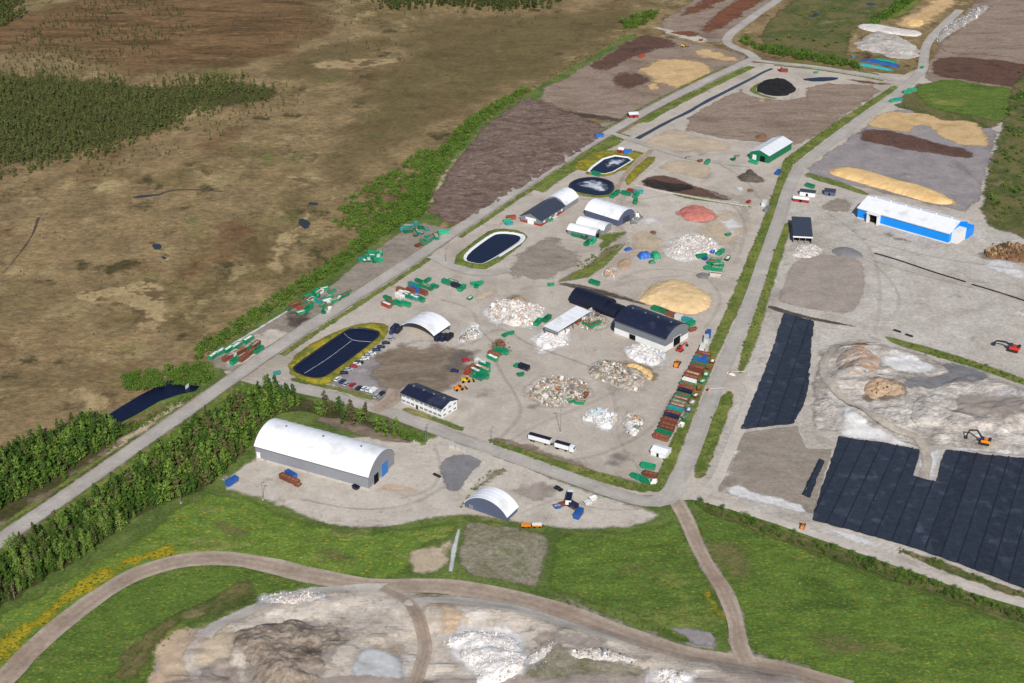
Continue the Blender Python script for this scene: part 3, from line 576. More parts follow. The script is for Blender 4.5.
patch('tan_patch', Q(400, 560, 3.413, (90, 145), (180, 150), (245, 200), (232, 255), (140, 278), (112, 200)), 'tan', 8, jit=1.5, soft=4)
patch('dark_gravel', Q(400, 560, 3.413, (370, 430), (440, 370), (500, 305), (575, 310), (700, 350), (900, 385), (760, 470)), 'weeds', 8, jit=3, soft=5)
patch('brown_gravel', Q(400, 560, 3.413, (400, 255), (560, 250), (760, 320), (900, 370), (760, 360), (560, 310), (430, 320)), 'pad_brown', 8, jit=3, soft=7)
patch('grass_island', Q(400, 560, 3.413, (70, 122), (150, 122), (220, 135), (300, 165), (370, 190), (290, 180), (200, 172), (110, 138)), 'verge', 9, jit=1.5, js=5, soft=2)
patch('rough_edge', Q(400, 560, 3.413, (460, 100), (560, 115), (640, 150), (740, 195), (860, 255), (950, 280), (990, 305), (900, 285), (700, 215), (580, 160)), 'weeds', 9, jit=2, js=5, soft=3)
patch('junction_gravel', [(742, 642), (760, 655), (800, 662), (832, 674), (838, 700), (745, 700), (712, 672), (690, 655), (726, 650)], 'pad_brown', 9, jit=2, soft=4)
patch('junction_gravel', [(636, 628), (660, 632), (680, 640), (722, 640), (722, 656), (690, 652), (650, 640)], 'pad_brown', 9, jit=2, soft=4)
patch('rough_edge', Q(400, 560, 3.413, (900, 230), (960, 225), (1090, 250), (1100, 310), (1010, 305), (960, 270)), 'pad_grey', 9, jit=2, js=5, soft=3)

# east: landfill
patch('landfill_ground', [(785, 195), (860, 190), (975, 218), (1060, 245), (1200, 290), (1250, 600), (1024, 600), (700, 498), (720, 440), (745, 380), (765, 315), (775, 250)], 'landfill', 5, jit=2, cell=4)
patch('grey_pad', [(797, 176), (832, 148), (872, 121), (888, 109), (925, 110), (1002, 124), (992, 160), (978, 216), (930, 205), (860, 188), (825, 180)], 'pad_grey', 6, jit=1.5, soft=4)
patch('upper_field', [(922, 76), (934, 48), (990, -20), (1300, -20), (1300, 120), (1012, 118), (965, 88), (930, 84)], 'plot', 6, jit=2, soft=4)
patch('green_surround', [(898, 94), (924, 80), (1008, 90), (1012, 126), (960, 132), (905, 112)], 'scrub', 7, jit=2, soft=4)
patch('chip_spread', T(3, 0, (385, 490), (470, 438), (620, 450), (700, 480), (830, 478), (890, 540), (905, 592), (800, 585), (690, 560), (650, 512), (600, 500), (590, 542), (400, 505)), 'chips', 8, jit=3, js=7, soft=4)
patch('bark_spread', T(3, 0, (335, 540), (400, 508), (560, 530), (700, 578), (830, 598), (842, 642), (700, 625), (500, 592), (390, 572)), 'bark', 8, jit=2, js=8, soft=4)
patch('grass_field', T(3, 0, (570, 345), (720, 310), (860, 338), (960, 345), (1000, 380), (975, 485), (900, 492), (760, 455), (640, 435), (600, 400)), 'field', 8, jit=2, soft=4)
patch('dry_strip', T(3, 0, (480, 430), (560, 380), (610, 400), (650, 440), (560, 445)), 'scrub', 7, jit=2, soft=5)
patch('bark_field', T(3, 0, (650, 235), (760, 222), (1024, 250), (1150, 300), (1100, 370), (900, 342), (700, 312), (640, 290)), 'bark', 8, jit=2, js=8, soft=4)
patch('upper_plot', T(3, 0, (660, 180), (760, 110), (880, 20), (1000, -20), (1200, 0), (1250, 200), (1100, 260), (900, 222), (720, 222)), 'plot', 7, jit=2, soft=5)
patch('chip_spread', T(3, 0, (470, 95), (560, 50), (640, -10), (720, -80), (860, -80), (790, 10), (690, 85), (600, 120), (540, 110)), 'chips', 7, jit=4, js=10, soft=10)
patch('rough_grass', T(3, 0, (-60, 175), (0, 70), (110, -10), (200, -80), (640, -80), (560, 10), (460, 85), (350, 110), (330, 190), (320, 245), (180, 235), (60, 200)), 'scrub', 5, jit=3, soft=5)
patch('green_verge', T(3, 0, (400, 90), (460, 40), (560, 0), (620, -40), (660, -30), (560, 60), (470, 90)), 'verge', 6, jit=2, soft=5)
patch('scrub_ground', [(975, 222), (985, 170), (992, 150), (1005, 108), (1012, 75), (1060, 60), (1160, 100), (1160, 300), (1024, 240)], 'scrub', 8, jit=2, soft=4)
patch('round_pad', T(3, 1, (30, 500), (100, 340), (250, 328), (380, 350), (402, 440), (382, 520), (335, 578), (200, 562), (50, 532)), 'pad_brown', 7, jit=1, soft=3)
patch('tan_floor', T(3, 1, (420, 220), (520, 250), (620, 290), (560, 300), (440, 260)), 'dirt', 7, jit=2, soft=9)
patch('tan_floor', T(3, 1, (560, 330), (600, 320), (650, 345), (600, 352)), 'wet', 7, jit=1, soft=5)
patch('white_spill', T(3, 1, (830, 370), (900, 350), (1040, 380), (1100, 470), (1000, 445), (900, 410)), 'white_dust', 7, jit=2, soft=8)
patch('white_spill', T(3, 1, (840, 520), (1024, 530), (1100, 600), (1000, 600), (880, 560)), 'sand', 7, jit=3, soft=14)
patch('dark_floor', T(3, 1, (190, 130), (300, 100), (360, 130), (330, 165), (260, 170), (200, 160)), 'dirt_grey', 7, jit=2, soft=5)

# ------------------------------------------------------------------ roads, verges, kerbs
MAIN = [(-150, 645), (-60, 584), (0, 541), (60, 500), (120, 458), (180, 416), (235, 377), (290, 339), (350, 300), (405, 265), (460, 228), (520, 188), (560, 162), (612, 131), (660, 104), (710, 79), (742, 64), (757, 57)]
def strip(name, pts, off, w, mat, lv, x0=-9e9, x1=9e9, **kw):
    """band running beside a road, off metres from its centre line (left positive), between two photo columns"""
    P = curve(pts); Tn = np.gradient(P, axis=0); Tn /= np.linalg.norm(Tn, axis=1)[:, None]; Nn = np.stack([-Tn[:, 1], Tn[:, 0]], 1)
    ga = np.array(G(x0, np.interp(x0, [p[0] for p in pts], [p[1] for p in pts])))[1] if x0 > -9e8 else -9e9
    gb = np.array(G(x1, np.interp(x1, [p[0] for p in pts], [p[1] for p in pts])))[1] if x1 < 9e8 else 9e9
    m = (P[:, 1] >= min(ga, gb)) & (P[:, 1] <= max(ga, gb)); P = P[m]; Nn = Nn[m]
    return patch(name, np.concatenate([P+Nn*(off+w/2), (P+Nn*(off-w/2))[::-1]]), mat, lv, smooth=0, world_poly=True, **dict(dict(jit=1.0, js=6, soft=1.6, cell=1.6), **kw))
FRONT = [(262, 379), (290, 387), (330, 396), (380, 410), (420, 424), (470, 442), (520, 460), (570, 478), (615, 494), (645, 502), (668, 500)]
DIRT = [(-60, 745), (0, 683), (40, 643), (80, 610), (130, 578), (180, 562), (230, 559), (275, 567), (320, 578), (380, 586), (440, 587), (500, 596), (560, 611), (620, 634), (680, 653), (730, 663), (790, 672), (850, 690)]
FT = [(676, 500), (684, 515), (697, 545), (712, 572), (727, 598), (736, 622), (739, 645), (748, 664)]
strip('road_shoulder', MAIN, 0, 12, 'dirt_grey', 10, -140, 740, soft=1.8); strip('road_shoulder', DIRT, 0, 14, 'pad_brown', 10, -50, 840, soft=2.5, jit=1.5); strip('road_shoulder', FRONT, 0, 9.6, 'dirt_grey', 10, 265, 660, soft=1.2)
strip('sandy_verge', MAIN, 8.5, 7, 'sand', 10, 110, 212, soft=3, jit=2.5); strip('sandy_verge', MAIN, 9.5, 6, 'dirt', 10, -60, 140, soft=4, jit=3)
strip('grass_verge', MAIN, -12, 13, 'verge', 8, 520, 612, soft=2.5, jit=2); strip('grass_verge', MAIN, -10, 9, 'verge', 9, 630, 742)
P = curve(FT); patch('road_shoulder', np.concatenate([P+[4.5, 0], (P-[4.5, 0])[::-1]]), 'pad_brown', 10, smooth=0, world_poly=True, jit=1.2, js=6, soft=2, cell=1.5)
strip('dandelion_strip', DIRT[:6], 10, 8, 'dandelion', 9, soft=3.2, jit=5, js=9)
strip('grass_verge', MAIN, -7.6, 5.5, 'verge', 9, 268, 425); strip('grass_verge', MAIN, -7.6, 5.5, 'verge', 9, 446, 606); strip('grass_verge', MAIN, -7.6, 5.5, 'verge', 9, 628, 735)
strip('grass_verge', MAIN, 7.4, 5, 'verge', 9, -60, 205); strip('grass_verge', MAIN, 7, 4, 'verge', 9, 560, 735); strip('grass_verge', MAIN, -7.5, 6, 'verge', 9, -60, 225); strip('grass_verge', MAIN, 7, 4, 'verge', 9, 455, 540); strip('grass_verge', MAIN, 7, 4, 'verge', 9, 330, 365)
strip('grass_verge', FRONT, 7.4, 5.5, 'verge', 9, 275, 368); strip('grass_verge', FRONT, 7.2, 5, 'verge', 9, 392, 460)
TOPR = [(752, 60), (775, 63), (815, 67), (860, 74), (900, 81), (915, 80)]
strip('grass_verge', TOPR, -6.5, 5, 'verge', 9, 772, 892); strip('grass_verge', TOPR, 7, 5, 'verge', 9, 772, 880)
patch('grass_verge', [(648, 492), (683, 410), (706, 352), (733, 290), (757, 232), (775, 183), (782, 160), (830, 125), (895, 84), (899, 88), (835, 133), (794, 165), (783, 190), (769, 240), (743, 305), (717, 360), (696, 415), (676, 468), (662, 494)], 'verge', 8, jit=0.8, js=6, soft=1.6, smooth=0, cell=1.5)
patch('grass_verge', [(487, 437), (520, 447), (560, 460), (600, 472), (640, 483), (656, 481), (663, 491), (640, 494), (600, 483), (560, 471), (515, 457), (488, 447)], 'verge', 11, jit=0.8, js=6, soft=1.6, smooth=0, cell=1.2)
patch('grass_verge', [(690, 478), (699, 440), (714, 400), (730, 387), (737, 398), (724, 430), (713, 462), (705, 480)], 'verge', 8, jit=1, js=6, soft=2, cell=1)
patch('grass_verge', [(734, 376), (742, 340), (760, 292), (770, 250), (779, 224), (794, 221), (787, 247), (774, 290), (760, 340), (746, 374)], 'verge', 8, jit=1, js=6, soft=2.5, cell=1)
patch('grass_verge', [(805, 172), (815, 174), (845, 183), (872, 194), (868, 197), (840, 188), (806, 178)], 'verge', 8, jit=0.8, soft=2, cell=1)
patch('grass_verge', [(880, 334), (905, 340), (940, 350), (980, 362), (1040, 384), (1040, 392), (980, 371), (930, 356), (890, 344)], 'verge', 9, jit=0.8, soft=2, cell=1)
patch('grass_verge', [(768, 304), (800, 314), (858, 326), (858, 329), (800, 319), (766, 309)], 'soil_dark', 9, jit=0.6, soft=1.5, cell=1)
patch('grass_verge', [(700, 499), (760, 520), (840, 548), (920, 576), (1040, 616), (1040, 632), (920, 592), (830, 560), (740, 528), (695, 510)], 'scrub', 8, jit=1.5, soft=3)
patch('grass_verge', [(890, 545), (930, 556), (1000, 582), (1040, 596), (1040, 606), (980, 586), (900, 556)], 'scrub', 9, jit=1.5, soft=2)
patch('yellow_verge', [(620, 160), (648, 156), (660, 157), (640, 176), (628, 188), (622, 180), (632, 168)], 'verge_yellow', 8, jit=0.8, soft=2, cell=1)
patch('yellow_verge', T(2, 0, (240, 650), (340, 600), (480, 600), (540, 615), (520, 625), (500, 640), (470, 690), (250, 690)), 'verge_yellow', 9, jit=1, soft=2, cell=1)
patch('grass_verge', Q(620, 120, 6.4, (330, 470), (500, 490), (700, 525), (850, 552), (840, 565), (640, 535), (440, 510), (340, 485)), 'verge', 9, jit=0.8, soft=1.5, cell=1)
patch('grass_verge', Q(620, 120, 6.4, (70, 190), (150, 205), (175, 225), (80, 215)), 'verge', 9, jit=0.8, soft=1.5, cell=1)

R1 = 12
ribbon('main_road', [(-150, 645), (-60, 584), (0, 541), (60, 500), (120, 458), (180, 416), (235, 377), (290, 339), (350, 300), (405, 265), (460, 228), (520, 188), (560, 162), (612, 131), (660, 104), (710, 79), (742, 64), (757, 57)], 8.4, 'asphalt', R1)
ribbon('north_road', [(757, 60), (748, 53), (735, 48), (727, 42), (732, 33), (752, 18), (775, 2), (800, -15), (850, -50)], 9, 'asphalt', R1+1)
ribbon('top_road', [(752, 60), (775, 63), (815, 67), (860, 74), (900, 81), (915, 80)], 7, 'asphalt', R1+2)
ribbon('east_road', [(655, 502), (672, 490), (690, 455), (705, 416), (722, 371), (738, 335), (751, 300), (766, 256), (779, 220), (790, 186), (804, 164), (832, 142), (862, 119), (892, 98), (908, 84), (922, 70), (924, 58), (930, 40), (960, 10)], 8.2, 'asphalt', R1+3)
ribbon('front_road', [(262, 379), (290, 387), (330, 396), (380, 410), (420, 424), (470, 442), (520, 460), (570, 478), (615, 494), (645, 502), (668, 500), (680, 484)], 8.2, 'asphalt', R1+4)
ribbon('access_road', [(610, 133), (640, 143), (680, 156), (720, 163), (750, 166)], 6, 'asphalt', R1+5, jit=1.5)
ribbon('access_road', [(652, 150), (640, 160), (628, 172), (618, 186), (614, 196)], 5, 'dirt_road', R1+4, jit=1)
ribbon('access_road', [(432, 256), (452, 266), (480, 274), (510, 270)], 9, 'asphalt', R1+5, jit=2)
ribbon('yard_access', [(372, 410), (388, 402), (398, 390)], 9, 'dirt_road', R1+5, jit=2)
ribbon('dirt_road', [(-60, 745), (0, 683), (40, 643), (80, 610), (130, 578), (180, 562), (230, 559), (275, 567), (320, 578), (380, 586), (440, 587), (500, 596), (560, 611), (620, 634), (680, 653), (730, 663), (790, 672), (850, 690)], 9.5, 'dirt_road', R1+1, jit=1)
ribbon('field_track', [(676, 500), (684, 515), (697, 545), (712, 572), (727, 598), (736, 622), (739, 645), (748, 664)], 6.5, 'dirt_road', R1+2, jit=1)
ribbon('landfill_track', [(690, 497), (740, 510), (800, 530), (860, 551), (920, 572), (980, 592), (1040, 610), (1150, 645)], 4.5, 'pale_track', R1+2, jit=0.8)
ribbon('landfill_track', [(745, 382), (752, 392), (742, 420), (728, 455), (715, 482), (700, 496)], 6, 'pale_track', R1+3, jit=1)
ribbon('pit_ramp', [(868, 341), (842, 347), (826, 360), (824, 378), (838, 397), (862, 414), (888, 430), (918, 440), (928, 460), (924, 478)], 6, 'sand_track', 18, jit=1.5)
ribbon('workings_track', Q(130, 560, 3.413, (860, 95), (915, 125), (965, 175), (995, 240), (1008, 320), (985, 400), (960, 480)), 5, 'dirt_road', R1+3, jit=0.6)
ribbon('workings_track', Q(130, 560, 3.413, (880, 95), (720, 110), (560, 130), (430, 170), (300, 230), (250, 280)), 6, 'pale_track', R1+2, jit=2)
ribbon('workings_track', [(400, 612), (440, 602), (500, 610), (560, 625), (640, 650)], 7, 'pale_track', R1, jit=2)

def kerb(name, pts, w, h, label, mat='concrete', cat='kerb', group=None, z0=None):
    """low concrete wall built as separate blocks"""
    P = curve(pts, 0.5); d = np.concatenate([[0], np.cumsum(np.linalg.norm(np.diff(P, axis=0), axis=1))]); tot = d[-1]
    root = empty(name, (*P[0], 0)); tag(root, label, cat, group); step = 3.0; n = max(1, int(tot/step)); mb = MB().box(-step/2+0.04, step/2-0.04, -w/2, w/2, -0.2, h)
    me = mb.mesh('block', mat)
    for i in range(n):
        s = (i+0.5)*tot/n; x = np.interp(s, d, P[:, 0]); y = np.interp(s, d, P[:, 1])
        x2 = np.interp(min(tot, s+0.5), d, P[:, 0]); y2 = np.interp(min(tot, s+0.5), d, P[:, 1]); x1 = np.interp(s-0.5, d, P[:, 0]); y1 = np.interp(s-0.5, d, P[:, 1])
        o = link('block', me, root); o.location = (x-P[0][0], y-P[0][1], zat(x, y) if z0 is None else z0); o.rotation_euler = (0, 0, math.atan2(y2-y1, x2-x1)+random.uniform(-.02, .02))
    return root
kerb('concrete_wall', T(1, 2, (772, 420), (830, 437), (930, 485)), 1.6, 1.6, 'low concrete block wall along the road side of the grey millings pad', cat='wall')
kerb('concrete_wall', T(1, 2, (932, 490), (890, 530), (838, 572)), 1.6, 1.6, 'low concrete block wall between the millings pad and the weedy strip', cat='wall')
kerb('concrete_kerb', T(3, 1, (425, 330), (520, 358), (660, 405), (790, 445)), 0.9, 0.5, 'long thin grey kerb crossing the pale yard below the blue hall', 'pond_liner')
kerb('concrete_kerb', T(3, 1, (815, 455), (900, 480), (1024, 520), (1100, 545)), 0.9, 0.5, 'thin grey kerb running out of the right edge towards the red machine', 'pond_liner')
kerb('concrete_kerb', Q(620, 120, 6.4, (100, 418), (250, 455), (400, 483), (600, 520), (820, 555)), 0.8, 0.7, 'white concrete kerb along the near side of the black compost bed')
kerb('concrete_kerb', Q(620, 120, 6.4, (95, 410), (160, 360), (240, 300), (300, 255)), 0.8, 0.7, 'white concrete kerb along the road end of the black compost bed')

# ------------------------------------------------------------------ ponds
def pond(name, wpoly, opoly, label, bermmat, wmat='pond', bh=1.2, edge=None, wl_=0.45, smooth=2, cat='pond'):
    root = empty(name, (0, 0, 0)); tag(root, label, cat)
    Wp = chaikin(np.array([G(*p) for p in wpoly]), smooth)
    def hb(f, X, Y):
        di = -sdist(Wp, X, Y)                       # distance outside the water line
        return np.where(di > 0, wl_+bh*np.clip(di/2.2, 0, 1), wl_-0.6*np.clip(-di/1.5, 0, 1))*np.clip(f/4.0, 0, 1)
    patch('bank', opoly, bermmat, 9, cell=1.0, jit=0.6, js=5, soft=1.2, height=hb, parent=root, smooth=1)
    patch('water', Wp, wmat, 0, jit=0.15, js=4, parent=root, world_poly=True, smooth=0, z=wl_+9*DZ+0.03, cell=1.0, reg=False)
    if edge:
        n = len(Wp); cen = Wp.mean(0); nx = np.roll(Wp, -1, 0)-np.roll(Wp, 1, 0); nn = np.stack([nx[:, 1], -nx[:, 0]], 1); nn /= np.linalg.norm(nn, axis=1)[:, None]
        if ((Wp-cen)*nn).sum() < 0: nn = -nn
        V = []; F = []
        for i in range(n):
            for dd, hz in ((-0.7, -0.25), (0.05, 0.1), (edge[1]*0.6, 0.5*bh+0.25), (edge[1], 0.5*bh+0.1)):
                p = Wp[i]+nn[i]*dd; V.append((p[0], p[1], wl_+9*DZ+hz))
        for i in range(n):
            j = (i+1) % n
            for k in range(3): F.append((i*4+k, i*4+k+1, j*4+k+1, j*4+k))
        MB().add(V, F).build('liner_edge', edge[0], root)
    return root
pd1 = pond('settling_pond', Q(290, 320, 6.827, (20, 350), (60, 310), (370, 95), (440, 60), (590, 85), (607, 105), (590, 130), (555, 155), (530, 180), (260, 380), (200, 405), (120, 395)),
     [(284, 371), (297, 351), (338, 330), (366, 322), (390, 324), (389, 336), (371, 351), (349, 369), (327, 388), (305, 384)], 'long navy blue settling pond with yellow flowering banks beside the car park', 'verge_yellow', edge=('pond_liner', 1.0), bh=0.9)
P_ = curve(Q(290, 320, 6.827, (100, 372), (260, 270), (420, 150)), 3); fl = MB()
for a, b in zip(P_[:-1], P_[1:]): fl.tube((*a, 0.75), (*b, 0.75), 0.06, n=5)
P_ = curve(Q(290, 320, 6.827, (370, 100), (430, 145), (560, 158)), 3)
for a, b in zip(P_[:-1], P_[1:]): fl.tube((*a, 0.78), (*b, 0.78), 0.06, n=5)
fl.build('floating_line', 'white_liner', pd1)
pond('lined_pond', [(461, 260), (491, 237), (500, 234), (520, 236), (521, 241), (511, 248), (486, 263.5), (478, 265)], [(446, 263), (484, 233), (498, 228), (524, 231), (530, 240), (490, 270), (476, 270)], 'dark pond with broad white liner edge beside the main road junction', 'verge', edge=('white_liner', 3.0), bh=0.8)
p3 = pond('aerated_pond', Q(500, 150, 6.4, (445, 232), (500, 195), (600, 183), (700, 207), (722, 242), (700, 282), (640, 297), (540, 283), (475, 262)), Q(500, 150, 6.4, (425, 232), (490, 182), (600, 170), (715, 195), (745, 242), (715, 298), (640, 312), (530, 300), (455, 275)), 'round dark treatment pond with swirling pale foam behind the white hall', 'verge', edge=('pond_liner', 1.5), bh=0.8)
patch('foam', Q(500, 150, 6.4, (470, 225), (520, 205), (600, 192), (690, 215), (708, 245), (680, 275), (620, 272), (540, 250)), 'foam', 0, z=0.7, jit=2, soft=3, parent=p3, reg=False)
p4 = pond('foamy_pond', Q(500, 150, 6.4, (560, 143), (700, 40), (855, 62), (795, 100), (690, 160), (600, 152)), Q(500, 150, 6.4, (535, 150), (690, 22), (880, 55), (810, 110), (700, 180), (560, 162)), 'four sided pond with white liner edge and pale foam sheet by the upper road', 'verge_yellow', edge=('white_liner', 1.6), bh=0.7, smooth=1)
patch('foam', Q(500, 150, 6.4, (640, 95), (710, 52), (830, 62), (790, 95), (700, 125), (650, 118)), 'foam', 0, z=0.7, jit=3, js=6, soft=4, parent=p4, reg=False)
pond('roadside_pond', [(102, 420), (137, 398), (160, 386), (172, 380.4), (178, 385), (200, 387), (195.5, 392), (178, 396), (160, 402), (133.6, 417), (108.5, 430)], Q(0, 342, S4, (395, 318), (460, 270), (580, 215), (680, 165), (702, 138), (810, 178), (780, 215), (650, 245), (560, 292), (435, 360)), 'deep blue natural pond between leafy shrubs and the gravel road', 'meadow', 'ditch', bh=0.5, smooth=0)
ribbon('canal_water', Q(512, 0, S4, (500, 555), (600, 500), (700, 450), (800, 395), (900, 345), (1000, 292), (1040, 275)), 3.6, 'canal', 14, jit=0.8)
patch('basin_bank', Q(640, 0, 6.4, (680, 575), (770, 520), (760, 560), (740, 580), (830, 620), (900, 625), (860, 640), (740, 610)), 'verge', 8, jit=1, soft=2)
patch('ditch_water', Q(780, 0, 4.197, (80, 335), (150, 325), (240, 325), (245, 335), (160, 345)), 'ditch', 14, jit=0.6)
patch('pool_water', Q(780, 0, 4.197, (118, 70), (150, 55), (175, 60), (150, 72)), 'ditch', 9, jit=0.6)
patch('pool_water', Q(780, 0, 4.197, (355, 15), (380, 10), (410, 20), (370, 25)), 'ditch', 9, jit=0.6)

# ------------------------------------------------------------------ landfill liners, laid in separate overlapping sheets
def clip_half(P, a, nrm):                    # keep (p-a).n >= 0
    out = []
    for i in range(len(P)):
        p = P[i]; q = P[(i+1) % len(P)]; dp = (p-a)@nrm; dq = (q-a)@nrm
        if dp >= 0: out.append(p)
        if (dp >= 0) != (dq >= 0): out.append(p+(q-p)*dp/(dp-dq))
    return np.array(out) if out else np.zeros((0, 2))
def split_loose(o, root):
    bm = bmesh.new(); bm.from_mesh(o.data); bm.verts.ensure_lookup_table(); seen = set(); comps = []
    for v in bm.verts:
        if v.index in seen: continue
        st = [v]; comp = set()
        while st:
            u = st.pop()
            if u.index in comp: continue
            comp.add(u.index); st += [e.other_vert(u) for e in u.link_edges if e.other_vert(u).index not in comp]
        seen |= comp; comps.append(comp)
    bm.free()
    if len(comps) < 2: return
    me0 = o.data; mat = me0.materials[0]; co = [tuple(v.co) for v in me0.vertices]; fs = [tuple(p.vertices) for p in me0.polygons]
    bpy.data.objects.remove(o)
    for comp in comps:
        f = [q for q in fs if q[0] in comp]
        if len(f) < 12: continue
        ids = sorted(comp); mp = {a_: b_ for b_, a_ in enumerate(ids)}; me = bpy.data.meshes.new('sheet'); me.from_pydata([co[i] for i in ids], [], [tuple(mp[i] for i in q) for q in f]); me.materials.append(mat); me.polygons.foreach_set('use_smooth', [True]*len(me.polygons)); link('sheet', me, root)
def liner(name, poly, dir_a, dir_b, width, label, z=0.55):
    root = empty(name, (0, 0, 0)); tag(root, label, 'liner', 'landfill liners')
    P = np.array([G(*p) for p in poly]); a = np.array(G(*dir_a)); b = np.array(G(*dir_b)); d = (b-a)/np.linalg.norm(b-a); n = np.array([-d[1], d[0]])
    t = (P-a)@n; k0 = math.floor(t.min()/width); k1 = math.ceil(t.max()/width)
    for k in range(k0, k1):
        S = clip_half(P, a+n*(k*width), n)
        if len(S) < 3: continue
        S = clip_half(S, a+n*((k+1)*width+0.35), -n)
        if len(S) < 3: continue
        zz = z+random.uniform(-0.02, 0.02)+0.03*(k % 2)
        def hh(f, X, Y, k=k):
            u = ((X-a[0])*n[0]+(Y-a[1])*n[1])/width-k
            return 0.22*fbm(X/5, Y/5, 3, 4)+0.16*np.exp(-((u-0.03)/0.05)**2)
        o = patch('sheet', S, 'membrane', 0, cell=1.1, jit=0.8, js=4, height=hh, smooth=0, parent=root, world_poly=True, z=zz, reg=False)
        split_loose(o, root)
        e = [p for p in S if abs((p-a)@n-k*width) < 0.01]
        if len(e) >= 2 and k > k0:
            e = sorted(e, key=lambda p: p@d)
            for q0, q1 in zip(e[::2], e[1::2]):
                if np.linalg.norm(q1-q0) < 3: continue
                V = []; m_ = max(2, int(np.linalg.norm(q1-q0)/4))
                for i in range(m_+1):
                    c = q0+(q1-q0)*i/m_; w_ = 0.32+0.12*math.sin(i*1.7+k); V += [(*(c-n*w_), z+0.13), (*c, z+0.36), (*(c+n*w_), z+0.13)]
                MB().add(V, [x for i in range(m_) for x in ((3*i, 3*i+1, 3*i+4, 3*i+3), (3*i+1, 3*i+2, 3*i+5, 3*i+4))]).build('seam', 'membrane_seam', root)
    return root
liner('landfill_liner', [(784, 313.5), (814.5, 322), (811, 350), (810, 372), (806.5, 398), (800, 412), (794.3, 424.6), (740.4, 430), (755, 395), (767.4, 364)], (784, 313), (740, 430), 7.5, 'upper dark blue plastic liner sheet lying in a long rectangle beside the track')
liner('landfill_liner', [(839, 437.5), (880, 443), (920.5, 450), (917, 463), (913, 477), (935.5, 482), (941, 465), (945.5, 450), (985, 455), (1024, 459), (1130, 470), (1150, 650), (1024, 590), (968, 568), (918, 550), (868, 536), (812, 521), (820, 495)], (960, 455), (925, 550), 7.0, 'large dark blue plastic liner in overlapping strips at the right edge')
liner('landfill_liner', [(819.5, 460), (824.6, 461.5), (809.5, 498.6), (801, 495.5)], (820, 460), (802, 497), 6.0, 'narrow dark liner strip between the two big liner areas')
patch('liner_apron', Q(700, 300, 2.969, (105, 395), (200, 382), (290, 372), (320, 440), (400, 440), (340, 640), (180, 600), (45, 572)), 'dirt_grey', 10, jit=0.6, soft=2, smooth=0)
for pp in (Q(700, 300, 2.969, (105, 395), (120, 395), (125, 440), (85, 540), (45, 575), (50, 560), (80, 490)), Q(700, 300, 2.969, (45, 570), (110, 545), (200, 580), (300, 605), (330, 640), (200, 615)),
           T(3, 2, (270, 380), (300, 260), (340, 300), (420, 340), (600, 420), (600, 432), (400, 400)), T(3, 2, (160, 190), (160, 60), (190, 40), (170, 200), (130, 320)),
           T(3, 3, (160, 40), (260, 60), (420, 110), (480, 155), (400, 150), (280, 100)), T(3, 2, (700, 430), (800, 440), (1024, 460), (1024, 440), (800, 420)), T(3, 2, (600, 430), (700, 430), (680, 555), (585, 540))):
    patch('white_edge', pp, 'white_dust', 13, jit=2.5, js=5, soft=3, smooth=0)
for pp in (T(3, 2, (230, 270), (420, 340), (560, 400), (420, 390), (260, 340)), T(3, 2, (900, 190), (1030, 200), (1030, 260), (880, 240))):
    patch('white_spill', pp, 'white_dust', 12, jit=4, js=8, soft=9)
patch('pit_ground', [(806, 428), (812, 370), (822, 345), (850, 338), (885, 342), (930, 356), (980, 372), (1060, 398), (1080, 470), (1024, 459), (945, 448), (920, 449), (840, 436)], 'pit', 11, cell=1.6, jit=2, soft=4)
patch('dark_pit_floor', T(3, 2, (490, 165), (690, 140), (700, 60), (800, 90), (910, 135), (860, 195), (640, 195), (540, 215)), 'millings', 14, jit=3, soft=5)
patch('pale_pit_floor', T(3, 2, (450, 60), (560, 60), (690, 100), (700, 150), (560, 165), (470, 150), (430, 110)), 'white_dust', 15, jit=3, soft=6)
patch('tan_pit_floor', T(3, 2, (560, 300), (700, 220), (900, 215), (1024, 215), (1100, 330), (900, 330), (700, 330)), 'pad_brown', 16, jit=4, soft=9)

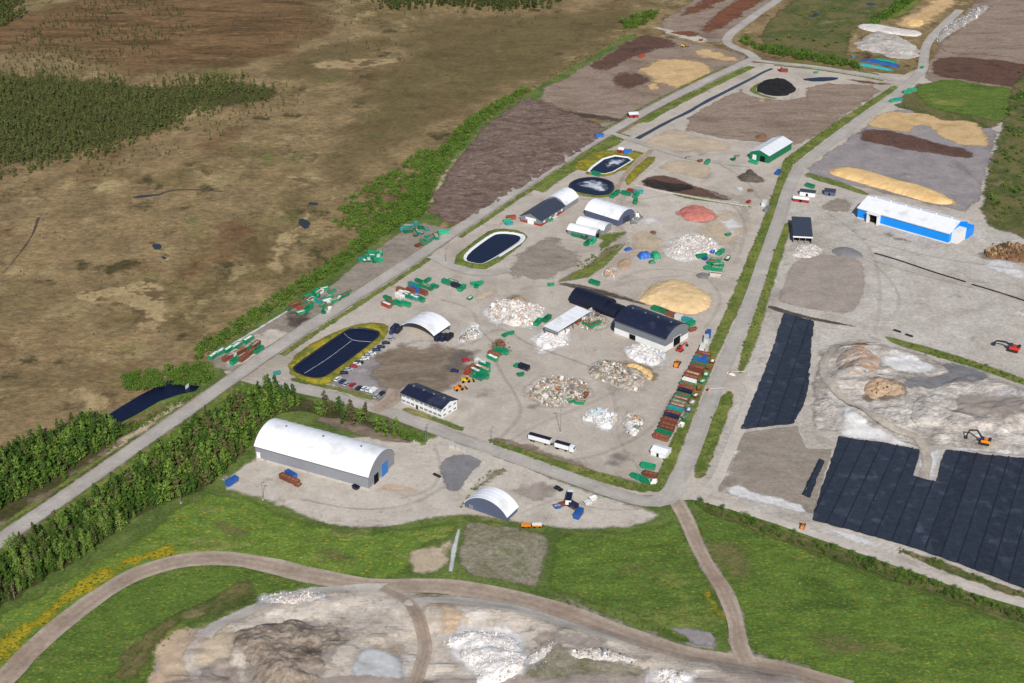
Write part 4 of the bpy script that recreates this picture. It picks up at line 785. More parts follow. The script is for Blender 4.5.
# ------------------------------------------------------------------ heaps
def heap(name, poly, mat, h, label, slope=0.7, rough=0.25, rs=4.0, cat='heap', jit=0.8, cell=None, deb=None, group=None, smooth=2, top=None):
    """a loose heap: sides at the angle of repose, uneven crest; deb = (material, count, smallest, largest)"""
    P = np.array([G(*p) for p in poly]); c = P.mean(0); zb = zflat(*c)
    s = hash_name(name+str(round(c[0]))) % 977
    def hh(f, X, Y):
        b = h*(1-np.exp(-np.maximum(f, 0)*slope/h*1.3)); return b*(1+rough*fbm(X/rs, Y/rs, s, 4))+rough*0.5*np.clip(f/3, 0, 1)*fbm(X/1.6, Y/1.6, s+3, 2)
    if deb and jit == 0.8: jit = 4.5 if mat == 'h_waste' else 3.2
    if mat in ('h_sand', 'h_chip', 'h_brick', 'h_soil'):
        cP = P.mean(0); Pa = P+(P-cP)/np.linalg.norm(P-cP, axis=1)[:, None]*3.0; patch('spilled_edge', Pa, {'h_sand': 'sand', 'h_chip': 'chips', 'h_brick': 'brick_dust', 'h_soil': 'soil_dark'}[mat], int(round(zb/DZ))+1, jit=2, js=5, soft=4, world_poly=True, reg=False); jit = 1.6
    size = max(np.ptp(P[:, 0]), np.ptp(P[:, 1]))
    root = empty(name, (0, 0, 0)) if deb else None
    o = patch('mound' if deb else name, poly, mat, 0, cell=cell or max(0.35, size/70), jit=jit, js=4 if jit < 3 else 7, height=hh, smooth=smooth, z=zb-0.03, parent=root, kind=None, reg=False)
    if deb:
        apron = {'pale_bits': 'white_dust', 'plastic_bits': 'white_dust', 'waste_bits': 'gravel_light', 'stone_bits': 'white_dust'}.get(deb[0], 'dirt')
        cP = P.mean(0); Pa = P+(P-cP)/np.linalg.norm(P-cP, axis=1)[:, None]*4.5; patch('scattered_dust', Pa, apron, int(round(zb/DZ))+1, jit=2, js=5, soft=5, world_poly=True, reg=False)
        mt, n, lo, hi = deb; n = int(n*2.0); lo *= 0.8; hi *= 0.72; Pc = chaikin(P, 1); mb = MB(); b = bbox(Pc); k = 0
        M_ = n*8; cx = RNG.uniform(b[0]-4, b[2]+4, M_); cy = RNG.uniform(b[1]-4, b[3]+4, M_); cf = sdist(Pc, cx, cy); u = RNG.random(M_); u2 = RNG.random(M_)
        ok = (cf > -5) & ((cf > 0) | (u < 0.28*np.exp(np.minimum(cf, 0)/2.0))) & ((vnoise(cx/4.5, cy/4.5, s) > 0.5) | (u2 > 0.8)); kk = np.nonzero(ok)[0][:n]
        cz = lift(np.full(len(kk), zb), cx[kk], cy[kk])+hh(cf[kk], cx[kk], cy[kk])
        for x, y, f, z in zip(cx[kk].tolist(), cy[kk].tolist(), cf[kk].tolist(), cz.tolist()):
            r_ = 0.5 if f < 0 else 1.0
            r = r_*lo*(hi/lo)**(random.random()**2.4)*(2.2 if random.random() < 0.06 else 1.0); a = [random.uniform(0.4, 1)*r for _ in range(3)]
            M = Matrix.Translation((x, y, z+a[2]*0.15)) @ Matrix.Rotation(random.uniform(0, 6.28), 4, 'Z') @ Matrix.Rotation(random.uniform(-.6, .6), 4, 'X') @ Matrix.Rotation(random.uniform(-.6, .6), 4, 'Y')
            j = [random.uniform(.6, 1) for _ in range(4)]
            v = [M @ Vector(p) for p in ((-a[0]/2*j[0], -a[1]/2, -a[2]/2), (a[0]/2, -a[1]/2*j[1], -a[2]/2), (a[0]/2*j[2], a[1]/2, -a[2]/2), (-a[0]/2, a[1]/2*j[3], -a[2]/2), (-a[0]/2*j[3], -a[1]/2*j[2], a[2]/2), (a[0]/2*j[1], -a[1]/2*j[0], a[2]/2), (a[0]/2*j[0], a[1]/2*j[2], a[2]/2), (-a[0]/2*j[1], a[1]/2*j[0], a[2]/2))]
            mb.add(v, [(3, 2, 1, 0), (4, 5, 6, 7), (0, 1, 5, 4), (1, 2, 6, 5), (2, 3, 7, 6), (3, 0, 4, 7)])
        d = mb.build('debris', mt, root); d['kind'] = 'stuff'; o = root
    tag(o, label, cat, group); return o
WASTE = [(204, 200, 196), (150, 132, 112), (206, 202, 198), (92, 118, 100), (176, 162, 148), (222, 218, 214), (190, 146, 96), (122, 112, 102), (168, 156, 144), (120, 138, 152), (196, 188, 178), (90, 78, 68), (214, 210, 206), (150, 140, 130), (160, 104, 84), (182, 172, 162), (218, 214, 208), (104, 96, 88), (158, 170, 168), (200, 190, 176), (140, 120, 98)]
plain('waste_bits', WASTE[0], 0.7, 0.3, islands=WASTE, var=0.1)
plain('pale_bits', WASTE[0], 0.8, 0.2, islands=[(224, 220, 216), (196, 184, 174), (212, 206, 200), (168, 154, 142), (232, 230, 228), (184, 168, 156)], var=0.1)
plain('plastic_bits', WASTE[0], 0.6, 0.3, islands=[(210, 216, 222), (226, 226, 226), (176, 202, 212), (218, 206, 196), (206, 206, 208), (156, 164, 190), (200, 178, 156), (230, 228, 226), (190, 194, 194), (214, 208, 202), (172, 186, 180), (222, 220, 218)], var=0.08)
plain('rust_bits', WASTE[0], 0.8, 0.3, islands=[(120, 72, 52), (150, 92, 64), (92, 70, 60), (132, 110, 96), (70, 60, 56)], var=0.15)
plain('wood_bits', WASTE[0], 0.85, 0.2, islands=[(150, 124, 94), (112, 90, 66), (176, 148, 112), (84, 68, 54), (134, 104, 76)], var=0.15)
plain('stone_bits', WASTE[0], 0.9, 0.2, islands=[(196, 192, 188), (172, 166, 160), (214, 210, 206), (150, 144, 138)], var=0.1)
heap('sand_heap', Q(600, 270, 8, (315, 235), (340, 190), (420, 130), (500, 92), (580, 85), (680, 100), (780, 140), (890, 215), (885, 285), (800, 345), (690, 358), (500, 310), (330, 262)), 'h_sand', 4.2, 'large golden sand heap behind the black roofed hall', rough=0.12)
heap('black_heap', Q(640, 0, 6.4, (725, 572), (800, 508), (930, 503), (972, 540), (1010, 575), (930, 620), (810, 610)), 'h_black', 2.0, 'flat black material heap beside the top road', rough=0.3, jit=1.5)
heap('brick_heap', Q(620, 120, 6.4, (365, 595), (400, 565), (470, 548), (550, 560), (625, 610), (590, 640), (500, 655), (420, 640)), 'h_brick', 3.6, 'crushed red brick heap in the pale middle yard', rough=0.2)
heap('soil_heap', Q(620, 120, 6.4, (750, 365), (800, 345), (820, 310), (850, 320), (860, 350), (920, 375), (900, 395), (800, 395)), 'h_soil', 2.5, 'dark soil heap in the yard below the green hall')
heap('soil_heap', Q(620, 120, 6.4, (805, 450), (830, 438), (862, 450), (845, 465), (815, 463)), 'h_brown', 1.6, 'small brown soil heap beside the white spill')
heap('soil_heap', Q(620, 120, 6.4, (855, 110), (900, 92), (945, 95), (935, 120), (880, 128)), 'h_brown', 2.2, 'brown soil heap just behind the green hall')
heap('wood_chip_heap', T(3, 1, (240, 5), (290, -16), (380, -5), (500, 35), (620, 62), (700, 95), (745, 125), (735, 136), (660, 132), (520, 92), (380, 52), (270, 22)), 'h_chip', 2.6, 'long orange wood chip windrow behind the blue hall', rough=0.1, smooth=1)
heap('wood_chip_heap', Q(780, 0, 4.197, (520, 100), (540, 82), (600, 84), (605, 105), (560, 115)), 'h_chip', 1.6, 'small orange chip heap on the far upper yard')
heap('grey_heap', T(3, 0, (335, 195), (380, 150), (430, 120), (520, 140), (580, 180), (620, 222), (540, 240), (420, 210)), 'pit_heap', 3.2, 'broad grey gravel heap beside the far yard turning area', rough=0.8, rs=9, slope=0.25, jit=5)
heap('chalk_heap', T(3, 0, (348, 100), (420, 95), (520, 115), (622, 128), (600, 150), (480, 135), (380, 122)), 'h_rubble', 1.8, 'long whitish heap above the grey gravel heap at the top')
heap('stone_heap', T(3, 0, (665, 165), (680, 125), (740, 90), (800, 50), (870, 20), (885, 35), (800, 95), (740, 125), (690, 172)), 'h_grey', 2, 'pale stone windrow slanting across the far upper right yard', deb=('stone_bits', 260, 0.8, 2.6))
heap('gravel_heap', T(3, 1, (250, 318), (290, 301), (350, 312), (385, 340), (370, 352), (310, 350), (260, 332)), 'h_millings', 1.8, 'flat dark grey gravel heap at the edge of the round pad', rough=0.12)
heap('stump_heap', T(3, 1, (862, 325), (930, 295), (1024, 298), (1075, 335), (1030, 372), (930, 352), (875, 350)), 'h_brown', 3.5, 'tangled brown heap of stumps and logs at the right edge', deb=('wood_bits', 420, 0.7, 3.2))
heap('rubble_heap', Q(500, 280, 8.533, (-140, 260), (-60, 195), (40, 165), (160, 200), (320, 215), (380, 270), (300, 385), (160, 400), (40, 375), (-80, 330)), 'h_rubble', 3.0, 'wide heap of white demolition rubble left of the long white shed', deb=('pale_bits', 620, 0.5, 2.4), rough=0.5)
heap('clay_heap', Q(500, 280, 8.533, (80, 165), (140, 140), (230, 165), (180, 205), (100, 200)), 'h_tan', 1.8, 'small tan heap above the white rubble', deb=('wood_bits', 40, 0.4, 1.2))
heap('plaster_heap', Q(500, 280, 8.533, (290, 500), (380, 440), (500, 420), (600, 410), (560, 480), (600, 560), (480, 590), (350, 610), (320, 560)), 'h_white', 1.8, 'spread white plaster heap in front of the long white shed', rough=0.5, deb=('pale_bits', 160, 0.3, 1.4))
heap('waste_heap', Q(500, 360, 8, (210, 290), (280, 190), (380, 150), (500, 150), (600, 150), (700, 190), (720, 270), (650, 330), (540, 350), (420, 380), (340, 350), (300, 310)), 'h_waste', 2.6, 'sprawling mixed waste heap with orange and green pieces left of centre', deb=('waste_bits', 520, 0.4, 2.4), rough=0.6)
heap('waste_heap', Q(580, 350, 6.83, (60, 150), (100, 100), (180, 80), (260, 90), (330, 130), (420, 160), (440, 230), (380, 290), (300, 260), (200, 225), (110, 205)), 'h_waste', 3.0, 'tall mixed waste heap in front of the black roofed hall', deb=('waste_bits', 520, 0.4, 2.2), rough=0.6)
heap('wood_chip_heap', Q(580, 350, 6.83, (300, 105), (350, 92), (430, 110), (500, 160), (510, 190), (470, 215), (430, 160), (360, 130)), 'h_chip', 2.2, 'light brown wood chip heap beside the tall mixed waste heap', deb=('wood_bits', 60, 0.3, 1.0))
heap('plastic_heap', Q(580, 350, 6.83, (10, 470), (60, 425), (140, 400), (190, 440), (250, 430), (262, 470), (230, 530), (150, 540), (100, 490), (40, 490)), 'h_white', 1.9, 'pale blue and white plastic heap in the middle of the yard', deb=('plastic_bits', 320, 0.4, 1.8), rough=0.6)
heap('waste_heap', Q(580, 350, 6.83, (295, 500), (320, 440), (370, 430), (430, 480), (420, 540), (370, 595), (320, 570)), 'h_white', 1.6, 'small white waste heap with orange and green pieces near the skip row', deb=('waste_bits', 130, 0.4, 2.0), rough=0.6)
heap('litter_heap', Q(600, 270, 8, (190, 640), (240, 590), (400, 610), (520, 660), (510, 740), (420, 770), (330, 740), (220, 690)), 'h_white', 2.0, 'white and green litter heap against the front of the black roofed hall', deb=('plastic_bits', 260, 0.4, 1.8), rough=0.6)
heap('scrap_heap', Q(500, 280, 8.533, (640, 340), (700, 280), (790, 240), (850, 320), (920, 340), (860, 410), (760, 430), (680, 400)), 'h_waste', 2.0, 'scrap heap right of the long white shed', deb=('waste_bits', 220, 0.4, 2.4), rough=0.6)
heap('rubbish_heap', Q(440, 320, 8.533, (160, 150), (240, 60), (320, 30), (330, 90), (350, 150), (260, 170), (200, 200)), 'h_waste', 1.6, 'white rubbish heap right of the arched shelter', deb=('plastic_bits', 150, 0.4, 1.6), rough=0.6)
heap('scrap_heap', Q(440, 320, 8.533, (450, 220), (500, 165), (560, 200), (570, 240), (540, 280), (470, 280)), 'h_brown', 2.4, 'rust brown scrap metal heap at the head of the skip line', deb=('rust_bits', 160, 0.4, 2.0), rough=0.5)
heap('rubble_heap', Q(600, 190, 6.4, (410, 400), (480, 320), (600, 275), (720, 320), (770, 380), (640, 445), (500, 455)), 'h_rubble', 1.2, 'flat white rubble heap in the middle yard below the brick heap', deb=('pale_bits', 380, 0.3, 1.8), rough=0.9, slope=0.3, jit=3)
heap('clay_heap', Q(600, 190, 6.4, (100, 470), (160, 435), (205, 450), (200, 500), (130, 520)), 'h_tan', 1.5, 'small tan heap below the blue tarpaulin')
heap('clay_heap', Q(600, 190, 6.4, (20, 540), (60, 490), (110, 520), (100, 560), (40, 575)), 'h_tan', 1.3, 'low tan heap with stones near the grass strip', deb=('pale_bits', 60, 0.4, 1.4))
heap('gravel_heap', Q(600, 190, 6.4, (605, 545), (650, 528), (700, 540), (690, 568), (630, 572)), 'h_millings', 1.3, 'small dark grey heap beside the white container in the middle yard')
heap('slate_heap', Q(600, 190, 6.4, (190, 200), (220, 140), (280, 150), (250, 200), (210, 225)), 'h_millings', 1.2, 'grey slate pile beside the white hall end', deb=('stone_bits', 60, 0.5, 2.0))
heap('soil_heap', Q(600, 190, 6.4, (310, 270), (340, 258), (370, 270), (350, 292)), 'h_brown', 1.3, 'tiny brown heap in the pale middle yard')
heap('rubble_heap', [(799, 246), (812, 244), (822, 252), (815, 258), (798, 258), (790, 256)], 'h_rubble', 1.2, 'low pale rubble in front of the black canopy', deb=('pale_bits', 160, 0.3, 1.4), rough=0.5)
heap('striped_heap', T(3, 2, (265, 90), (300, 60), (350, 40), (400, 60), (445, 90), (440, 130), (390, 150), (340, 165), (290, 140)), 'h_stripe', 4.5, 'grey mound with orange and white streaks beside the pit ramp', rough=0.4, rs=6)
heap('dirt_heap', T(3, 2, (330, 25), (380, 10), (410, 25), (400, 45), (345, 42)), 'h_brown', 1.5, 'small brown heap at the top of the pit ramp')
heap('dirt_heap', T(3, 2, (385, 205), (400, 170), (450, 170), (540, 195), (545, 225), (480, 235), (400, 240)), 'h_tan', 2.6, 'orange brown dirt heap in the middle of the pit', deb=('wood_bits', 70, 0.4, 1.6), rough=0.5)
heap('grey_heap', T(3, 2, (560, 300), (600, 240), (680, 215), (760, 250), (740, 320), (640, 360), (580, 350)), 'pit_heap', 1.6, 'low pale grey mound above the big liner', rough=1.0, rs=5, slope=0.25, jit=3)
heap('spoil_heap', T(3, 2, (440, 290), (520, 240), (590, 250), (570, 320), (490, 330)), 'pit_heap', 1.3, 'pale grey spoil mound beside the pit ramp', rough=0.8, rs=4, slope=0.18, jit=2.5)
heap('quarry_mound', Q(130, 560, 3.413, (350, 265), (440, 225), (580, 213), (720, 235), (745, 290), (660, 345), (640, 400), (620, 480), (420, 480), (380, 340)), 'h_quarry', 3.2, 'lumpy grey brown earth mounds in the workings at the bottom', rough=1.0, rs=8, slope=0.25, jit=6)
heap('white_heap', Q(400, 560, 3.413, (135, 292), (190, 262), (240, 245), (380, 255), (430, 330), (422, 385), (380, 440), (280, 440), (230, 372), (180, 315)), 'h_white', 2.6, 'bright white crushed plaster heap at the bottom centre', deb=('pale_bits', 420, 0.25, 1.2), rough=0.4)
heap('white_heap', Q(400, 560, 3.413, (855, 400), (920, 383), (1000, 410), (980, 450), (880, 450)), 'h_white', 1.8, 'small white plaster heap at the bottom edge near the road fork', deb=('pale_bits', 120, 0.25, 1.0), rough=0.4)
heap('rubble_heap', Q(400, 560, 3.413, (560, 340), (640, 320), (760, 345), (850, 355), (760, 375), (620, 360)), 'h_rubble', 1.2, 'scattered rubble strip with orange bits in the bottom workings', deb=('waste_bits', 150, 0.3, 1.4), rough=0.5)
heap('rubble_heap', Q(400, 560, 3.413, (440, 345), (520, 300), (530, 310), (470, 365), (430, 385)), 'h_rubble', 1.2, 'thin rubble ridge right of the bright white heap', deb=('pale_bits', 90, 0.3, 1.2), rough=0.5)
heap('rubble_heap', Q(130, 560, 3.413, (440, 130), (560, 110), (690, 130), (620, 165), (480, 165)), 'h_rubble', 1.0, 'pale stony ridge above the brown mounds in the workings', deb=('pale_bits', 200, 0.3, 1.2), rough=0.5)

# tyre marks worn across the yards
for pts in ([(505, 445), (540, 425), (600, 400), (640, 380), (668, 360)], [(500, 440), (520, 415), (515, 395), (500, 370), (490, 345)], [(640, 470), (620, 440), (615, 400), (600, 360)], [(560, 462), (600, 455), (650, 430), (675, 395)],
            [(470, 345), (500, 330), (530, 345), (570, 360), (610, 375)], [(440, 300), (470, 310), (480, 330), (500, 350)], [(395, 395), (415, 370), (440, 355), (465, 345)], [(520, 290), (560, 285), (600, 290), (640, 280), (700, 275), (735, 270)],
            [(620, 280), (650, 270), (700, 275), (720, 300), (705, 330)], [(640, 200), (680, 195), (730, 205), (745, 230), (735, 265)], [(520, 255), (545, 240), (565, 240), (600, 245)], [(785, 265), (830, 262), (870, 262), (900, 300), (880, 330)],
            [(870, 260), (920, 275), (980, 290), (1030, 300)], [(850, 235), (900, 250), (960, 262), (1020, 270)], [(820, 210), (845, 225), (870, 250), (880, 290), (875, 335)], [(400, 500), (430, 490), (440, 470), (435, 445)], [(300, 500), (360, 510), (410, 505), (450, 485)], [(520, 515), (560, 500), (600, 510), (640, 510)],
            [(690, 140), (740, 130), (790, 130)], [(720, 165), (745, 180), (760, 200)], [(860, 165), (900, 150), (950, 158), (975, 180)]):
    for off in (-1.1, 1.1):
        P = curve(pts); 
        q = [(p[0]+off*0.9, p[1]+off*0.35) for p in pts]
        ribbon('tyre_track', q, random.uniform(1.0, 2.2), random.choice(['tyre_marks', 'tyre_marks', 'tyre_marks_pale']), 27+(0 if off < 0 else 1), jit=0.6)

# ------------------------------------------------------------------ building materials
plain('roof_white', (226, 228, 234), 0.55, 0.3, var=0.05, vs_=0.3, dirt=((206, 206, 206), 0.12, 0.56))
plain('roof_pale', (214, 218, 224), 0.55, 0.3, var=0.05, vs_=0.15)
plain('roof_navy', (30, 35, 58), 0.45, 0.4, var=0.2, vs_=0.4, dirt=((50, 55, 76), 0.1, 0.56))
plain('roof_black', (20, 24, 44), 0.5, 0.4, var=0.15, vs_=0.3)
plain('roof_slate', (56, 62, 78), 0.5, 0.4, var=0.1, vs_=0.3)
plain('wall_grey', (136, 138, 146), 0.6, 0.3, var=0.06, vs_=0.3)
plain('wall_dark', (84, 92, 116), 0.6, 0.3, var=0.06, vs_=0.3)
plain('wall_mid', (120, 124, 130), 0.6, 0.3, var=0.08, vs_=0.3)
plain('wall_white', (226, 226, 226), 0.6, 0.3, var=0.05, vs_=0.3)
plain('wall_red', (150, 48, 42), 0.7, 0.3, var=0.12)
plain('wall_green', (16, 112, 76), 0.55, 0.4, var=0.08)
plain('wall_blue', (10, 140, 236), 0.5, 0.4, var=0.05, vs_=0.2)
plain('door_blue', (46, 118, 190), 0.5, 0.4, var=0.08)
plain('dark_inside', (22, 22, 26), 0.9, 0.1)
plain('office_glass', (128, 136, 146), 0.2, 0.6, var=0.1)
plain('glass', (40, 50, 66), 0.15, 0.6, var=0.1)
plain('steel', (150, 152, 156), 0.45, 0.5, metal=0.6)
plain('rubber', (26, 26, 28), 0.85, 0.2)
plain('black_steel', (40, 40, 44), 0.55, 0.4)

def frame(p0, p1):
    a = np.array(G(*p0)); b = np.array(G(*p1)); d = b-a; return a, math.atan2(d[1], d[0]), float(np.linalg.norm(d))
def depth_of(p0, p1, p2):
    a, r, l = frame(p0, p1); b = np.array(G(*p1)); c = np.array(G(*p2)); n = np.array([-math.sin(r), math.cos(r)]); return float((c-b)@n)
def arc(x0, x1, h, rise, n=16, th=0.0):
    """barrel profile between x0 and x1 springing at h"""
    w = (x1-x0)/2; R = (w*w+rise*rise)/(2*rise); cz = h+rise-R; a0 = math.asin(min(1, w/R)); a0 = a0 if rise <= w else math.pi-a0; out = []
    for i in range(n+1):
        a = -a0+2*a0*i/n; out.append(((x0+x1)/2+(R+th)*math.sin(a), cz+(R+th)*math.cos(a)))
    return out
def gable(x0, x1, h, rise, over=0.5):
    m = (x0+x1)/2; s = rise/((x1-x0)/2); return [(x0-over, h-over*s), (m, h+rise), (x1+over, h-over*s)]
def hall(name, label, p0, p1, D, h, rise, roof='arch', ridge='x', wmat='wall_grey', rmat='roof_white', base=None, ends=True, n=16, over=0.4, bays=0, wlow=None, group=None, skip=()):
    """hall with walls, roof and (as children) plinth; local x along its front wall, y to the back. Returns root, length"""
    a, r, Lx = frame(p0, p1); root = empty(name, (a[0], a[1], zat(*a)), r); tag(root, label, 'building', group)
    if ridge == 'x': span = (0, D); l0, l1 = 0, Lx
    else: span = (0, Lx); l0, l1 = 0, D
    prof = arc(span[0], span[1], h, rise, n) if roof == 'arch' else gable(span[0], span[1], h, rise, 0) if roof == 'gable' else [(span[0], h), (span[1], h+rise)]
    P3 = (lambda l, s, z: (l, s, z)) if ridge == 'x' else (lambda l, s, z: (s, l, z))
    t = 0.15                                            # wall thickness
    w = MB()
    for nm, s in (('front', span[0]), ('back', span[1])):       # the two long walls
        if (ridge == 'x' and nm == 'front' and 'front' in skip) or (ridge == 'y' and ((nm == 'front' and 'left' in skip) or (nm == 'back' and 'right' in skip))): continue
        zt = h if nm == 'front' or roof != 'mono' else h+rise; e = t if nm == 'front' else -t
        v = [P3(l0, s, -0.3), P3(l1, s, -0.3), P3(l1, s, zt), P3(l0, s, zt), P3(l0+t, s+e, -0.3), P3(l1-t, s+e, -0.3), P3(l1-t, s+e, zt), P3(l0+t, s+e, zt)]
        w.add(v, [(0, 1, 2, 3), (7, 6, 5, 4), (3, 2, 6, 7)])
    if ends:
        for nm, l, e in (('a', l0, t), ('b', l1, -t)):
            key = {('x', 'a'): 'left', ('x', 'b'): 'right', ('y', 'a'): 'front', ('y', 'b'): 'back'}[(ridge, nm)]
            if key in skip: continue
            ring = [(span[0], -0.3)]+[(q, z) for q, z in prof]+[(span[1], -0.3)]
            k = len(ring); v = [P3(l, q, z) for q, z in ring]+[P3(l+e, q, z) for q, z in ring]
            w.add(v, [tuple(range(k)), tuple(range(2*k-1, k-1, -1))])
    w.build('wall', wmat, root)
    # roof shell
    th = 0.22
    if roof == 'arch': o = arc(span[0]-0.25, span[1]+0.25, h-0.1, rise+0.2, n, th); i_ = arc(span[0]-0.25, span[1]+0.25, h-0.1, rise+0.2, n)
    elif roof == 'gable': o = [(q, z+th+0.05) for q, z in gable(span[0], span[1], h, rise, over)]; i_ = [(q, z+0.05) for q, z in gable(span[0], span[1], h, rise, over)]
    else: o = [(span[0]-over, h+th+.05), (span[1]+over, h+rise+th+.05)]; i_ = [(span[0]-over, h+.05), (span[1]+over, h+rise+.05)]
    k = len(o); mb = MB(); v = []
    for l in (l0-over, l1+over):
        v += [P3(l, q, z) for q, z in o]+[P3(l, q, z) for q, z in i_]
    f = []
    for j in range(k-1): f += [(j, j+1, 2*k+j+1, 2*k+j), (k+j, 3*k+j, 3*k+j+1, k+j+1), (j, k+j, k+j+1, j+1), (2*k+j, 2*k+j+1, 3*k+j+1, 3*k+j)]
    f += [(0, 2*k, 3*k, k), (k-1, 2*k-1, 4*k-1, 3*k-1)]
    rf = mb.add(v, f).build('roof', rmat, root)
    if bays:
        for b in range(1, bays):                        # standing seams over the roof
            l = l0+(l1-l0)*b/bays; m2 = MB(); v = []
            for q, z in o: v += [P3(l-0.06, q, z-0.02), P3(l+0.06, q, z-0.02), P3(l+0.06, q, z+0.10), P3(l-0.06, q, z+0.10)]
            m2.add(v, [x for j in range(k-1) for x in ((4*j+2, 4*j+3, 4*j+7, 4*j+6), (4*j, 4*j+3, 4*j+7, 4*j+4), (4*j+1, 4*j+2, 4*j+6, 4*j+5))]); m2.build('seam', rmat, rf)
    if base:                                            # plinth just proud of the walls
        m3 = MB(); bh, bm = base; e = 0.06; X1, Y1 = (Lx, D)
        if 'front' not in skip: m3.box(-e, X1+e, -e, 0.05, -0.3, bh)
        m3.box(-e, X1+e, Y1-0.05, Y1+e, -0.3, bh); m3.box(-e, 0.05, 0.05, Y1-0.05, -0.3, bh)
        if 'right' not in skip: m3.box(X1-0.05, X1+e, 0.05, Y1-0.05, -0.3, bh)
        m3.build('plinth', bm, root)
    return root, Lx
def vents(root, n, L, D, z, mat='steel', y=0.5):
    for k in range(n):
        u = L*(k+0.5)/n; v = MB(); v.box(u-0.35, u+0.35, D*y-0.35, D*y+0.35, z-0.6, z+0.5); v.frustum((u-0.5, u+0.5, D*y-0.5, D*y+0.5), (u-0.2, u+0.2, D*y-0.2, D*y+0.2), z+0.5, z+0.8); v.build('vent', mat, root)
def gutter(root, L, h, mat='steel'): MB().box(-0.3, L+0.3, -0.62, -0.46, h-0.28, h-0.1).build('gutter', mat, root)
def on_wall(root, name, mat, side, u0, u1, z0, z1, Lx, D, out=0.09, inset=None, frame_mat=None):
    """door or window on a wall: side front/right/left, u along that wall"""
    def mk(mb, a, b, c, d, o0, o1):
        if side == 'front': mb.box(a, b, -o1, -o0, c, d)
        elif side == 'right': mb.box(Lx+o0, Lx+o1, a, b, c, d)
        else: mb.box(-o1, -o0, a, b, c, d)
        return mb
    o = mk(MB(), u0, u1, z0, z1, -0.05, out).build(name, mat, root)
    if frame_mat:
        m = MB(); w = 0.18
        mk(m, u0-w, u1+w, z1, z1+w, -0.02, out+0.06); mk(m, u0-w, u0, z0, z1, -0.02, out+0.06); mk(m, u1, u1+w, z0, z1, -0.02, out+0.06); m.build('frame', frame_mat, o)
    return o

# big arched hall
D1 = depth_of((256.3, 459), (368.7, 490.5), (397, 466)); bh, L1 = hall('arched_hall', 'long white barrel roofed hall with grey walls beside the forest strip', (256.3, 459), (368.7, 490.5), D1, 7.0, 6.4, n=28, base=(1.0, 'concrete'), bays=13)
on_wall(bh, 'door', 'dark_inside', 'right', D1*0.20, D1*0.38, 0, 5, L1, D1, frame_mat='wall_grey'); on_wall(bh, 'door', 'door_blue', 'right', D1*0.5, D1*0.74, 0, 6.6, L1, D1, frame_mat='wall_grey')
on_wall(bh, 'hatch', 'wall_white', 'front', 0.5, 2.5, 1, 4, L1, D1)
vents(bh, 3, L1, D1, 13.7); gutter(bh, L1, 7.0)
# small arched shelter
D2 = depth_of((465, 507), (507, 521.5), (516, 513)); sh, L2 = hall('arched_shelter', 'small white arched shelter with dark blue front south of the front road', (465, 507), (507, 521.5), max(9, D2), 2.2, 5.6, ridge='y', wmat='wall_dark', n=18, bays=4)
on_wall(sh, 'door', 'wall_mid', 'front', L2*0.1, L2*0.2, 0, 2.2, L2, D2)
# office
D3 = depth_of((401.8, 403), (442, 419.5), (456, 409.5)); of, L3 = hall('office_building', 'two storey white office with dark blue roof and rows of windows', (401.8, 403), (442, 419.5), D3, 5.8, 1.8, roof='gable', wmat='wall_white', rmat='roof_navy', base=(0.5, 'concrete'), bays=7, over=0.5)
for k in range(9):
    u = L3*(k+0.5)/9
    for z in (1.2, 4.0):
        if (k, z) == (3, 1.2): on_wall(of, 'door', 'black_steel', 'front', u-0.6, u+0.6, 0, 2.2, L3, D3, frame_mat='wall_grey'); continue
        on_wall(of, 'window', 'office_glass', 'front', u-1.15, u+1.15, z, z+1.2, L3, D3, frame_mat='wall_white')
for z in (1.2, 4.0):
    for k in range(3): on_wall(of, 'window', 'office_glass', 'right', D3*(k+.5)/3-1.0, D3*(k+.5)/3+1.0, z, z+1.1, L3, D3, frame_mat='wall_white')
vents(of, 4, L3, D3, 7.9); gutter(of, L3, 5.6); MB().box(-0.7, -0.1, D3*.3, D3*.6, -0.2, 2.6).build('porch', 'wall_grey', of)
# arched canopy between containers
D4 = 15.0; ca, L4 = hall('canopy', 'white arched canopy resting on dark containers at the worn yard', (401, 331), (434, 341), D4, 3.2, 4.0, ridge='y', wmat='wall_dark', n=18, skip=('front', 'left', 'right'), bays=3)
# long white shed
D5 = depth_of((544.5, 335), (557.5, 339.5), (588, 319)); ls, L5 = hall('open_shed', 'long narrow white roofed shed open on its right side', (544.5, 335), (557.5, 339.5), D5, 5.2, -0.6, roof='mono', ridge='y', wmat='wall_mid', rmat='roof_white', skip=('right', 'front'), bays=6)
m = MB()
for k in range(5): m2 = MB().box(L5-0.3, L5, D5*k/4.02, D5*k/4.02+0.3, -0.3, 4.6); m2.build('post', 'steel', ls)
MB().box(0, L5, 0, 0.2, 3.0, 5.0).build('gable_panel', 'wall_mid', ls)
# black tarpaulin halls
hall('tarpaulin_hall', 'longer black tarpaulin covered arched hall behind the white shed', (569.5, 303), (601.5, 314.5), 13, 2.5, 4.2, n=14, wmat='roof_black', rmat='roof_black', bays=6)
hall('tarpaulin_hall', 'shorter black tarpaulin covered hall beside the black roofed hall', (602.5, 314.8), (614, 318.8), 11, 2.0, 3.4, n=14, wmat='roof_black', rmat='roof_black', bays=3)
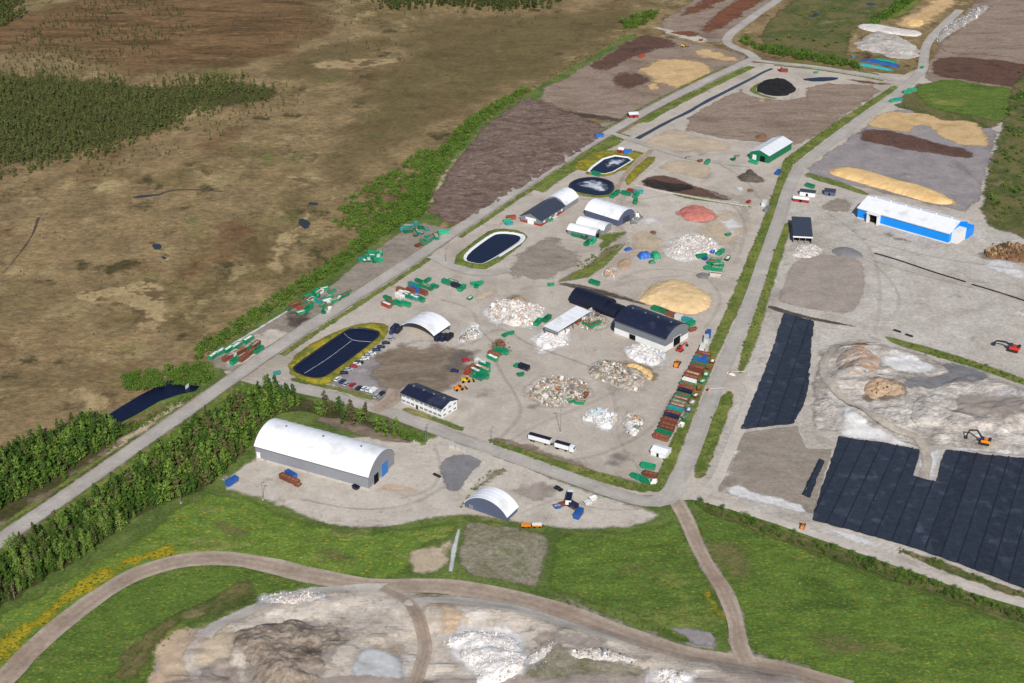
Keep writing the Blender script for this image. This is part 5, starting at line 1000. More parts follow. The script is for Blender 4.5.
# black roofed hall
D7 = depth_of((614.4, 333), (665, 352), (686, 337.5)); bk, L7 = hall('sorting_hall', 'large grey hall with dark blue arched roof and white base', (614.4, 333), (665, 352), D7, 7.6, 4.0, n=18, wmat='wall_mid', rmat='roof_navy', base=(3.2, 'wall_white'), bays=8)
on_wall(bk, 'door', 'dark_inside', 'right', D7*0.35, D7*0.65, 0, 5, L7, D7, frame_mat='wall_white'); on_wall(bk, 'opening', 'dark_inside', 'front', L7*0.3, L7*0.42, 0, 3, L7, D7, frame_mat='concrete')
MB().box(-3.2, -0.05, 1.5, 5, -0.3, 3.6).build('side_bay', 'roof_navy', bk)
vents(bk, 4, L7, D7, 11.9); gutter(bk, L7, 7.6)
# red barn and white annex
D8 = depth_of((520.5, 221.5), (541, 226.5), (561, 210.5)); rb, L8 = hall('red_barn', 'grey barn with red base and dark slate gable roof by the main road', (520.5, 221.5), (541, 226.5), D8, 4.0, 3.4, roof='gable', ridge='y', wmat='wall_mid', rmat='roof_slate', over=0.6, base=(1.3, 'wall_red'))
on_wall(rb, 'gable_cladding', 'wall_white', 'front', L8*0.25, L8*0.75, 2.6, 4.2, L8, D8); on_wall(rb, 'door', 'wall_white', 'front', L8*0.35, L8*0.65, 0, 2.6, L8, D8)
for k in range(4): on_wall(rb, 'window', 'wall_white', 'right', D8*(k+.4)/4, D8*(k+.7)/4, 1.2, 2.6, L8, D8)
D8b = depth_of((546.5, 208), (561, 210.2), (574.5, 200.5)); a, r, _ = frame((520.5, 221.5), (541, 226.5)); nx, ny = -math.sin(r), math.cos(r)
an, La = hall('white_annex', 'white barrel roofed hall joined to the back of the red barn', (520.5, 221.5), (541, 226.5), 17, 3.6, 4.6, ridge='y', wmat='wall_grey', rmat='roof_white', n=16, bays=4)
an.location = (a[0]+nx*(D8+0.7), a[1]+ny*(D8+0.7), zat(*a))
# three white halls
Dw = depth_of((585, 216), (618, 226.5), (630, 217)); wa, Lw = hall('storage_hall', 'largest of the three pale roofed halls near the round pond', (585, 216), (618, 226.5), Dw, 4.2, 4.4, n=16, wmat='wall_dark', rmat='roof_white', bays=6)
on_wall(wa, 'door', 'roof_slate', 'right', Dw*0.3, Dw*0.7, 0, 4.4, Lw, Dw)
wb, Lb = hall('storage_hall', 'middle of the three pale roofed halls near the round pond', (576.5, 228), (603.5, 235), 9.5, 3.0, 2.8, n=14, wmat='wall_grey', rmat='roof_white', bays=5)
wc, Lc = hall('storage_hall', 'front one of the three pale roofed halls near the round pond', (567.5, 234.5), (594.5, 240.5), 8.0, 3.2, 2.4, n=14, wmat='wall_mid', rmat='roof_white', bays=5)
on_wall(wc, 'door', 'dark_inside', 'right', 2, 6, 0, 3, Lc, 8.0)
# green hall
D10 = depth_of((749.5, 159), (768.5, 163.5), (788.5, 149)); gh, L10 = hall('green_hall', 'green walled hall with pale gable roof beside the east road', (749.5, 159), (768.5, 163.5), D10, 5.6, 2.6, roof='gable', ridge='y', wmat='wall_green', rmat='roof_pale', bays=5, over=0.5)
on_wall(gh, 'door', 'wall_white', 'front', L10*0.15, L10*0.35, 0, 4, L10, D10, frame_mat='wall_green'); on_wall(gh, 'door', 'dark_inside', 'front', L10*0.55, L10*0.8, 0, 4.2, L10, D10, frame_mat='wall_green')
# blue hall
D11 = depth_of((857, 218), (948, 244), (967, 232)); bl, L11 = hall('blue_hall', 'long bright blue hall with white roof on the pale yard', (857, 218), (948, 244), D11, 7.0, 4.0, roof='gable', wmat='wall_blue', rmat='roof_white', base=(0.7, 'roof_pale'), over=0.6, bays=14)
pr = MB(); pr.box(8, 9, -3, 0, -0.3, 6.2); pr.box(15, 16, -3, 0, -0.3, 6.2); pr.box(7.6, 16.4, -3.3, 0, 6.2, 6.9); pr.build('porch', 'wall_white', bl); on_wall(bl, 'door', 'dark_inside', 'front', 9, 15, 0, 6, L11, D11)
MB().box(L11, L11+4.5, 3.5, D11*0.55, -0.3, 7.4).build('end_bay', 'wall_white', bl); MB().box(L11+0.05, L11+5.2, D11*0.56, D11-1, -0.3, 6.2).build('end_bay', 'wall_blue', bl)
vents(bl, 6, L11, D11, 11.4, 'wall_white'); gutter(bl, L11, 6.8, 'wall_white')
# black canopy in the east
D12 = depth_of((793, 243), (811.5, 244), (815.5, 226)); bc, L12 = hall('black_canopy', 'dark blue single slope canopy with white front edge on the pale yard', (793, 243), (811.5, 244), max(15, D12), 4.4, 0.8, roof='mono', wmat='wall_dark', rmat='roof_slate', skip=('front',), bays=0)
MB().box(-0.4, L12+0.4, -0.62, -0.42, 3.9, 4.75).build('fascia', 'wall_white', bc)
for b in range(4): MB().box(L12*b/3.1, L12*b/3.1+0.3, -0.2, 0.1, -0.3, 4.4).build('post', 'steel', bc)
# small sheds
def shed(px, lx, dy, h, wm, rm, label, rot=None, roof='gable', name='shed'):
    a = G(*px); p1 = (px[0]+10, px[1]+3.4) if rot is None else rot
    s, L = hall(name, label, px, p1, dy, h, 0.9, roof=roof, wmat=wm, rmat=rm, over=0.25)
    sc = lx/L; s.scale = (sc, 1, 1); MB().box(L*0.4, L*0.55, -0.08, 0.02, 0, 1.9).build('door', 'dark_inside', s); return s
shed((799.5, 195.5), 10, 5, 2.8, 'wall_white', 'roof_slate', 'low white shed with slate roof by the east road bend', (815, 197.5))
shed((793, 201.5), 10, 3, 2.2, 'wall_red', 'roof_pale', 'low red shed in the yard corner by the black canopy', (808.5, 203.5))
shed((824, 195.5), 7, 6, 2.8, 'wall_dark', 'roof_slate', 'small dark hut near the corner of the blue hall', (834, 196.5))
shed((629.5, 118.5), 7, 6, 2.6, 'wall_red', 'roof_pale', 'red hut with pale roof beside the upper main road', (637, 118))
shed((618, 153), 4, 4, 2.6, 'wall_red', 'roof_pale', 'tiny red and white hut at the pond corner', (624, 154))
shed((650.5, 455), 7.5, 6.5, 2.4, 'wall_white', 'roof_white', 'white flat hut at the near end of the skip row', (667, 460))

# ------------------------------------------------------------------ containers and skips
COL = {'green': (20, 134, 96), 'lightgreen': (44, 158, 122), 'darkgreen': (14, 96, 64), 'rust': (124, 72, 56), 'red': (152, 66, 52), 'blue': (38, 92, 168), 'white': (214, 214, 212), 'navy': (28, 34, 58), 'teal': (40, 140, 140), 'orange': (206, 120, 44), 'grey': (128, 130, 132)}
for k, c in COL.items(): plain('paint_'+k, c, 0.5, 0.4, var=0.14, vs_=0.6, objrand=0.3, dirt=((112, 98, 84), 0.5, 0.57))
plain('load_mix', (150, 130, 110), 0.9, 0.2, islands=None, var=0.4, vs_=1.6, objrand=0.3, dirt=((190, 182, 174), 0.9, 0.52))
plain('load_rust', (128, 84, 62), 0.9, 0.2, var=0.35, vs_=1.5, objrand=0.25, dirt=((90, 66, 56), 0.8, 0.52))
plain('load_white', (206, 202, 198), 0.9, 0.2, var=0.25, vs_=1.5, objrand=0.15, dirt=((150, 138, 124), 0.8, 0.55))
SK = {}
def skip_mesh(kind, col, load):
    key = (kind, col, load)
    if key in SK: return SK[key]
    L, W, H = {'skip': (5.2, 2.2, 1.7), 'roll': (6.6, 2.4, 2.3), 'box': (6.1, 2.4, 2.6), 'small': (3.6, 2.0, 1.5)}[kind]
    b = MB(); t = 0.1
    if kind == 'box':
        b.box(-L/2, L/2, -W/2, W/2, 0, H)
        r = b
        for k in range(9):
            x = -L/2+L*(k+.5)/9
            for s in (-1, 1): r.box(x-0.09, x+0.09, s*W/2-0.04, s*W/2+0.04, 0.15, H-0.15)
        d = MB().box(L/2, L/2+0.05, -W/2+0.1, W/2-0.1, 0.1, H-0.1)
        SK[key] = [('body', b.mesh('body', 'paint_'+col)), ('door', d.mesh('door', 'paint_'+col))]
        return SK[key]
    e = 0.7 if kind in ('skip', 'small') else 0.05
    lo = (-L/2+e, L/2-e, -W/2+0.1, W/2-0.1); up = (-L/2, L/2, -W/2, W/2)
    o = [(lo[0], lo[2], 0), (lo[1], lo[2], 0), (lo[1], lo[3], 0), (lo[0], lo[3], 0), (up[0], up[2], H), (up[1], up[2], H), (up[1], up[3], H), (up[0], up[3], H)]
    i = [(up[0]+t, up[2]+t, H), (up[1]-t, up[2]+t, H), (up[1]-t, up[3]-t, H), (up[0]+t, up[3]-t, H), (lo[0]+t, lo[2]+t, t), (lo[1]-t, lo[2]+t, t), (lo[1]-t, lo[3]-t, t), (lo[0]+t, lo[3]-t, t)]
    b.add(o+i, [(3, 2, 1, 0), (0, 1, 5, 4), (1, 2, 6, 5), (2, 3, 7, 6), (3, 0, 4, 7), (4, 5, 9, 8), (5, 6, 10, 9), (6, 7, 11, 10), (7, 4, 8, 11), (8, 9, 13, 12), (9, 10, 14, 13), (10, 11, 15, 14), (11, 8, 12, 15), (12, 13, 14, 15)])
    r = MB()
    for s in (-1, 1):
        r.box(-L/2-0.06, L/2+0.06, s*W/2-0.08, s*W/2+0.08, H-0.06, H+0.08)
        for k in range(4): x = -L/2+L*(k+.8)/4.6; r.box(x-0.08, x+0.08, s*(W/2)-0.10, s*(W/2)+0.06, 0.2, H-0.08)
        r.box(s*L/2-0.08, s*L/2+0.08, -W/2+0.09, W/2-0.09, H-0.05, H+0.07)
    out = [('body', b.mesh('body', 'paint_'+col)), ('rim', r.mesh('rim', 'paint_'+col))]
    if load:
        g = MB(); nx, ny = 7, 4; v = []
        rr = random.Random(hash_name(kind+col+load))
        for j in range(ny):
            for k in range(nx):
                x = -L/2+0.2+(L-0.4)*k/(nx-1); y = -W/2+0.12+(W-0.24)*j/(ny-1); ed = (j in (0, ny-1)) or (k in (0, nx-1)); v.append((x, y, H-0.25+(0 if ed else rr.uniform(-0.1, 0.55))))
        g.add(v, [(j*nx+k, j*nx+k+1, (j+1)*nx+k+1, (j+1)*nx+k) for j in range(ny-1) for k in range(nx-1)]); out.append(('load', g.mesh('load', 'load_'+load)))
    SK[key] = out; return out
NM = {'skip': 'skip', 'roll': 'roll_off_container', 'box': 'shipping_container', 'small': 'skip'}
CT = {'skip': 'skip', 'roll': 'container', 'box': 'container', 'small': 'skip'}
def put_skip(px, ang, kind, col, load, label, group, z=None, dz=0.0):
    x, y = px if z == 'w' else G(*px)
    o = empty(NM[kind], (x, y, zat(x, y)+dz), ang); tag(o, label, CT[kind], group)
    for nm, me in skip_mesh(kind, col, load): link(nm, me, o)
    return o
CN = {'green': 'green', 'lightgreen': 'pale green', 'darkgreen': 'dark green', 'rust': 'rusty brown', 'red': 'red', 'blue': 'blue', 'white': 'white', 'navy': 'dark blue', 'teal': 'teal', 'orange': 'orange', 'grey': 'grey'}
LD = {'': 'empty', 'mix': 'filled', 'rust': 'scrap filled', 'white': 'rubble filled'}
KN = {'skip': 'skip', 'roll': 'open container', 'box': 'shipping container', 'small': 'small skip'}
ORD = ['leftmost', 'second from left', 'third from left', 'fourth from left', 'fifth from left', 'sixth from left', 'seventh from left', 'eighth from left', 'ninth from left', 'tenth from left']
NTH = ['nearest', 'second from', 'third from', 'fourth from', 'fifth from', 'sixth from', 'seventh from', 'eighth from', 'ninth from', 'tenth from', 'eleventh from', 'twelfth from']
def cluster(where, group, items, ang, jit=0.12):
    cnt = {}
    for it in items: cnt.setdefault((it[1], it[2], it[3]), []).append(it[0][0])
    for it in items:
        px, kind, col, load = it[0], it[1], it[2], it[3]; a = (it[4] if len(it) > 4 else ang)+random.uniform(-jit, jit)
        lbl = ' '.join(x for x in (LD[load] if kind != 'box' else '', CN[col], KN[kind], where) if x)
        same = sorted(cnt[(kind, col, load)])
        if len(same) > 1 and len(same) <= 10: lbl += ', '+ORD[same.index(px[0])]
        put_skip(px, a, kind, col, load, lbl, group)
def dirpx(p, q): a, b = np.array(G(*p)), np.array(G(*q)); return math.atan2(b[1]-a[1], b[0]-a[0])
A_road = dirpx((230, 378), (400, 268)); A_x = dirpx((614.4, 333), (665, 352)); A_row = dirpx((655, 442), (672, 447))
# cluster A: the near end of the western skip yard
rnd = random.Random(3)
itA = [(p, 'roll', c, l) for p, c, l in zip(Q(200, 280, 6.83, (95, 530), (140, 505), (200, 485), (250, 465), (330, 420), (190, 545), (230, 520), (280, 500), (330, 470), (380, 455), (240, 565), (300, 545), (350, 505), (400, 490)),
        ['green', 'green', 'green', 'green', 'green', 'rust', 'white', 'rust', 'green', 'rust', 'green', 'rust', 'rust', 'green'], ['white', 'white', 'white', 'white', 'white', 'rust', 'mix', 'rust', 'mix', 'mix', '', 'rust', 'rust', ''])]
cluster('at the western yard near end', 'skips at the near end of the western yard', itA, A_road)
itB = []
for p, c in zip(Q(200, 280, 6.83, (610, 205), (650, 185), (700, 165), (690, 200), (740, 185), (690, 232), (740, 210), (740, 120), (790, 90), (760, 145), (800, 130), (830, 150), (850, 70), (900, 88), (840, 180), (870, 155), (880, 125), (920, 150), (950, 135), (990, 115), (850, 225), (880, 215), (720, 140), (820, 95)),
                ['green', 'rust', 'green', 'red', 'green', 'green', 'green', 'green', 'green', 'white', 'green', 'teal', 'green', 'lightgreen', 'green', 'white', 'green', 'green', 'green', 'green', 'green', 'white', 'rust', 'white']):
    itB.append((p, rnd.choice(['skip', 'roll', 'skip']), c, rnd.choice(['', '', 'mix', 'white', 'rust']), A_road+rnd.choice([0, 0, 0.3, -0.4])))
cluster('amid the western skip yard', 'skips in the middle of the western yard', itB, A_road)
itC = [(p, rnd.choice(['skip', 'small']), rnd.choice(['lightgreen', 'green', 'teal', 'green']), rnd.choice(['', '', 'white']), rnd.uniform(0, 3)) for p in Q(350, 210, 6.827, (80, 345), (110, 325), (150, 300), (180, 305), (130, 350), (160, 335), (195, 330), (210, 305), (205, 355), (170, 355), (150, 320), (100, 355))]
cluster('in the tight cluster by western shrubs', 'skips in the tight cluster by the western shrubs', itC, 0)
itD = [(p, rnd.choice(['skip', 'small', 'roll']), rnd.choice(['green', 'teal', 'green', 'lightgreen', 'rust'] if k > 9 else ['green', 'teal', 'darkgreen']), rnd.choice(['', 'rust', 'mix', '']), rnd.uniform(0, 3)) for k, p in enumerate(Q(350, 210, 6.827, (370, 140), (400, 125), (430, 135), (400, 155), (440, 115), (460, 150), (490, 130), (520, 140), (450, 180), (480, 165), (530, 190), (570, 185), (600, 170), (640, 165), (490, 215), (530, 220), (470, 250), (510, 240), (550, 210), (590, 195)))]
cluster('at the western yard far end', 'skips at the far end of the western yard', itD, 0)
itE = [(p, k, c, l, a) for p, k, c, l, a in zip(Q(350, 210, 6.827, (430, 525), (470, 495), (530, 490), (470, 540), (520, 535), (545, 545), (580, 530), (450, 560), (350, 560), (370, 580), (340, 600), (400, 600), (440, 610), (480, 620), (255, 610), (275, 640), (330, 650), (380, 655), (250, 660), (420, 560), (500, 575)),
        ['box', 'skip', 'skip', 'roll', 'roll', 'skip', 'skip', 'box', 'box', 'roll', 'roll', 'roll', 'roll', 'roll', 'skip', 'roll', 'roll', 'roll', 'roll', 'box', 'box'],
        ['teal', 'green', 'green', 'green', 'green', 'green', 'green', 'blue', 'rust', 'white', 'white', 'green', 'teal', 'green', 'green', 'green', 'green', 'green', 'red', 'rust', 'rust'],
        ['', '', '', '', 'mix', '', '', '', '', 'white', 'white', '', 'white', '', '', 'rust', '', '', 'white', '', ''], [A_x]*2+[A_road]*2+[A_x]*17)]
cluster('across from the western yard', 'containers north of the arched canopy', itE, A_x)
cluster('on the tan yard below the lined pond', 'containers on the tan yard', [((453, 284), 'roll', 'green', 'mix', A_x), ((446.5, 284), 'box', 'green', '', A_x), ((456, 287.5), 'box', 'navy', '', A_x), ((462, 290), 'roll', 'green', '', A_road), ((475, 285), 'skip', 'green', '', 0.3), ((480, 285), 'skip', 'lightgreen', '', 0.9), ((477, 287.3), 'skip', 'green', '', 1.2), ((470, 299.5), 'small', 'green', 'white', 0.8)], 0)
z5 = lambda *p: Q(440, 320, 8.533, *p)
cluster('in the line beside the worn yard', 'skips left of the waste heap', [(p, k, c, l, a) for p, k, c, l, a in zip(z5((500, 285), (460, 310), (450, 340), (540, 285), (380, 395), (345, 375), (330, 420), (300, 450), (380, 440), (320, 500), (370, 490), (260, 430), (240, 460), (290, 480)),
        ['roll']*12+['skip', 'skip'], ['green', 'red', 'green', 'green', 'green', 'white', 'rust', 'green', 'green', 'green', 'green', 'red', 'red', 'green'], ['', 'rust', 'white', '', '', 'white', 'white', 'white', 'mix', '', '', 'rust', '', 'mix'], [A_x]*11+[A_road]*3)], A_x)
cluster('above the sprawling waste heap', 'skips by the dark box', [((516.5, 367), 'small', 'green', '', 1), ((520.5, 376), 'small', 'green', '', .4), ((524, 369), 'box', 'navy', '', A_x), ((505, 336.5), 'small', 'green', '', .9), ((511, 334.5), 'small', 'green', '', .4)], 0)
cluster('at the foot of the long white shed', 'skips by the long white shed', [((538, 324), 'roll', 'green', '', A_road), ((547, 320.5), 'roll', 'green', '', A_road), ((579, 304.5), 'small', 'green', '', A_x), ((588, 327), 'roll', 'green', 'rust', A_x), ((596, 326), 'roll', 'green', 'rust', .6), ((580, 323), 'roll', 'rust', 'rust', .2), ((551, 286), 'small', 'green', '', .2), ((594.5, 284.5), 'roll', 'green', '', A_x)], 0)
cluster('lying in the sprawling waste heap', 'skips in the sprawling waste heap', [((572, 402), 'skip', 'green', 'mix', .3), ((580, 404), 'skip', 'green', 'mix', -.2), ((585, 397), 'skip', 'rust', 'rust', 1.2)], 0)
cluster('behind the black roofed hall', 'containers behind the black roofed hall', [((657, 311), 'box', 'green', '', A_x), ((664, 313.5), 'box', 'green', '', A_x), ((670, 316), 'box', 'rust', '', A_x), ((680, 319.5), 'box', 'white', '', A_x), ((687, 322), 'box', 'teal', '', A_x), ((690, 326), 'roll', 'green', '', .8), ((692, 331), 'skip', 'rust', 'rust', .5)], 0)
cluster('at the east side of the middle yard', 'skips at the east side of the middle yard', [((701.5, 258), 'roll', 'green', '', .2), ((705, 260), 'small', 'blue', '', .8), ((712.5, 253), 'small', 'blue', '', 1.0), ((720.5, 254), 'roll', 'green', '', 1.0), ((716, 262), 'roll', 'green', 'mix', -.2), ((713, 264.7), 'roll', 'green', 'rust', -.2), ((718, 267), 'roll', 'green', 'mix', .2), ((710, 269.8), 'roll', 'green', '', -.2), ((717, 270.7), 'roll', 'green', 'mix', -.2), ((727.5, 260), 'skip', 'darkgreen', 'white', 1.2), ((728, 236), 'small', 'green', '', .2), ((715.5, 276.5), 'roll', 'white', 'rust', -.2)], 0)
cluster('near the round pond', 'containers near the round pond', [((613.5, 197), 'roll', 'green', '', A_road), ((616.5, 195), 'roll', 'green', '', A_road), ((626, 195), 'roll', 'green', '', A_x), ((632, 193), 'roll', 'red', '', A_x), ((636, 197), 'roll', 'green', '', 1.2), ((638, 194), 'roll', 'teal', '', .3), ((635.5, 203), 'roll', 'green', '', 1.3), ((596, 175.5), 'box', 'green', '', A_x), ((507, 222), 'skip', 'lightgreen', '', .3), ((509, 225), 'skip', 'teal', '', .5), ((511, 219.5), 'box', 'red', '', .3), ((549, 221.5), 'skip', 'green', '', .5), ((553, 219), 'skip', 'white', '', .6)], 0)
cluster('before the small pale halls', 'containers before the pale halls', [((577, 237), 'roll', 'green', '', A_x), ((583, 238.5), 'roll', 'darkgreen', '', A_x), ((588, 244.5), 'roll', 'green', '', A_road), ((593, 243), 'roll', 'lightgreen', '', A_road)], 0)
cluster('in the yard before the green hall', 'containers before the green hall', [((707.5, 163.5), 'roll', 'green', '', A_road), ((753.5, 163.5), 'roll', 'lightgreen', '', A_x), ((733, 160.5), 'small', 'darkgreen', '', .4), ((737, 157.5), 'small', 'grey', 'rust', .2), ((688, 159), 'small', 'grey', 'rust', .2), ((700, 162), 'small', 'rust', 'rust', .5)], 0)
cluster('beside the low sheds at the east road bend', 'containers at the east road bend', [((810, 187.5), 'roll', 'green', '', A_x), ((778, 174), 'box', 'blue', '', 1.2), ((767, 211), 'box', 'grey', '', 1.2), ((764, 205), 'box', 'white', '', 1.2), ((748.5, 203), 'small', 'red', '', .9)], 0)
cluster('by the far upper road', 'containers by the far upper road', [((907, 93.5), 'roll', 'lightgreen', '', .1), ((912, 91.5), 'roll', 'lightgreen', '', .1), ((893, 102), 'roll', 'lightgreen', '', .6), ((898, 101), 'roll', 'teal', '', .4), ((599.5, 137.5), 'box', 'blue', '', .1), ((627.5, 153.5), 'box', 'blue', '', .1), ((642, 57.5), 'box', 'red', '', .7), ((701, 41), 'small', 'rust', '', .3), ((922, 68.5), 'small', 'green', '', .9), ((816, 73.5), 'small', 'lightgreen', '', .1), ((784, 72), 'box', 'red', '', -.2), ((780, 70), 'small', 'white', '', .2), ((853, 57.5), 'small', 'teal', '', .2)], 0)
cluster('at the front yard corner', 'containers at the front corner of the yard', [((648, 468.5), 'roll', 'green', '', A_row), ((650, 477), 'roll', 'rust', 'rust', A_row), ((636, 478), 'skip', 'green', '', A_row), ((641, 480.5), 'skip', 'green', '', A_row), ((646, 483), 'skip', 'green', '', A_row), ((653, 483.5), 'small', 'white', '', 0)], 0)
# the row along the east fence
ROWN = ['first', 'second', 'third', 'fourth', 'fifth', 'sixth', 'seventh', 'eighth', 'ninth', 'tenth', 'eleventh', 'twelfth', 'thirteenth', 'fourteenth', 'fifteenth', 'sixteenth', 'seventeenth', 'eighteenth', 'nineteenth', 'twentieth', 'twenty first', 'twenty second', 'twenty third', 'twenty fourth']
cols = ['rust', 'green', 'rust', 'rust', 'rust', 'navy', 'rust', 'teal', 'rust', 'green', 'rust', 'green', 'navy', 'red', 'green', 'white', 'rust', 'rust', 'rust', 'red', 'green', 'blue', 'green', 'red']
P0 = np.array(G(661.5, 439)); P1 = np.array(G(703, 357)); n = len(cols)
for k, c in enumerate(cols):
    p = P0+(P1-P0)*k/(n-1); kind = 'roll' if c in ('rust', 'green', 'red', 'teal') else 'box'; ld = rnd.choice(['rust', 'mix', '', 'rust'])if kind == 'roll' else ''
    lbl = ' '.join(x for x in (LD[ld] if kind == 'roll' else '', CN[c], KN[kind], 'in east row,', ROWN[k], 'from the white hut') if x)
    put_skip(tuple(p+RNG.uniform(-.4, .4, 2)), A_row+rnd.uniform(-.05, .05), kind, c, ld, lbl, 'containers in the row along the east fence', z='w').scale = (1.15, 1.05, 1)
    if k % 2 == 0 and k > 2:
        d = np.array([math.cos(A_row), math.sin(A_row)]); q = p+d*6.2; c2 = rnd.choice(['white', 'green', 'rust', 'grey', 'blue'])
        put_skip(tuple(q), A_row+1.57+rnd.uniform(-.3, .3), 'small', c2, rnd.choice(['white', 'mix', '']), 'small %s skip behind the %s container of the long east row' % (CN[c2], ROWN[k]), 'small skips behind the east row', z='w')
cluster('at the upper end of the east row', 'containers at the upper end of the east row', [((708.5, 336), 'box', 'blue', '', 1.3), ((706, 341), 'box', 'white', '', 1.3), ((702, 350.5), 'box', 'white', '', 1.3), ((704, 362), 'box', 'blue', '', 1.2), ((701, 352), 'small', 'navy', '', .5)], 0)
# containers carrying the canopy, and loose ones
cluster('under the canopy left side', 'containers carrying the canopy', [((394.5, 330), 'box', 'navy', '', dirpx((401, 331), (401+6, 331-6))), ((398.5, 331.5), 'box', 'navy', '', dirpx((401, 331), (407, 325)))], 0, 0.02)
cluster('under the canopy right side', 'containers carrying the canopy', [((439, 339.3), 'box', 'navy', '', A_road), ((444, 339.5), 'box', 'navy', '', A_road), ((449, 339), 'box', 'navy', '', A_road)], 0, 0.02)
cluster('before the long arched hall', 'containers before the arched hall', [((291, 477), 'box', 'blue', '', A_x), ((286, 480), 'roll', 'rust', 'rust', A_x), ((293, 483), 'roll', 'rust', 'rust', A_x), ((297.5, 486), 'small', 'rust', 'rust', A_x), ((356, 489), 'small', 'navy', '', A_x), ((232, 483.5), 'box', 'blue', '', A_road), ((225, 481), 'small', 'grey', 'mix', A_road)], 0)
cluster('on the plot by the small shelter', 'boxes on the plot by the small shelter', [((578.5, 516), 'box', 'blue', '', A_road), ((572, 507), 'box', 'navy', '', A_x), ((588, 504.5), 'small', 'white', 'white', .3), ((593, 500), 'small', 'white', '', .6), ((557.5, 508), 'small', 'blue', 'mix', .4), ((563, 505.5), 'small', 'rust', '', .4)], 0)

# ------------------------------------------------------------------ tarpaulin covered stacks
def tarp(px, lx, ly, h, col, ang, label, name='tarpaulin_stack'):
    x, y = G(*px); mb = MB(); n, m = 12, 7; v = []
    for j in range(m):
        for i in range(n):
            u = -1+2*i/(n-1); w = -1+2*j/(m-1); e = max(abs(u), abs(w)); z = h*(1-e**4)*(1-0.12*math.sin(i*1.7+j))
            v.append((u*lx/2*(1+0.04*math.sin(3*j)), w*ly/2*(1+0.05*math.cos(2*i)), max(0, z)))
    mb.add(v, [(j*n+i, j*n+i+1, (j+1)*n+i+1, (j+1)*n+i) for j in range(m-1) for i in range(n-1)]); o = mb.build(name, 'paint_'+col, None, True); o.location = (x, y, zat(x, y)); o.rotation_euler = (0, 0, ang); tag(o, label, 'tarpaulin'); return o
tarp((644.5, 257), 8, 6, 3.2, 'blue', .3, 'round bright blue tarpaulin covered stack in the middle yard')
tarp((655.5, 257), 5, 7, 3.2, 'green', .3, 'green tarpaulin covered stack right beside the blue one'); tarp((652, 263), 4, 3, 1.6, 'green', .2, 'low green bundle below the green tarpaulin stack')
tarp((628, 250), 5, 3, 1.4, 'blue', .6, 'small dull blue bundle left of the blue tarpaulin')
tarp((880, 63.5), 34, 5, 2.4, 'blue', dirpx((860, 61), (900, 68)), 'long bright blue tarpaulin row near the top right crossing')
tarp((872, 67), 36, 4, 1.8, 'teal', dirpx((860, 61), (900, 68)), 'long pale teal tarpaulin row below the blue one'); tarp((885, 61), 20, 4, 1.6, 'green', dirpx((860, 61), (900, 68)), 'green covered row behind the long blue tarpaulin')

# ------------------------------------------------------------------ vehicles
for k, c in {'cwhite': (226, 228, 230), 'cred': (178, 34, 34), 'cdark': (34, 38, 46), 'cnavy': (28, 42, 92), 'csilver': (168, 174, 178), 'cblack': (18, 18, 20), 'cblue': (40, 62, 96)}.items(): plain(k, c, 0.25, 0.6, var=0.03)
plain('machine_orange', (222, 132, 36), 0.45, 0.4, var=0.1); plain('machine_yellow', (216, 168, 40), 0.45, 0.4, var=0.1); plain('machine_red', (196, 52, 36), 0.45, 0.4, var=0.1)
WHEEL = MB().tube((0, -0.12, 0), (0, 0.12, 0), 0.33, n=12).mesh('wheel', 'rubber')
def wheels(root, pts, s=1.0):
    for x, y in pts: o = link('wheel', WHEEL, root); o.location = (x, y, 0.33*s); o.scale = (s, s*1.1, s)
def car(px, ang, col, label, van=False):
    x, y = G(*px); r = empty('car' if not van else 'van', (x, y, zat(x, y)), ang); tag(r, label, 'van' if van else 'car', 'cars in the car park' if not van else None)
    L, W = (5.2, 1.95) if van else (4.5, 1.8)
    low = [(-L/2, 0.3), (L/2-0.1, 0.3), (L/2, 0.55), (L/2-0.05, 0.78), (L/2-1.0, 0.95), (-L/2+0.1, 0.98), (-L/2, 0.7)]
    if van: low = [(-L/2, 0.35), (L/2-0.1, 0.35), (L/2, 0.6), (L/2-0.1, 0.95), (L/2-0.7, 1.15), (-L/2+0.02, 1.2)]
    MB().prism([(a, z) for a, z in low], -W/2, W/2, axis='y').build('body', col, r)
    top = (-L/2+0.35, L/2-1.75) if not van else (-L/2+0.05, L/2-1.5); zt = 1.45 if not van else 2.1; zb = 0.955 if not van else 1.16
    MB().frustum((top[0]-0.25 if not van else top[0], top[1]+0.6, -W/2+0.05, W/2-0.05), (top[0]+0.2, top[1]-0.05, -W/2+0.22, W/2-0.22), zb, zt).build('windows', 'glass' if not van else col, r)
    MB().box(top[0]+0.2, top[1]-0.05, -W/2+0.2, W/2-0.2, zt+0.003, zt+0.06).build('roof', col, r)
    for s in (-1, 1): MB().box(L/2-0.12, L/2+0.01, s*W*0.36-0.16, s*W*0.36+0.16, 0.56, 0.72).build('headlight', 'wall_white', r)
    wheels(r, [(L*0.3, W/2-0.1), (L*0.3, -W/2+0.1), (-L*0.3, W/2-0.1), (-L*0.3, -W/2+0.1)])
    return r
ca1 = dirpx((354, 367), (367, 366)); ca2 = A_road
car((381, 348), ca1, 'cnavy', 'dark blue car near the canopy at the upper end of the parking row'); car((371.7, 354.5), ca1, 'cwhite', 'white car next to the dark blue one in the upper parking row')
car((364.7, 359.6), ca1, 'cwhite', 'second white car down the upper parking row beside the long pond'); car((359.5, 363.6), ca1, 'cdark', 'black car between the white and red cars in the upper parking row')
car((353.7, 367.6), ca1, 'cred', 'red car in the upper parking row along the long pond'); car((344, 374), ca1, 'cdark', 'dark car at the lower end of the upper parking row', False)
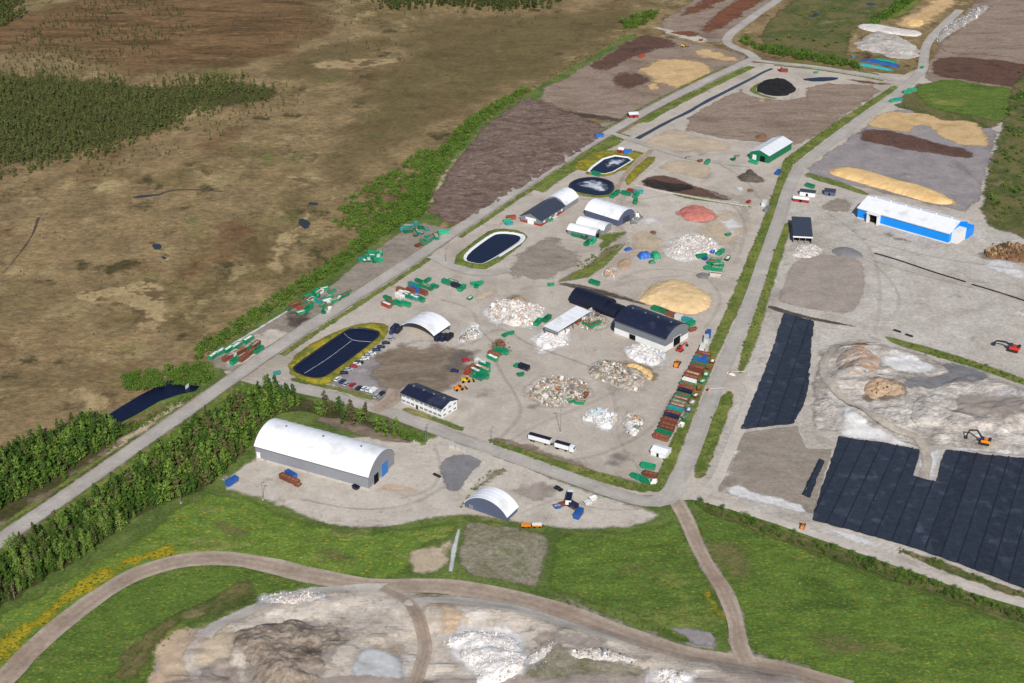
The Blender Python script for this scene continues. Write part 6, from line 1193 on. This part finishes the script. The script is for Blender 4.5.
car((347, 385), ca2, 'csilver', 'silver car left of the red one in the lower parking row'); car((352.5, 386), ca2, 'cred', 'red car next to the silver one in the lower parking row'); car((359, 389), ca2, 'cdark', 'dark car in the middle of the lower parking row')
car((364.5, 389.5), ca2, 'cwhite', 'white car in the lower parking row beside the dark one'); car((373.5, 391.5), ca2, 'cwhite', 'white van in the lower parking row', True); car((382, 394.5), ca2, 'cblack', 'black car at the right end of the lower parking row')
car((377, 397), ca2, 'csilver', 'grey car parked below the white van')
car((348.5, 370.5), ca1, 'csilver', 'pale car between the red and dark cars in the upper parking row'); car((376.5, 351), ca1, 'cblue', 'blue grey car second from the canopy in the upper parking row'); car((342.5, 382.5), ca2, 'cblue', 'blue grey car at the far left of the lower parking row'); car((386, 344), ca1, 'cdark', 'dark car at the very top of the upper parking row')
car((368.3, 357), ca1, 'csilver', 'silver car squeezed between the two white cars of the upper parking row'); car((369, 390.5), ca2, 'cwhite', 'white car just left of the white van in the lower parking row'); car((356.7, 365.5), ca1, 'cwhite', 'white car just above the red car in the upper parking row'); car((338, 380), ca2, 'cwhite', 'white car alone at the left corner of the car park')
car((392.5, 333), 1.2, 'cblue', 'dull blue van parked left of the arched canopy', True); car((391.5, 339.5), .9, 'csilver', 'pale car parked below the dull blue van')
car((466, 361), .2, 'cred', 'dark red car standing alone in the worn yard'); car((455, 372), -.2, 'cnavy', 'blue car standing alone near the office'); car((558.5, 490), A_x, 'cblack', 'black car parked beside the truck on the plot south of the road')
def truck(px, ang, boxcol, label, trailer=False, L=10.5, cab='cwhite', top='roof_black', cat='truck', boxh=3.4):
    x, y = G(*px); r = empty('trailer' if trailer else 'truck', (x, y, zat(x, y)), ang); tag(r, label, 'trailer' if trailer else 'truck')
    W = 2.5; b = MB().box(-L/2, L/2, -W/2, W/2, 1.1, boxh); b.build('cargo_box', boxcol, r)
    MB().box(-L/2-0.05, L/2+0.05, -W/2-0.05, W/2+0.05, boxh+0.003, boxh+0.15).build('tarpaulin', top, r)
    MB().box(-L/2, L/2+(2.4 if not trailer else 1.0), -0.5, 0.5, 0.7, 1.09).build('chassis', 'black_steel', r)
    wx = [-L*0.36, -L*0.24, L*0.3]
    if not trailer:
        c = L/2+0.35; MB().prism([(c, 0.6), (c+2.1, 0.6), (c+2.15, 1.7), (c+1.9, 3.2), (c, 3.3)], -W/2, W/2, axis='y').build('cab', cab, r)
        MB().box(c+2.02, c+2.12, -W/2+0.2, W/2-0.2, 1.9, 2.9).build('windscreen', 'glass', r); wx.append(L/2+1.4)
    wheels(r, [(a, s*(W/2-0.2)) for a in wx for s in (-1, 1)], 1.5); return r
at = dirpx((527, 440), (574, 453)); truck((562.5, 449.5), at, 'cwhite', 'white truck with dark tarpaulin top parked at the front of the yard', L=7.4); truck((540, 442.5), at, 'cwhite', 'long white trailer with dark top coupled behind the parked truck', True, L=11.4)
truck((569, 503), at+1.9, 'cwhite', 'white cab truck parked on the plot south of the front road', L=6.5)
def excavator(px, ang, col, label, z=0.0, boom=1.0, s=1.0, name='excavator'):
    x, y = G(*px); r = empty(name, (x, y, zat(x, y)+z), ang); r.scale = (s, s, s); tag(r, label, name.replace('_', ' '))
    for sd in (-1, 1): MB().prism([(-1.9, 0.25), (-1.6, 0), (1.6, 0), (1.9, 0.25), (1.9, 0.6), (1.6, 0.85), (-1.6, 0.85), (-1.9, 0.6)], sd*1.2-0.3, sd*1.2+0.3, axis='y').build('track', 'black_steel', r)
    MB().frustum((-2.1, 1.3, -1.35, 1.35), (-1.9, 1.2, -1.25, 1.25), 0.95, 2.0).build('body', col, r)
    MB().frustum((-2.3, -1.2, -1.2, 1.2), (-2.1, -1.3, -1.1, 1.1), 2.0, 2.4).build('engine_cover', 'black_steel', r)
    MB().frustum((0.1, 1.5, 0.35, 1.3), (0.3, 1.3, 0.4, 1.25), 2.0, 3.1).build('cab', 'glass', r)
    b = MB(); b.tube((1.0, -0.3, 1.8), (3.2, -0.3, 5.0*boom), 0.42, 0.36, 6); b.tube((3.2, -0.3, 5.0*boom), (6.0, -0.3, 4.4*boom), 0.36, 0.3, 6); bo = b.build('boom', col if s < 1 else 'black_steel', r)
    MB().tube((6.0, -0.3, 4.4*boom), (6.8, -0.3, 1.4), 0.3, 0.22, 6).build('stick', 'black_steel', r)
    MB().frustum((6.3, 7.4, -0.9, 0.3), (6.5, 7.1, -0.8, 0.2), 0.4, 1.4).build('bucket', 'black_steel', r); return r
def loader(px, ang, col, label, name='wheel_loader', s=1.0):
    x, y = G(*px); r = empty(name, (x, y, zat(x, y)), ang); r.scale = (s, s, s); tag(r, label, name.replace('_', ' '))
    MB().frustum((-2.8, -0.2, -1.0, 1.0), (-2.6, -0.4, -0.9, 0.9), 0.8, 2.2).build('engine_cover', col, r); MB().box(-0.2, 1.4, -0.9, 0.9, 0.7, 1.5).build('front_frame', col, r)
    MB().frustum((-0.6, 0.9, -0.8, 0.8), (-0.4, 0.7, -0.7, 0.7), 1.51, 3.2).build('cab', 'glass', r); MB().box(-0.5, 0.8, -0.8, 0.8, 3.21, 3.35).build('cab_roof', col, r)
    for sd in (-0.6, 0.6): MB().tube((1.0, sd, 1.4), (3.2, sd, 0.7), 0.16, n=6).build('lift_arm', col, r)
    MB().prism([(3.1, 0.2), (4.2, 0.1), (4.2, 0.25), (3.3, 0.9), (3.1, 1.3)], -1.4, 1.4, axis='y').build('bucket', 'black_steel', r)
    wheels(r, [(a, b) for a in (-1.8, 1.1) for b in (-1.0, 1.0)], 2.2); return r
excavator((984, 445.5), math.pi*0.86, 'machine_orange', 'orange excavator with black boom above the large liner', 0.0, 0.95, 1.25)
excavator((1013, 351), 2.6, 'machine_red', 'red tracked machine reaching left at the right edge', 0.1, 0.5, 1.5); excavator((680, 351), 0.9, 'machine_red', 'red excavator at the right end of the black roofed hall', 0, .7, .95)
loader((459.5, 390), 0.4, 'machine_orange', 'orange wheel loader beside the office yard corner'); loader((466.5, 382), 0.2, 'machine_yellow', 'yellow wheel loader next to the skips near the office'); loader((677, 366), 1.2, 'machine_orange', 'small orange wheel loader in the yard near the skip row')
loader((684, 47), .3, 'machine_yellow', 'yellow loader on the far bark yard'); loader((802.5, 528), 1.2, 'machine_orange', 'tiny orange machine on the track at the liner corner', s=.7); loader((557, 394), .3, 'machine_orange', 'orange wheel loader in the sprawling waste heap'); loader((566, 386), 1.1, 'machine_orange', 'orange loader at the back of the sprawling waste heap', s=.8)
truck((526, 527), dirpx((520, 526), (545, 526)), 'machine_orange', 'orange trailer lying left on the grass edge by the small shelter', True, L=5.5, top='machine_orange', boxh=2.0).scale = (.75, .75, .7); truck((537, 527), dirpx((520, 526), (545, 526)), 'machine_orange', 'orange trailer right of its twin beside the small shelter', True, L=5.5, top='wall_white', boxh=2.0).scale = (.75, .75, .7)
loader((781, 71), .3, 'machine_red', 'red loader at the black basin by the top road', s=.9)

# ------------------------------------------------------------------ lamp posts, signs, small things
def lamp(px, h, label, heads=1):
    x, y = G(*px); r = empty('lamp_post', (x, y, zat(x, y))); tag(r, label, 'lamp post'); MB().tube((0, 0, -0.2), (0, 0, h), 0.14, 0.08, 8).build('pole', 'steel', r)
    MB().box(-0.35, 0.35, -0.35, 0.35, -0.1, 0.3).build('base', 'concrete', r)
    for k in range(heads): s = 1 if k == 0 else -1; MB().box(min(0, s*1.2), max(0, s*1.2), -0.15, 0.15, h, h+0.16).build('lamp_head', 'steel', r)
lamp((560.5, 432.5), 14, 'tall lamp post in the open yard behind the parked truck', 2)
for px, lb in (((425.5, 444), 'lamp post at the road entrance to the arched hall yard'), ((427, 441), 'second lamp post close to the hall yard entrance'), ((492, 444), 'lamp post at the west end of the front verge'), ((446, 263), 'lamp post at the lined pond by the junction'), ((621, 141), 'lamp post at the upper side road junction'), ((263, 500), 'lamp post at the front edge of the arched hall yard'), ((181, 503), 'thin post on the flowering bank left of the hall yard')): lamp(px, 9, lb)
def sign(px, ang, w, h, z, mat, label):
    x, y = G(*px); r = empty('sign', (x, y, zat(x, y)), ang); tag(r, label, 'sign'); MB().box(-w/2, w/2, -0.06, 0.06, z, z+h).build('panel', mat, r)
    for s in (-1, 1): MB().tube((s*w*0.35, 0, -0.2), (s*w*0.35, 0, z), 0.06, n=6).build('post', 'steel', r)
sign((277, 376), 0.5, 4, 2.2, 0.8, 'paint_teal', 'pale blue sign board at the corner of the long pond'); sign((187.5, 389), 1.2, 3, 2, 0.5, 'wall_white', 'white board at the end of the roadside pond')
def bargate(px, ang, label):
    x, y = G(*px); r = empty('barrier_gate', (x, y, zat(x, y)), ang); tag(r, label, 'gate'); MB().box(-0.4, 0.4, -0.4, 0.4, -0.1, 1.3).build('post', 'machine_orange', r); MB().box(0.4, 7.5, -0.08, 0.08, 0.95, 1.1).build('arm', 'wall_white', r); MB().box(-1.4, -0.4, -0.3, 0.3, -0.1, 0.8).build('counterweight', 'black_steel', r)
bargate((709, 391), 0.1, 'orange and white barrier gate across the east road'); bargate((731, 374), 0.1, 'white barrier at the landfill track turning')
for px, lb in (((731, 374.5), 'white concrete block at the landfill track turning'), ((437, 476), 'small dark block at the edge of the millings pad'), ((897, 331.5), 'first dark steel plate on the pale yard edge above the pit'), ((909, 336), 'second dark steel plate above the pit verge')):
    x, y = G(*px); o = MB().frustum((-2.2, 2.2, -0.7, 0.7), (-2.0, 2.0, -0.5, 0.5), 0, 0.7).build('concrete_block' if 'block' in lb else 'steel_plate', 'wall_white' if 'white' in lb else 'black_steel'); o.location = (x, y, zat(x, y)); o.rotation_euler = (0, 0, A_x); tag(o, lb, 'block')

# ------------------------------------------------------------------ trees and shrubs
leafmat('leaf_birch', [(76, 104, 40), (104, 134, 52), (142, 168, 78), (112, 140, 56)])
leafmat('leaf_dark', [(60, 88, 34), (82, 112, 44), (108, 138, 58)])
leafmat('leaf_brown', [(104, 98, 66), (120, 112, 76), (108, 116, 62)])
leafmat('leaf_conifer', [(66, 76, 40), (80, 90, 46), (94, 102, 54), (108, 112, 62)], transl=0.1)
leafmat('leaf_shrub', [(78, 112, 36), (98, 132, 48), (116, 146, 58), (88, 120, 44)])
leafmat('leaf_weed', [(92, 112, 44), (116, 128, 58), (134, 138, 72)])
plain('bark_birch', (156, 148, 132), 0.9, 0.2, var=0.25, vs_=2.0)
plain('bark_dark', (92, 78, 64), 0.9, 0.2, var=0.25, vs_=2.0)
def quads(n, cen, rad, size, rs, out, flat=0.0, shell=0.55):
    """leaf clumps scattered through an ellipsoid"""
    for _ in range(n):
        d = Vector((rs.gauss(0, 1), rs.gauss(0, 1), rs.gauss(0, 1))).normalized(); r = shell+(1-shell)*rs.random()
        p = Vector(cen)+Vector((d.x*rad[0], d.y*rad[1], d.z*rad[2]))*r
        nn = (d+Vector((rs.uniform(-.7, .7), rs.uniform(-.7, .7), rs.uniform(-.4, .9)))).normalized(); u = nn.orthogonal().normalized(); w = nn.cross(u); a = rs.uniform(0, 6.28); u, w = u*math.cos(a)+w*math.sin(a), w*math.cos(a)-u*math.sin(a)
        s = size*rs.uniform(.6, 1.35); s2 = s*rs.uniform(.6, 1.1); k = nn*s*0.18
        o = len(out.v); out.v += [tuple(p-u*s-w*s2*.2), tuple(p-w*s2+k), tuple(p+u*s+w*s2*.25), tuple(p+w*s2+k)]; out.f.append((o, o+1, o+2, o+3)); out.m.append(0)
def crown_mesh(kind, H, seed, n, size):
    rs = random.Random(seed); c = MB()
    if kind == 'conifer':
        for k in range(n):
            t = rs.random()**0.8; z = H*(0.12+0.88*t); r = (1-t)*H*0.17*rs.uniform(.6, 1.1)+0.1; a = rs.uniform(0, 6.28); quads(1, (r*math.cos(a), r*math.sin(a), z), (.15, .15, .2), size*(1.15-0.6*t), rs, c)
    elif kind == 'shrub':
        for k in range(6): quads(n//6, (rs.gauss(0, .45)*H*.5, rs.gauss(0, .45)*H*.5, H*rs.uniform(.3, .62)), (H*.32, H*.32, H*.36), size, rs, c)
    else:
        R = H*rs.uniform(.17, .27); m = rs.randint(9, 14); q0 = rs.uniform(.04, .2)
        for k in range(m):
            t = k/(m-1); z = H*(q0+(0.92-q0)*t); w = R*math.sin(math.pi*(0.2+0.7*t))**0.8*rs.uniform(.7, 1.25); a = rs.uniform(0, 6.28); q = w*rs.uniform(.2, .8); quads(n//m, (q*math.cos(a), q*math.sin(a), z), (w*.75, w*.75, H*.10), size, rs, c)
    return c
def trunk_mesh(kind, H, seed):
    rs = random.Random(seed+5); t = MB()
    if kind == 'shrub':
        for k in range(4): a = rs.uniform(0, 6.28); t.tube((0, 0, -0.2), (math.cos(a)*H*.25, math.sin(a)*H*.25, H*.6), 0.07, 0.03, 5)
        return t
    top = H*(0.86 if kind != 'conifer' else 0.97); bx, by = rs.uniform(-.3, .3), rs.uniform(-.3, .3); t.tube((0, 0, -0.3), (bx, by, top*0.5), H*.013, H*.009, 6); t.tube((bx, by, top*0.5), (bx*1.2, by*1.2, top), H*.009, H*.003, 6)
    if kind != 'conifer':
        for k in range(6): z = H*rs.uniform(.35, .7); a = rs.uniform(0, 6.28); r = H*rs.uniform(.09, .16); t.tube((bx*z/top*1.6, by*z/top*1.6, z), (r*math.cos(a), r*math.sin(a), z+H*.12), H*.006, H*.002, 5)
    return t
VAR = {}
def variants(key, kind, leaf, bark, H, n, size, cnt):
    VAR[key] = [(crown_mesh(kind, H, 100*i+len(key), n, size).mesh('crown', leaf), trunk_mesh(kind, H, 100*i).mesh('trunk', bark)) for i in range(cnt)]
variants('birch', 'leaf', 'leaf_birch', 'bark_birch', 11, 520, 0.29, 9); variants('leafy', 'leaf', 'leaf_dark', 'bark_dark', 10, 520, 0.29, 6); variants('brown', 'leaf', 'leaf_brown', 'bark_birch', 10, 200, 0.24, 5)
variants('spruce', 'conifer', 'leaf_conifer', 'bark_dark', 12, 260, 0.6, 3); variants('shrub', 'shrub', 'leaf_shrub', 'bark_dark', 4.0, 300, 0.22, 6); variants('dshrub', 'shrub', 'leaf_dark', 'bark_dark', 4.0, 300, 0.22, 3); variants('wshrub', 'shrub', 'leaf_weed', 'bark_dark', 3.0, 160, 0.2, 3)
NAME = {'birch': 'birch_tree', 'leafy': 'leafy_tree', 'brown': 'budding_tree', 'spruce': 'spruce_tree', 'shrub': 'shrub', 'dshrub': 'shrub', 'wshrub': 'shrub'}
LAB = {'birch': 'light green birch tree', 'leafy': 'dark green leafy tree', 'brown': 'sparse brownish budding tree', 'spruce': 'dark green spruce tree', 'shrub': 'bright green leafy shrub', 'dshrub': 'dark green shrub', 'wshrub': 'low yellowish green shrub'}
def scatter(poly, step, seed=1, world_poly=False):
    P = np.array([G(*p) for p in poly]) if not world_poly else np.array(poly); b = bbox(P); r = np.random.default_rng(seed)
    X, Y = np.meshgrid(np.arange(b[0], b[2], step), np.arange(b[1], b[3], step)); X = X+r.uniform(-.5, .5, X.shape)*step*.95; Y = Y+r.uniform(-.5, .5, Y.shape)*step*.95
    m = inside(P, X.ravel(), Y.ravel()); return np.stack([X.ravel()[m], Y.ravel()[m]], 1)
ALL = []                   # (distance, x, y, kind, scale, where, group)
def wood(poly, step, mix, smin, smax, where, group, seed=1, force_stuff=False, gaps=0.0):
    pts = scatter(poly, step, seed)
    if gaps and len(pts): pts = pts[vnoise(pts[:, 0]/9.0, pts[:, 1]/9.0, seed) >= gaps]
    for i, (x, y) in enumerate(pts.tolist()):
        u = random.random(); acc = 0
        for k, w in mix:
            acc += w
            if u <= acc: break
        ALL.append((9e9 if force_stuff else math.hypot(x, y), x, y, k, random.uniform(smin, smax), where, group))
patch('forest_floor', [(-120, 640), (0, 566), (90, 505), (180, 440), (262, 388), (330, 402), (395, 428), (425, 442), (400, 446), (330, 424), (292, 410), (262, 424), (252, 445), (216, 482), (200, 494), (150, 508), (90, 556), (0, 612), (-120, 690)], 'forest_floor', 7, jit=2, soft=4)
patch('forest_floor', [(-120, 500), (0, 450), (60, 430), (100, 416), (150, 420), (140, 440), (60, 496), (0, 528), (-120, 600)], 'forest_floor', 7, jit=2, soft=4)
F1 = [(-60, 604), (0, 564), (90, 505), (180, 441), (235, 403), (268, 389), (300, 400), (288, 412), (262, 424), (250, 446), (216, 482), (200, 493), (150, 508), (90, 554), (0, 608), (-60, 645)]
wood(F1, 2.6, [('birch', .42), ('leafy', .40), ('brown', .13), ('spruce', .05)], .28, 1.0, 'in the forest strip above the green field', 'trees of the near forest strip', 2)
wood([(296, 402), (340, 409), (395, 428), (422, 440), (410, 444), (380, 436), (330, 421), (294, 410)], 6.0, [('birch', .5), ('leafy', .1), ('brown', .4)], .5, .9, 'behind the long white arched hall', 'trees behind the arched hall', 3)
wood([(398, 432), (426, 441), (424, 446), (400, 440)], 2.6, [('shrub', 1)], .5, .9, 'at the road end of the arched hall', 'shrubs by the arched hall', 4)
wood([(-60, 478), (0, 454), (50, 436), (96, 420), (118, 428), (122, 438), (86, 462), (45, 488), (0, 512), (-60, 545)], 2.8, [('birch', .45), ('leafy', .45), ('spruce', .1)], .35, .9, 'in the wood left of the gravel road by the bog', 'trees of the left wood', 5)
wood([(112, 436), (140, 424), (170, 405), (194, 394), (198, 390), (192, 398), (150, 424), (122, 440)], 2.8, [('shrub', .8), ('wshrub', .2)], .5, .9, 'between the roadside pond and the gravel road', 'shrubs by the roadside pond', 6)
wood([(122, 376), (160, 370), (205, 364), (214, 376), (204, 388), (176, 386), (150, 391), (126, 391)], 3.0, [('shrub', 1)], .6, 1.2, 'in the thicket beyond the roadside pond', 'shrubs of the pond thicket', 7)
band = [(196, 362), (240, 333), (283, 305), (330, 277), (350, 262), (400, 225), (425, 214), (433, 190), (446, 166), (478, 126), (530, 92), (526, 88), (470, 118), (430, 160), (415, 190), (385, 215), (340, 255), (320, 270), (270, 300), (225, 330), (195, 350)]
wood(band, 2.9, [('shrub', .75), ('dshrub', .25)], .55, 1.15, 'in the hedge along the bog side ditch', 'shrubs of the bog side hedge', 8)
wood([(335, 225), (345, 200), (385, 178), (425, 150), (440, 155), (430, 190), (405, 220), (370, 240)], 3.8, [('shrub', .8), ('dshrub', .2)], .7, 1.2, 'in the green thicket widening beside the bog', 'shrubs of the bog thicket', 9, gaps=.28)
wood([(530, 92), (585, 64), (632, 32), (628, 28), (580, 58), (526, 88)], 4.0, [('shrub', .6), ('wshrub', .4)], .2, .5, 'in the hedge beside the bark yard', 'shrubs beside the bark yard', 10)
wood([(625, 30), (648, 25), (660, 12), (650, 10), (620, 22)], 4.5, [('dshrub', .6), ('shrub', .4)], .8, 1.4, 'in the dark clump left of the far red bark field', 'shrubs by the far bark field', 11)
wood([(0, 526), (60, 487), (130, 440), (180, 404), (188, 398), (180, 396), (140, 424), (90, 462), (40, 496), (0, 518)], 4.0, [('wshrub', .8), ('shrub', .2)], .3, .8, 'on the rough verge left of the gravel road', 'shrubs on the left verge', 12, gaps=.45)
# hedges and weeds along the verges
wood([(650, 489), (684, 410), (707, 352), (734, 290), (758, 232), (776, 183), (783, 160), (830, 126), (894, 85), (896, 87), (832, 130), (788, 164), (779, 188), (763, 236), (738, 298), (711, 357), (690, 413), (662, 486)], 2.6, [('shrub', .45), ('wshrub', .55)], .14, .38, 'on the verge strip beside the east road', 'shrubs on the east road verge', 13, gaps=.45)
wood([(696, 476), (703, 440), (718, 402), (730, 390), (735, 398), (722, 430), (712, 460), (706, 478)], 2.8, [('wshrub', .7), ('shrub', .3)], .15, .4, 'on the island verge between east road and landfill track', 'shrubs on the island verge', 14, gaps=.3)
wood([(738, 370), (745, 335), (762, 292), (774, 250), (783, 226), (790, 226), (782, 250), (770, 290), (755, 335), (746, 368)], 3.2, [('wshrub', .8), ('shrub', .2)], .15, .4, 'on the verge left of the round pad', 'shrubs on the round pad verge', 15, gaps=.35)
wood([(700, 500), (760, 521), (840, 549), (920, 577), (1040, 617), (1040, 628), (920, 588), (830, 557), (740, 525), (696, 507)], 2.8, [('shrub', .55), ('dshrub', .25), ('wshrub', .2)], .3, .75, 'in the hedge along the landfill track above the right field', 'shrubs of the landfill track hedge', 16, gaps=.2)
wood([(890, 546), (930, 557), (1000, 583), (1040, 597), (1040, 603), (980, 584), (900, 554)], 3.0, [('wshrub', .6), ('shrub', .4)], .3, .7, 'at the near edge of the big liner', 'shrubs at the liner edge', 17, gaps=.3)
wood([(884, 337), (930, 351), (980, 364), (1040, 386), (1040, 390), (980, 369), (925, 355)], 3.0, [('wshrub', .8), ('shrub', .2)], .25, .5, 'on the verge above the pit', 'shrubs on the pit verge', 18, gaps=.3)
wood([(489, 438), (560, 463), (640, 486), (655, 484), (658, 490), (600, 480), (550, 466), (490, 446)], 3.2, [('wshrub', .7), ('shrub', .3)], .2, .4, 'on the front verge of the yard', 'shrubs on the front verge', 19, gaps=.35)
wood([(738, 42), (765, 54), (800, 60), (850, 68), (868, 72), (850, 62), (800, 52), (760, 46), (745, 38)], 4.0, [('dshrub', .6), ('shrub', .4)], .8, 1.5, 'in the dark row of trees along the top road', 'shrubs along the top road', 20)
wood([(862, 26), (885, 12), (912, -8), (925, -8), (900, 12), (875, 25)], 4.0, [('dshrub', .5), ('shrub', .5)], .8, 1.4, 'in the row beside the far chip yard', 'shrubs beside the far chip yard', 21)
wood([(986, 215), (990, 175), (1003, 140), (1010, 90), (1016, 60), (1060, 60), (1080, 250), (1024, 236)], 7.0, [('dshrub', .4), ('shrub', .3), ('wshrub', .3)], .5, 1.3, 'in the scrub behind the blue hall at the right edge', 'shrubs of the right edge scrub', 22, gaps=.45)
wood([(770, 40), (800, 10), (860, 5), (850, 45), (800, 55)], 14, [('wshrub', .6), ('shrub', .4)], .5, 1.2, 'scattered on the rough grass at the top right', 'shrubs on the top right grass', 23, gaps=.4)
wood([(455, 508), (470, 490), (490, 468), (510, 468), (480, 492), (468, 508)], 3.0, [('wshrub', .7), ('shrub', .3)], .2, .45, 'in the weedy strip beside the millings pad', 'shrubs beside the millings pad', 24, gaps=.4)
wood([(100, 683), (130, 645), (180, 612), (240, 588), (270, 590), (230, 612), (180, 632), (150, 660), (135, 690)], 4.2, [('wshrub', .9), ('shrub', .1)], .2, .45, 'on the rough bank left of the workings', 'shrubs on the workings bank', 25, gaps=.45)
wood([(515, 588), (560, 604), (620, 622), (690, 646), (690, 640), (640, 620), (570, 595), (530, 584)], 3.6, [('wshrub', .7), ('shrub', .3)], .2, .5, 'between the green field and the dirt road', 'shrubs by the dirt road', 26, gaps=.4)
wood([(595, 252), (625, 243), (610, 258), (560, 282), (555, 281)], 3.2, [('wshrub', .7), ('shrub', .3)], .25, .6, 'on the grass strip between the middle yards', 'shrubs on the grass strip', 27, gaps=.45)
for nm, lst in (('tree', ('birch', 'leafy', 'brown', 'spruce')), ('shrub', ('shrub', 'dshrub', 'wshrub'))):
    sel = sorted([a for a in ALL if a[3] in lst], key=lambda a: a[0]-(120 if a[4] > .8 and nm == 'shrub' else 0)); print(nm, len(sel))
    near, rest = sel[:300], sel[300:]
    zz = zat_many(np.array([a_[1] for a_ in near]), np.array([a_[2] for a_ in near]))
    for (d, x, y, k, s, wh, gr), z0 in zip(near, zz):
        cr, tr = random.choice(VAR[k]); o = empty(NAME[k], (x, y, z0), random.uniform(0, 6.28)); o.scale = (s*random.uniform(.85, 1.2), s*random.uniform(.85, 1.2), s); tag(o, LAB[k]+' '+wh, nm, gr)
        link('foliage' if nm == 'shrub' else 'crown', cr, o); link('stem' if nm == 'shrub' else 'trunk', tr, o)
    # the rest, past the first 300, as one mass
    by = {}
    for a in rest: by.setdefault(a[3], []).append(a)
    mats = []; Vs = []; Fs = []; Ms = []; off = 0
    for k, items in by.items():
        kd = {'birch': 'leaf', 'leafy': 'leaf', 'brown': 'leaf', 'spruce': 'conifer'}.get(k, 'shrub'); lf = {'birch': 'leaf_birch', 'leafy': 'leaf_dark', 'brown': 'leaf_brown', 'spruce': 'leaf_conifer', 'shrub': 'leaf_shrub', 'dshrub': 'leaf_dark', 'wshrub': 'leaf_weed'}[k]
        if lf not in mats: mats.append(lf)
        low = [crown_mesh(kd, {'leaf': 10.5, 'conifer': 12, 'shrub': 4.0 if k != 'wshrub' else 3.0}[kd], 50+i, {'leaf': 176, 'conifer': 120, 'shrub': 96}[kd], {'leaf': .55, 'conifer': .8, 'shrub': .36}[kd]) for i in range(5)]
        low = [(np.array(c.v), np.array(c.f)) for c in low]
        zz = zat_many(np.array([a_[1] for a_ in items]), np.array([a_[2] for a_ in items]))
        for (d, x, y, k_, s, wh, gr), z0 in zip(items, zz):
            v, f = random.choice(low); a = random.uniform(0, 6.28); R = np.array([[math.cos(a), -math.sin(a), 0], [math.sin(a), math.cos(a), 0], [0, 0, 1]]); q = random.uniform(.85, 1.15)
            Vs.append((v*[s*q, s*q, s]) @ R.T+[x, y, z0]); Fs.append(f+off); Ms.append(np.full(len(f), mats.index(lf))); off += len(v)
    if Vs:
        V = np.concatenate(Vs); F = np.concatenate(Fs); me = bpy.data.meshes.new('mass'); me.from_pydata(V.tolist(), [], F.tolist())
        for m_ in mats: me.materials.append(MATS[m_])
        me.polygons.foreach_set('material_index', np.concatenate(Ms).astype(np.int32)); o = link('tree_mass' if nm == 'tree' else 'shrub_mass', me); o['kind'] = 'stuff'; o['label'] = ('remaining trees of the forest strips' if nm == 'tree' else 'remaining shrubs and weeds along ditches and verges'); o['category'] = nm+'s'
# far conifer woods on the bog
def far_wood(name, label, regions, seed):
    Vs = []; Fs = []; off = 0; low = []
    for i in range(8):
        c = crown_mesh('conifer' if i < 6 else 'leaf', 9 if i < 6 else 8, 70+i, 46 if i < 6 else 70, .85 if i < 6 else .55); low.append((np.array(c.v), np.array(c.f)))
    for poly, step, lo, hi, gaps in regions:
        pts = scatter(poly, step, seed); PW = np.array([G(*p) for p in poly])
        if gaps: pts = pts[vnoise(pts[:, 0]/40, pts[:, 1]/40, seed) >= gaps]
        else:
            e = sdist(PW, pts[:, 0], pts[:, 1])/45+0.9*fbm(pts[:, 0]/55, pts[:, 1]/55, seed, 4); pts = pts[(e >= 0.6) | (RNG.random(len(pts)) < 0.08+e*1.4)]
        for x, y in pts:
            v, f = random.choice(low); s = random.uniform(lo, hi); a = random.uniform(0, 6.28); R = np.array([[math.cos(a), -math.sin(a), 0], [math.sin(a), math.cos(a), 0], [0, 0, 1]])
            Vs.append((v*[s*1.15, s*1.15, s]) @ R.T+[x, y, 0]); Fs.append(f+off); off += len(v)
    V = np.concatenate(Vs); F = np.concatenate(Fs); print(name, len(Vs)); me = bpy.data.meshes.new(name); me.from_pydata(V.tolist(), [], F.tolist()); me.materials.append(MATS['leaf_conifer'])
    o = link(name, me); o['kind'] = 'stuff'; o['label'] = label; o['category'] = 'forest'
patch('forest_moss', [(-150, 72), (60, 74), (170, 86), (240, 76), (288, 88), (280, 98), (220, 108), (150, 134), (80, 160), (0, 178), (-150, 190)], 'forest_floor', 5, jit=14, js=30, soft=22)
far_wood('pine_forest', 'dense dark pine wood on the bog at upper left', [([(-120, 78), (60, 70), (170, 82), (240, 72), (300, 88), (285, 102), (225, 113), (160, 136), (90, 164), (0, 184), (-120, 195)], 3.7, .25, .85, 0),
    ([(60, 150), (150, 115), (230, 98), (320, 88), (300, 108), (200, 145), (100, 180), (0, 200)], 8, .12, .45, .42), ([(-60, 80), (60, 66), (200, 78), (300, 70), (300, 88), (150, 95), (-60, 95)], 8, .12, .45, .35)], 1)
far_wood('pine_forest', 'dark pine wood at the top edge left of the red bark field', [([(380, 10), (470, 14), (552, 10), (590, -10), (600, -40), (380, -40)], 5.0, .7, 1.1, 0), ([(345, -5), (385, 6), (380, -20), (340, -20)], 9, .5, .9, .3)], 2)
far_wood('pine_forest', 'dark wood in the top left corner', [([(-120, 40), (0, 28), (22, 18), (40, 0), (110, -12), (110, -40), (-120, -40)], 5.0, .7, 1.1, 0), ([(0, 75), (10, 40), (60, 10), (140, -10), (180, 10), (200, 30), (150, 50), (70, 74)], 6.5, .2, .5, .4)], 3)
far_wood('dwarf_pines', 'scattered dwarf pines across the brown bog', [([(-100, 180), (300, 100), (420, 60), (400, 140), (300, 260), (220, 320), (120, 370), (-100, 450)], 11, .06, .2, .5), ([(60, 80), (340, -20), (560, 20), (420, 60), (280, 70)], 14, .15, .4, .5)], 4)
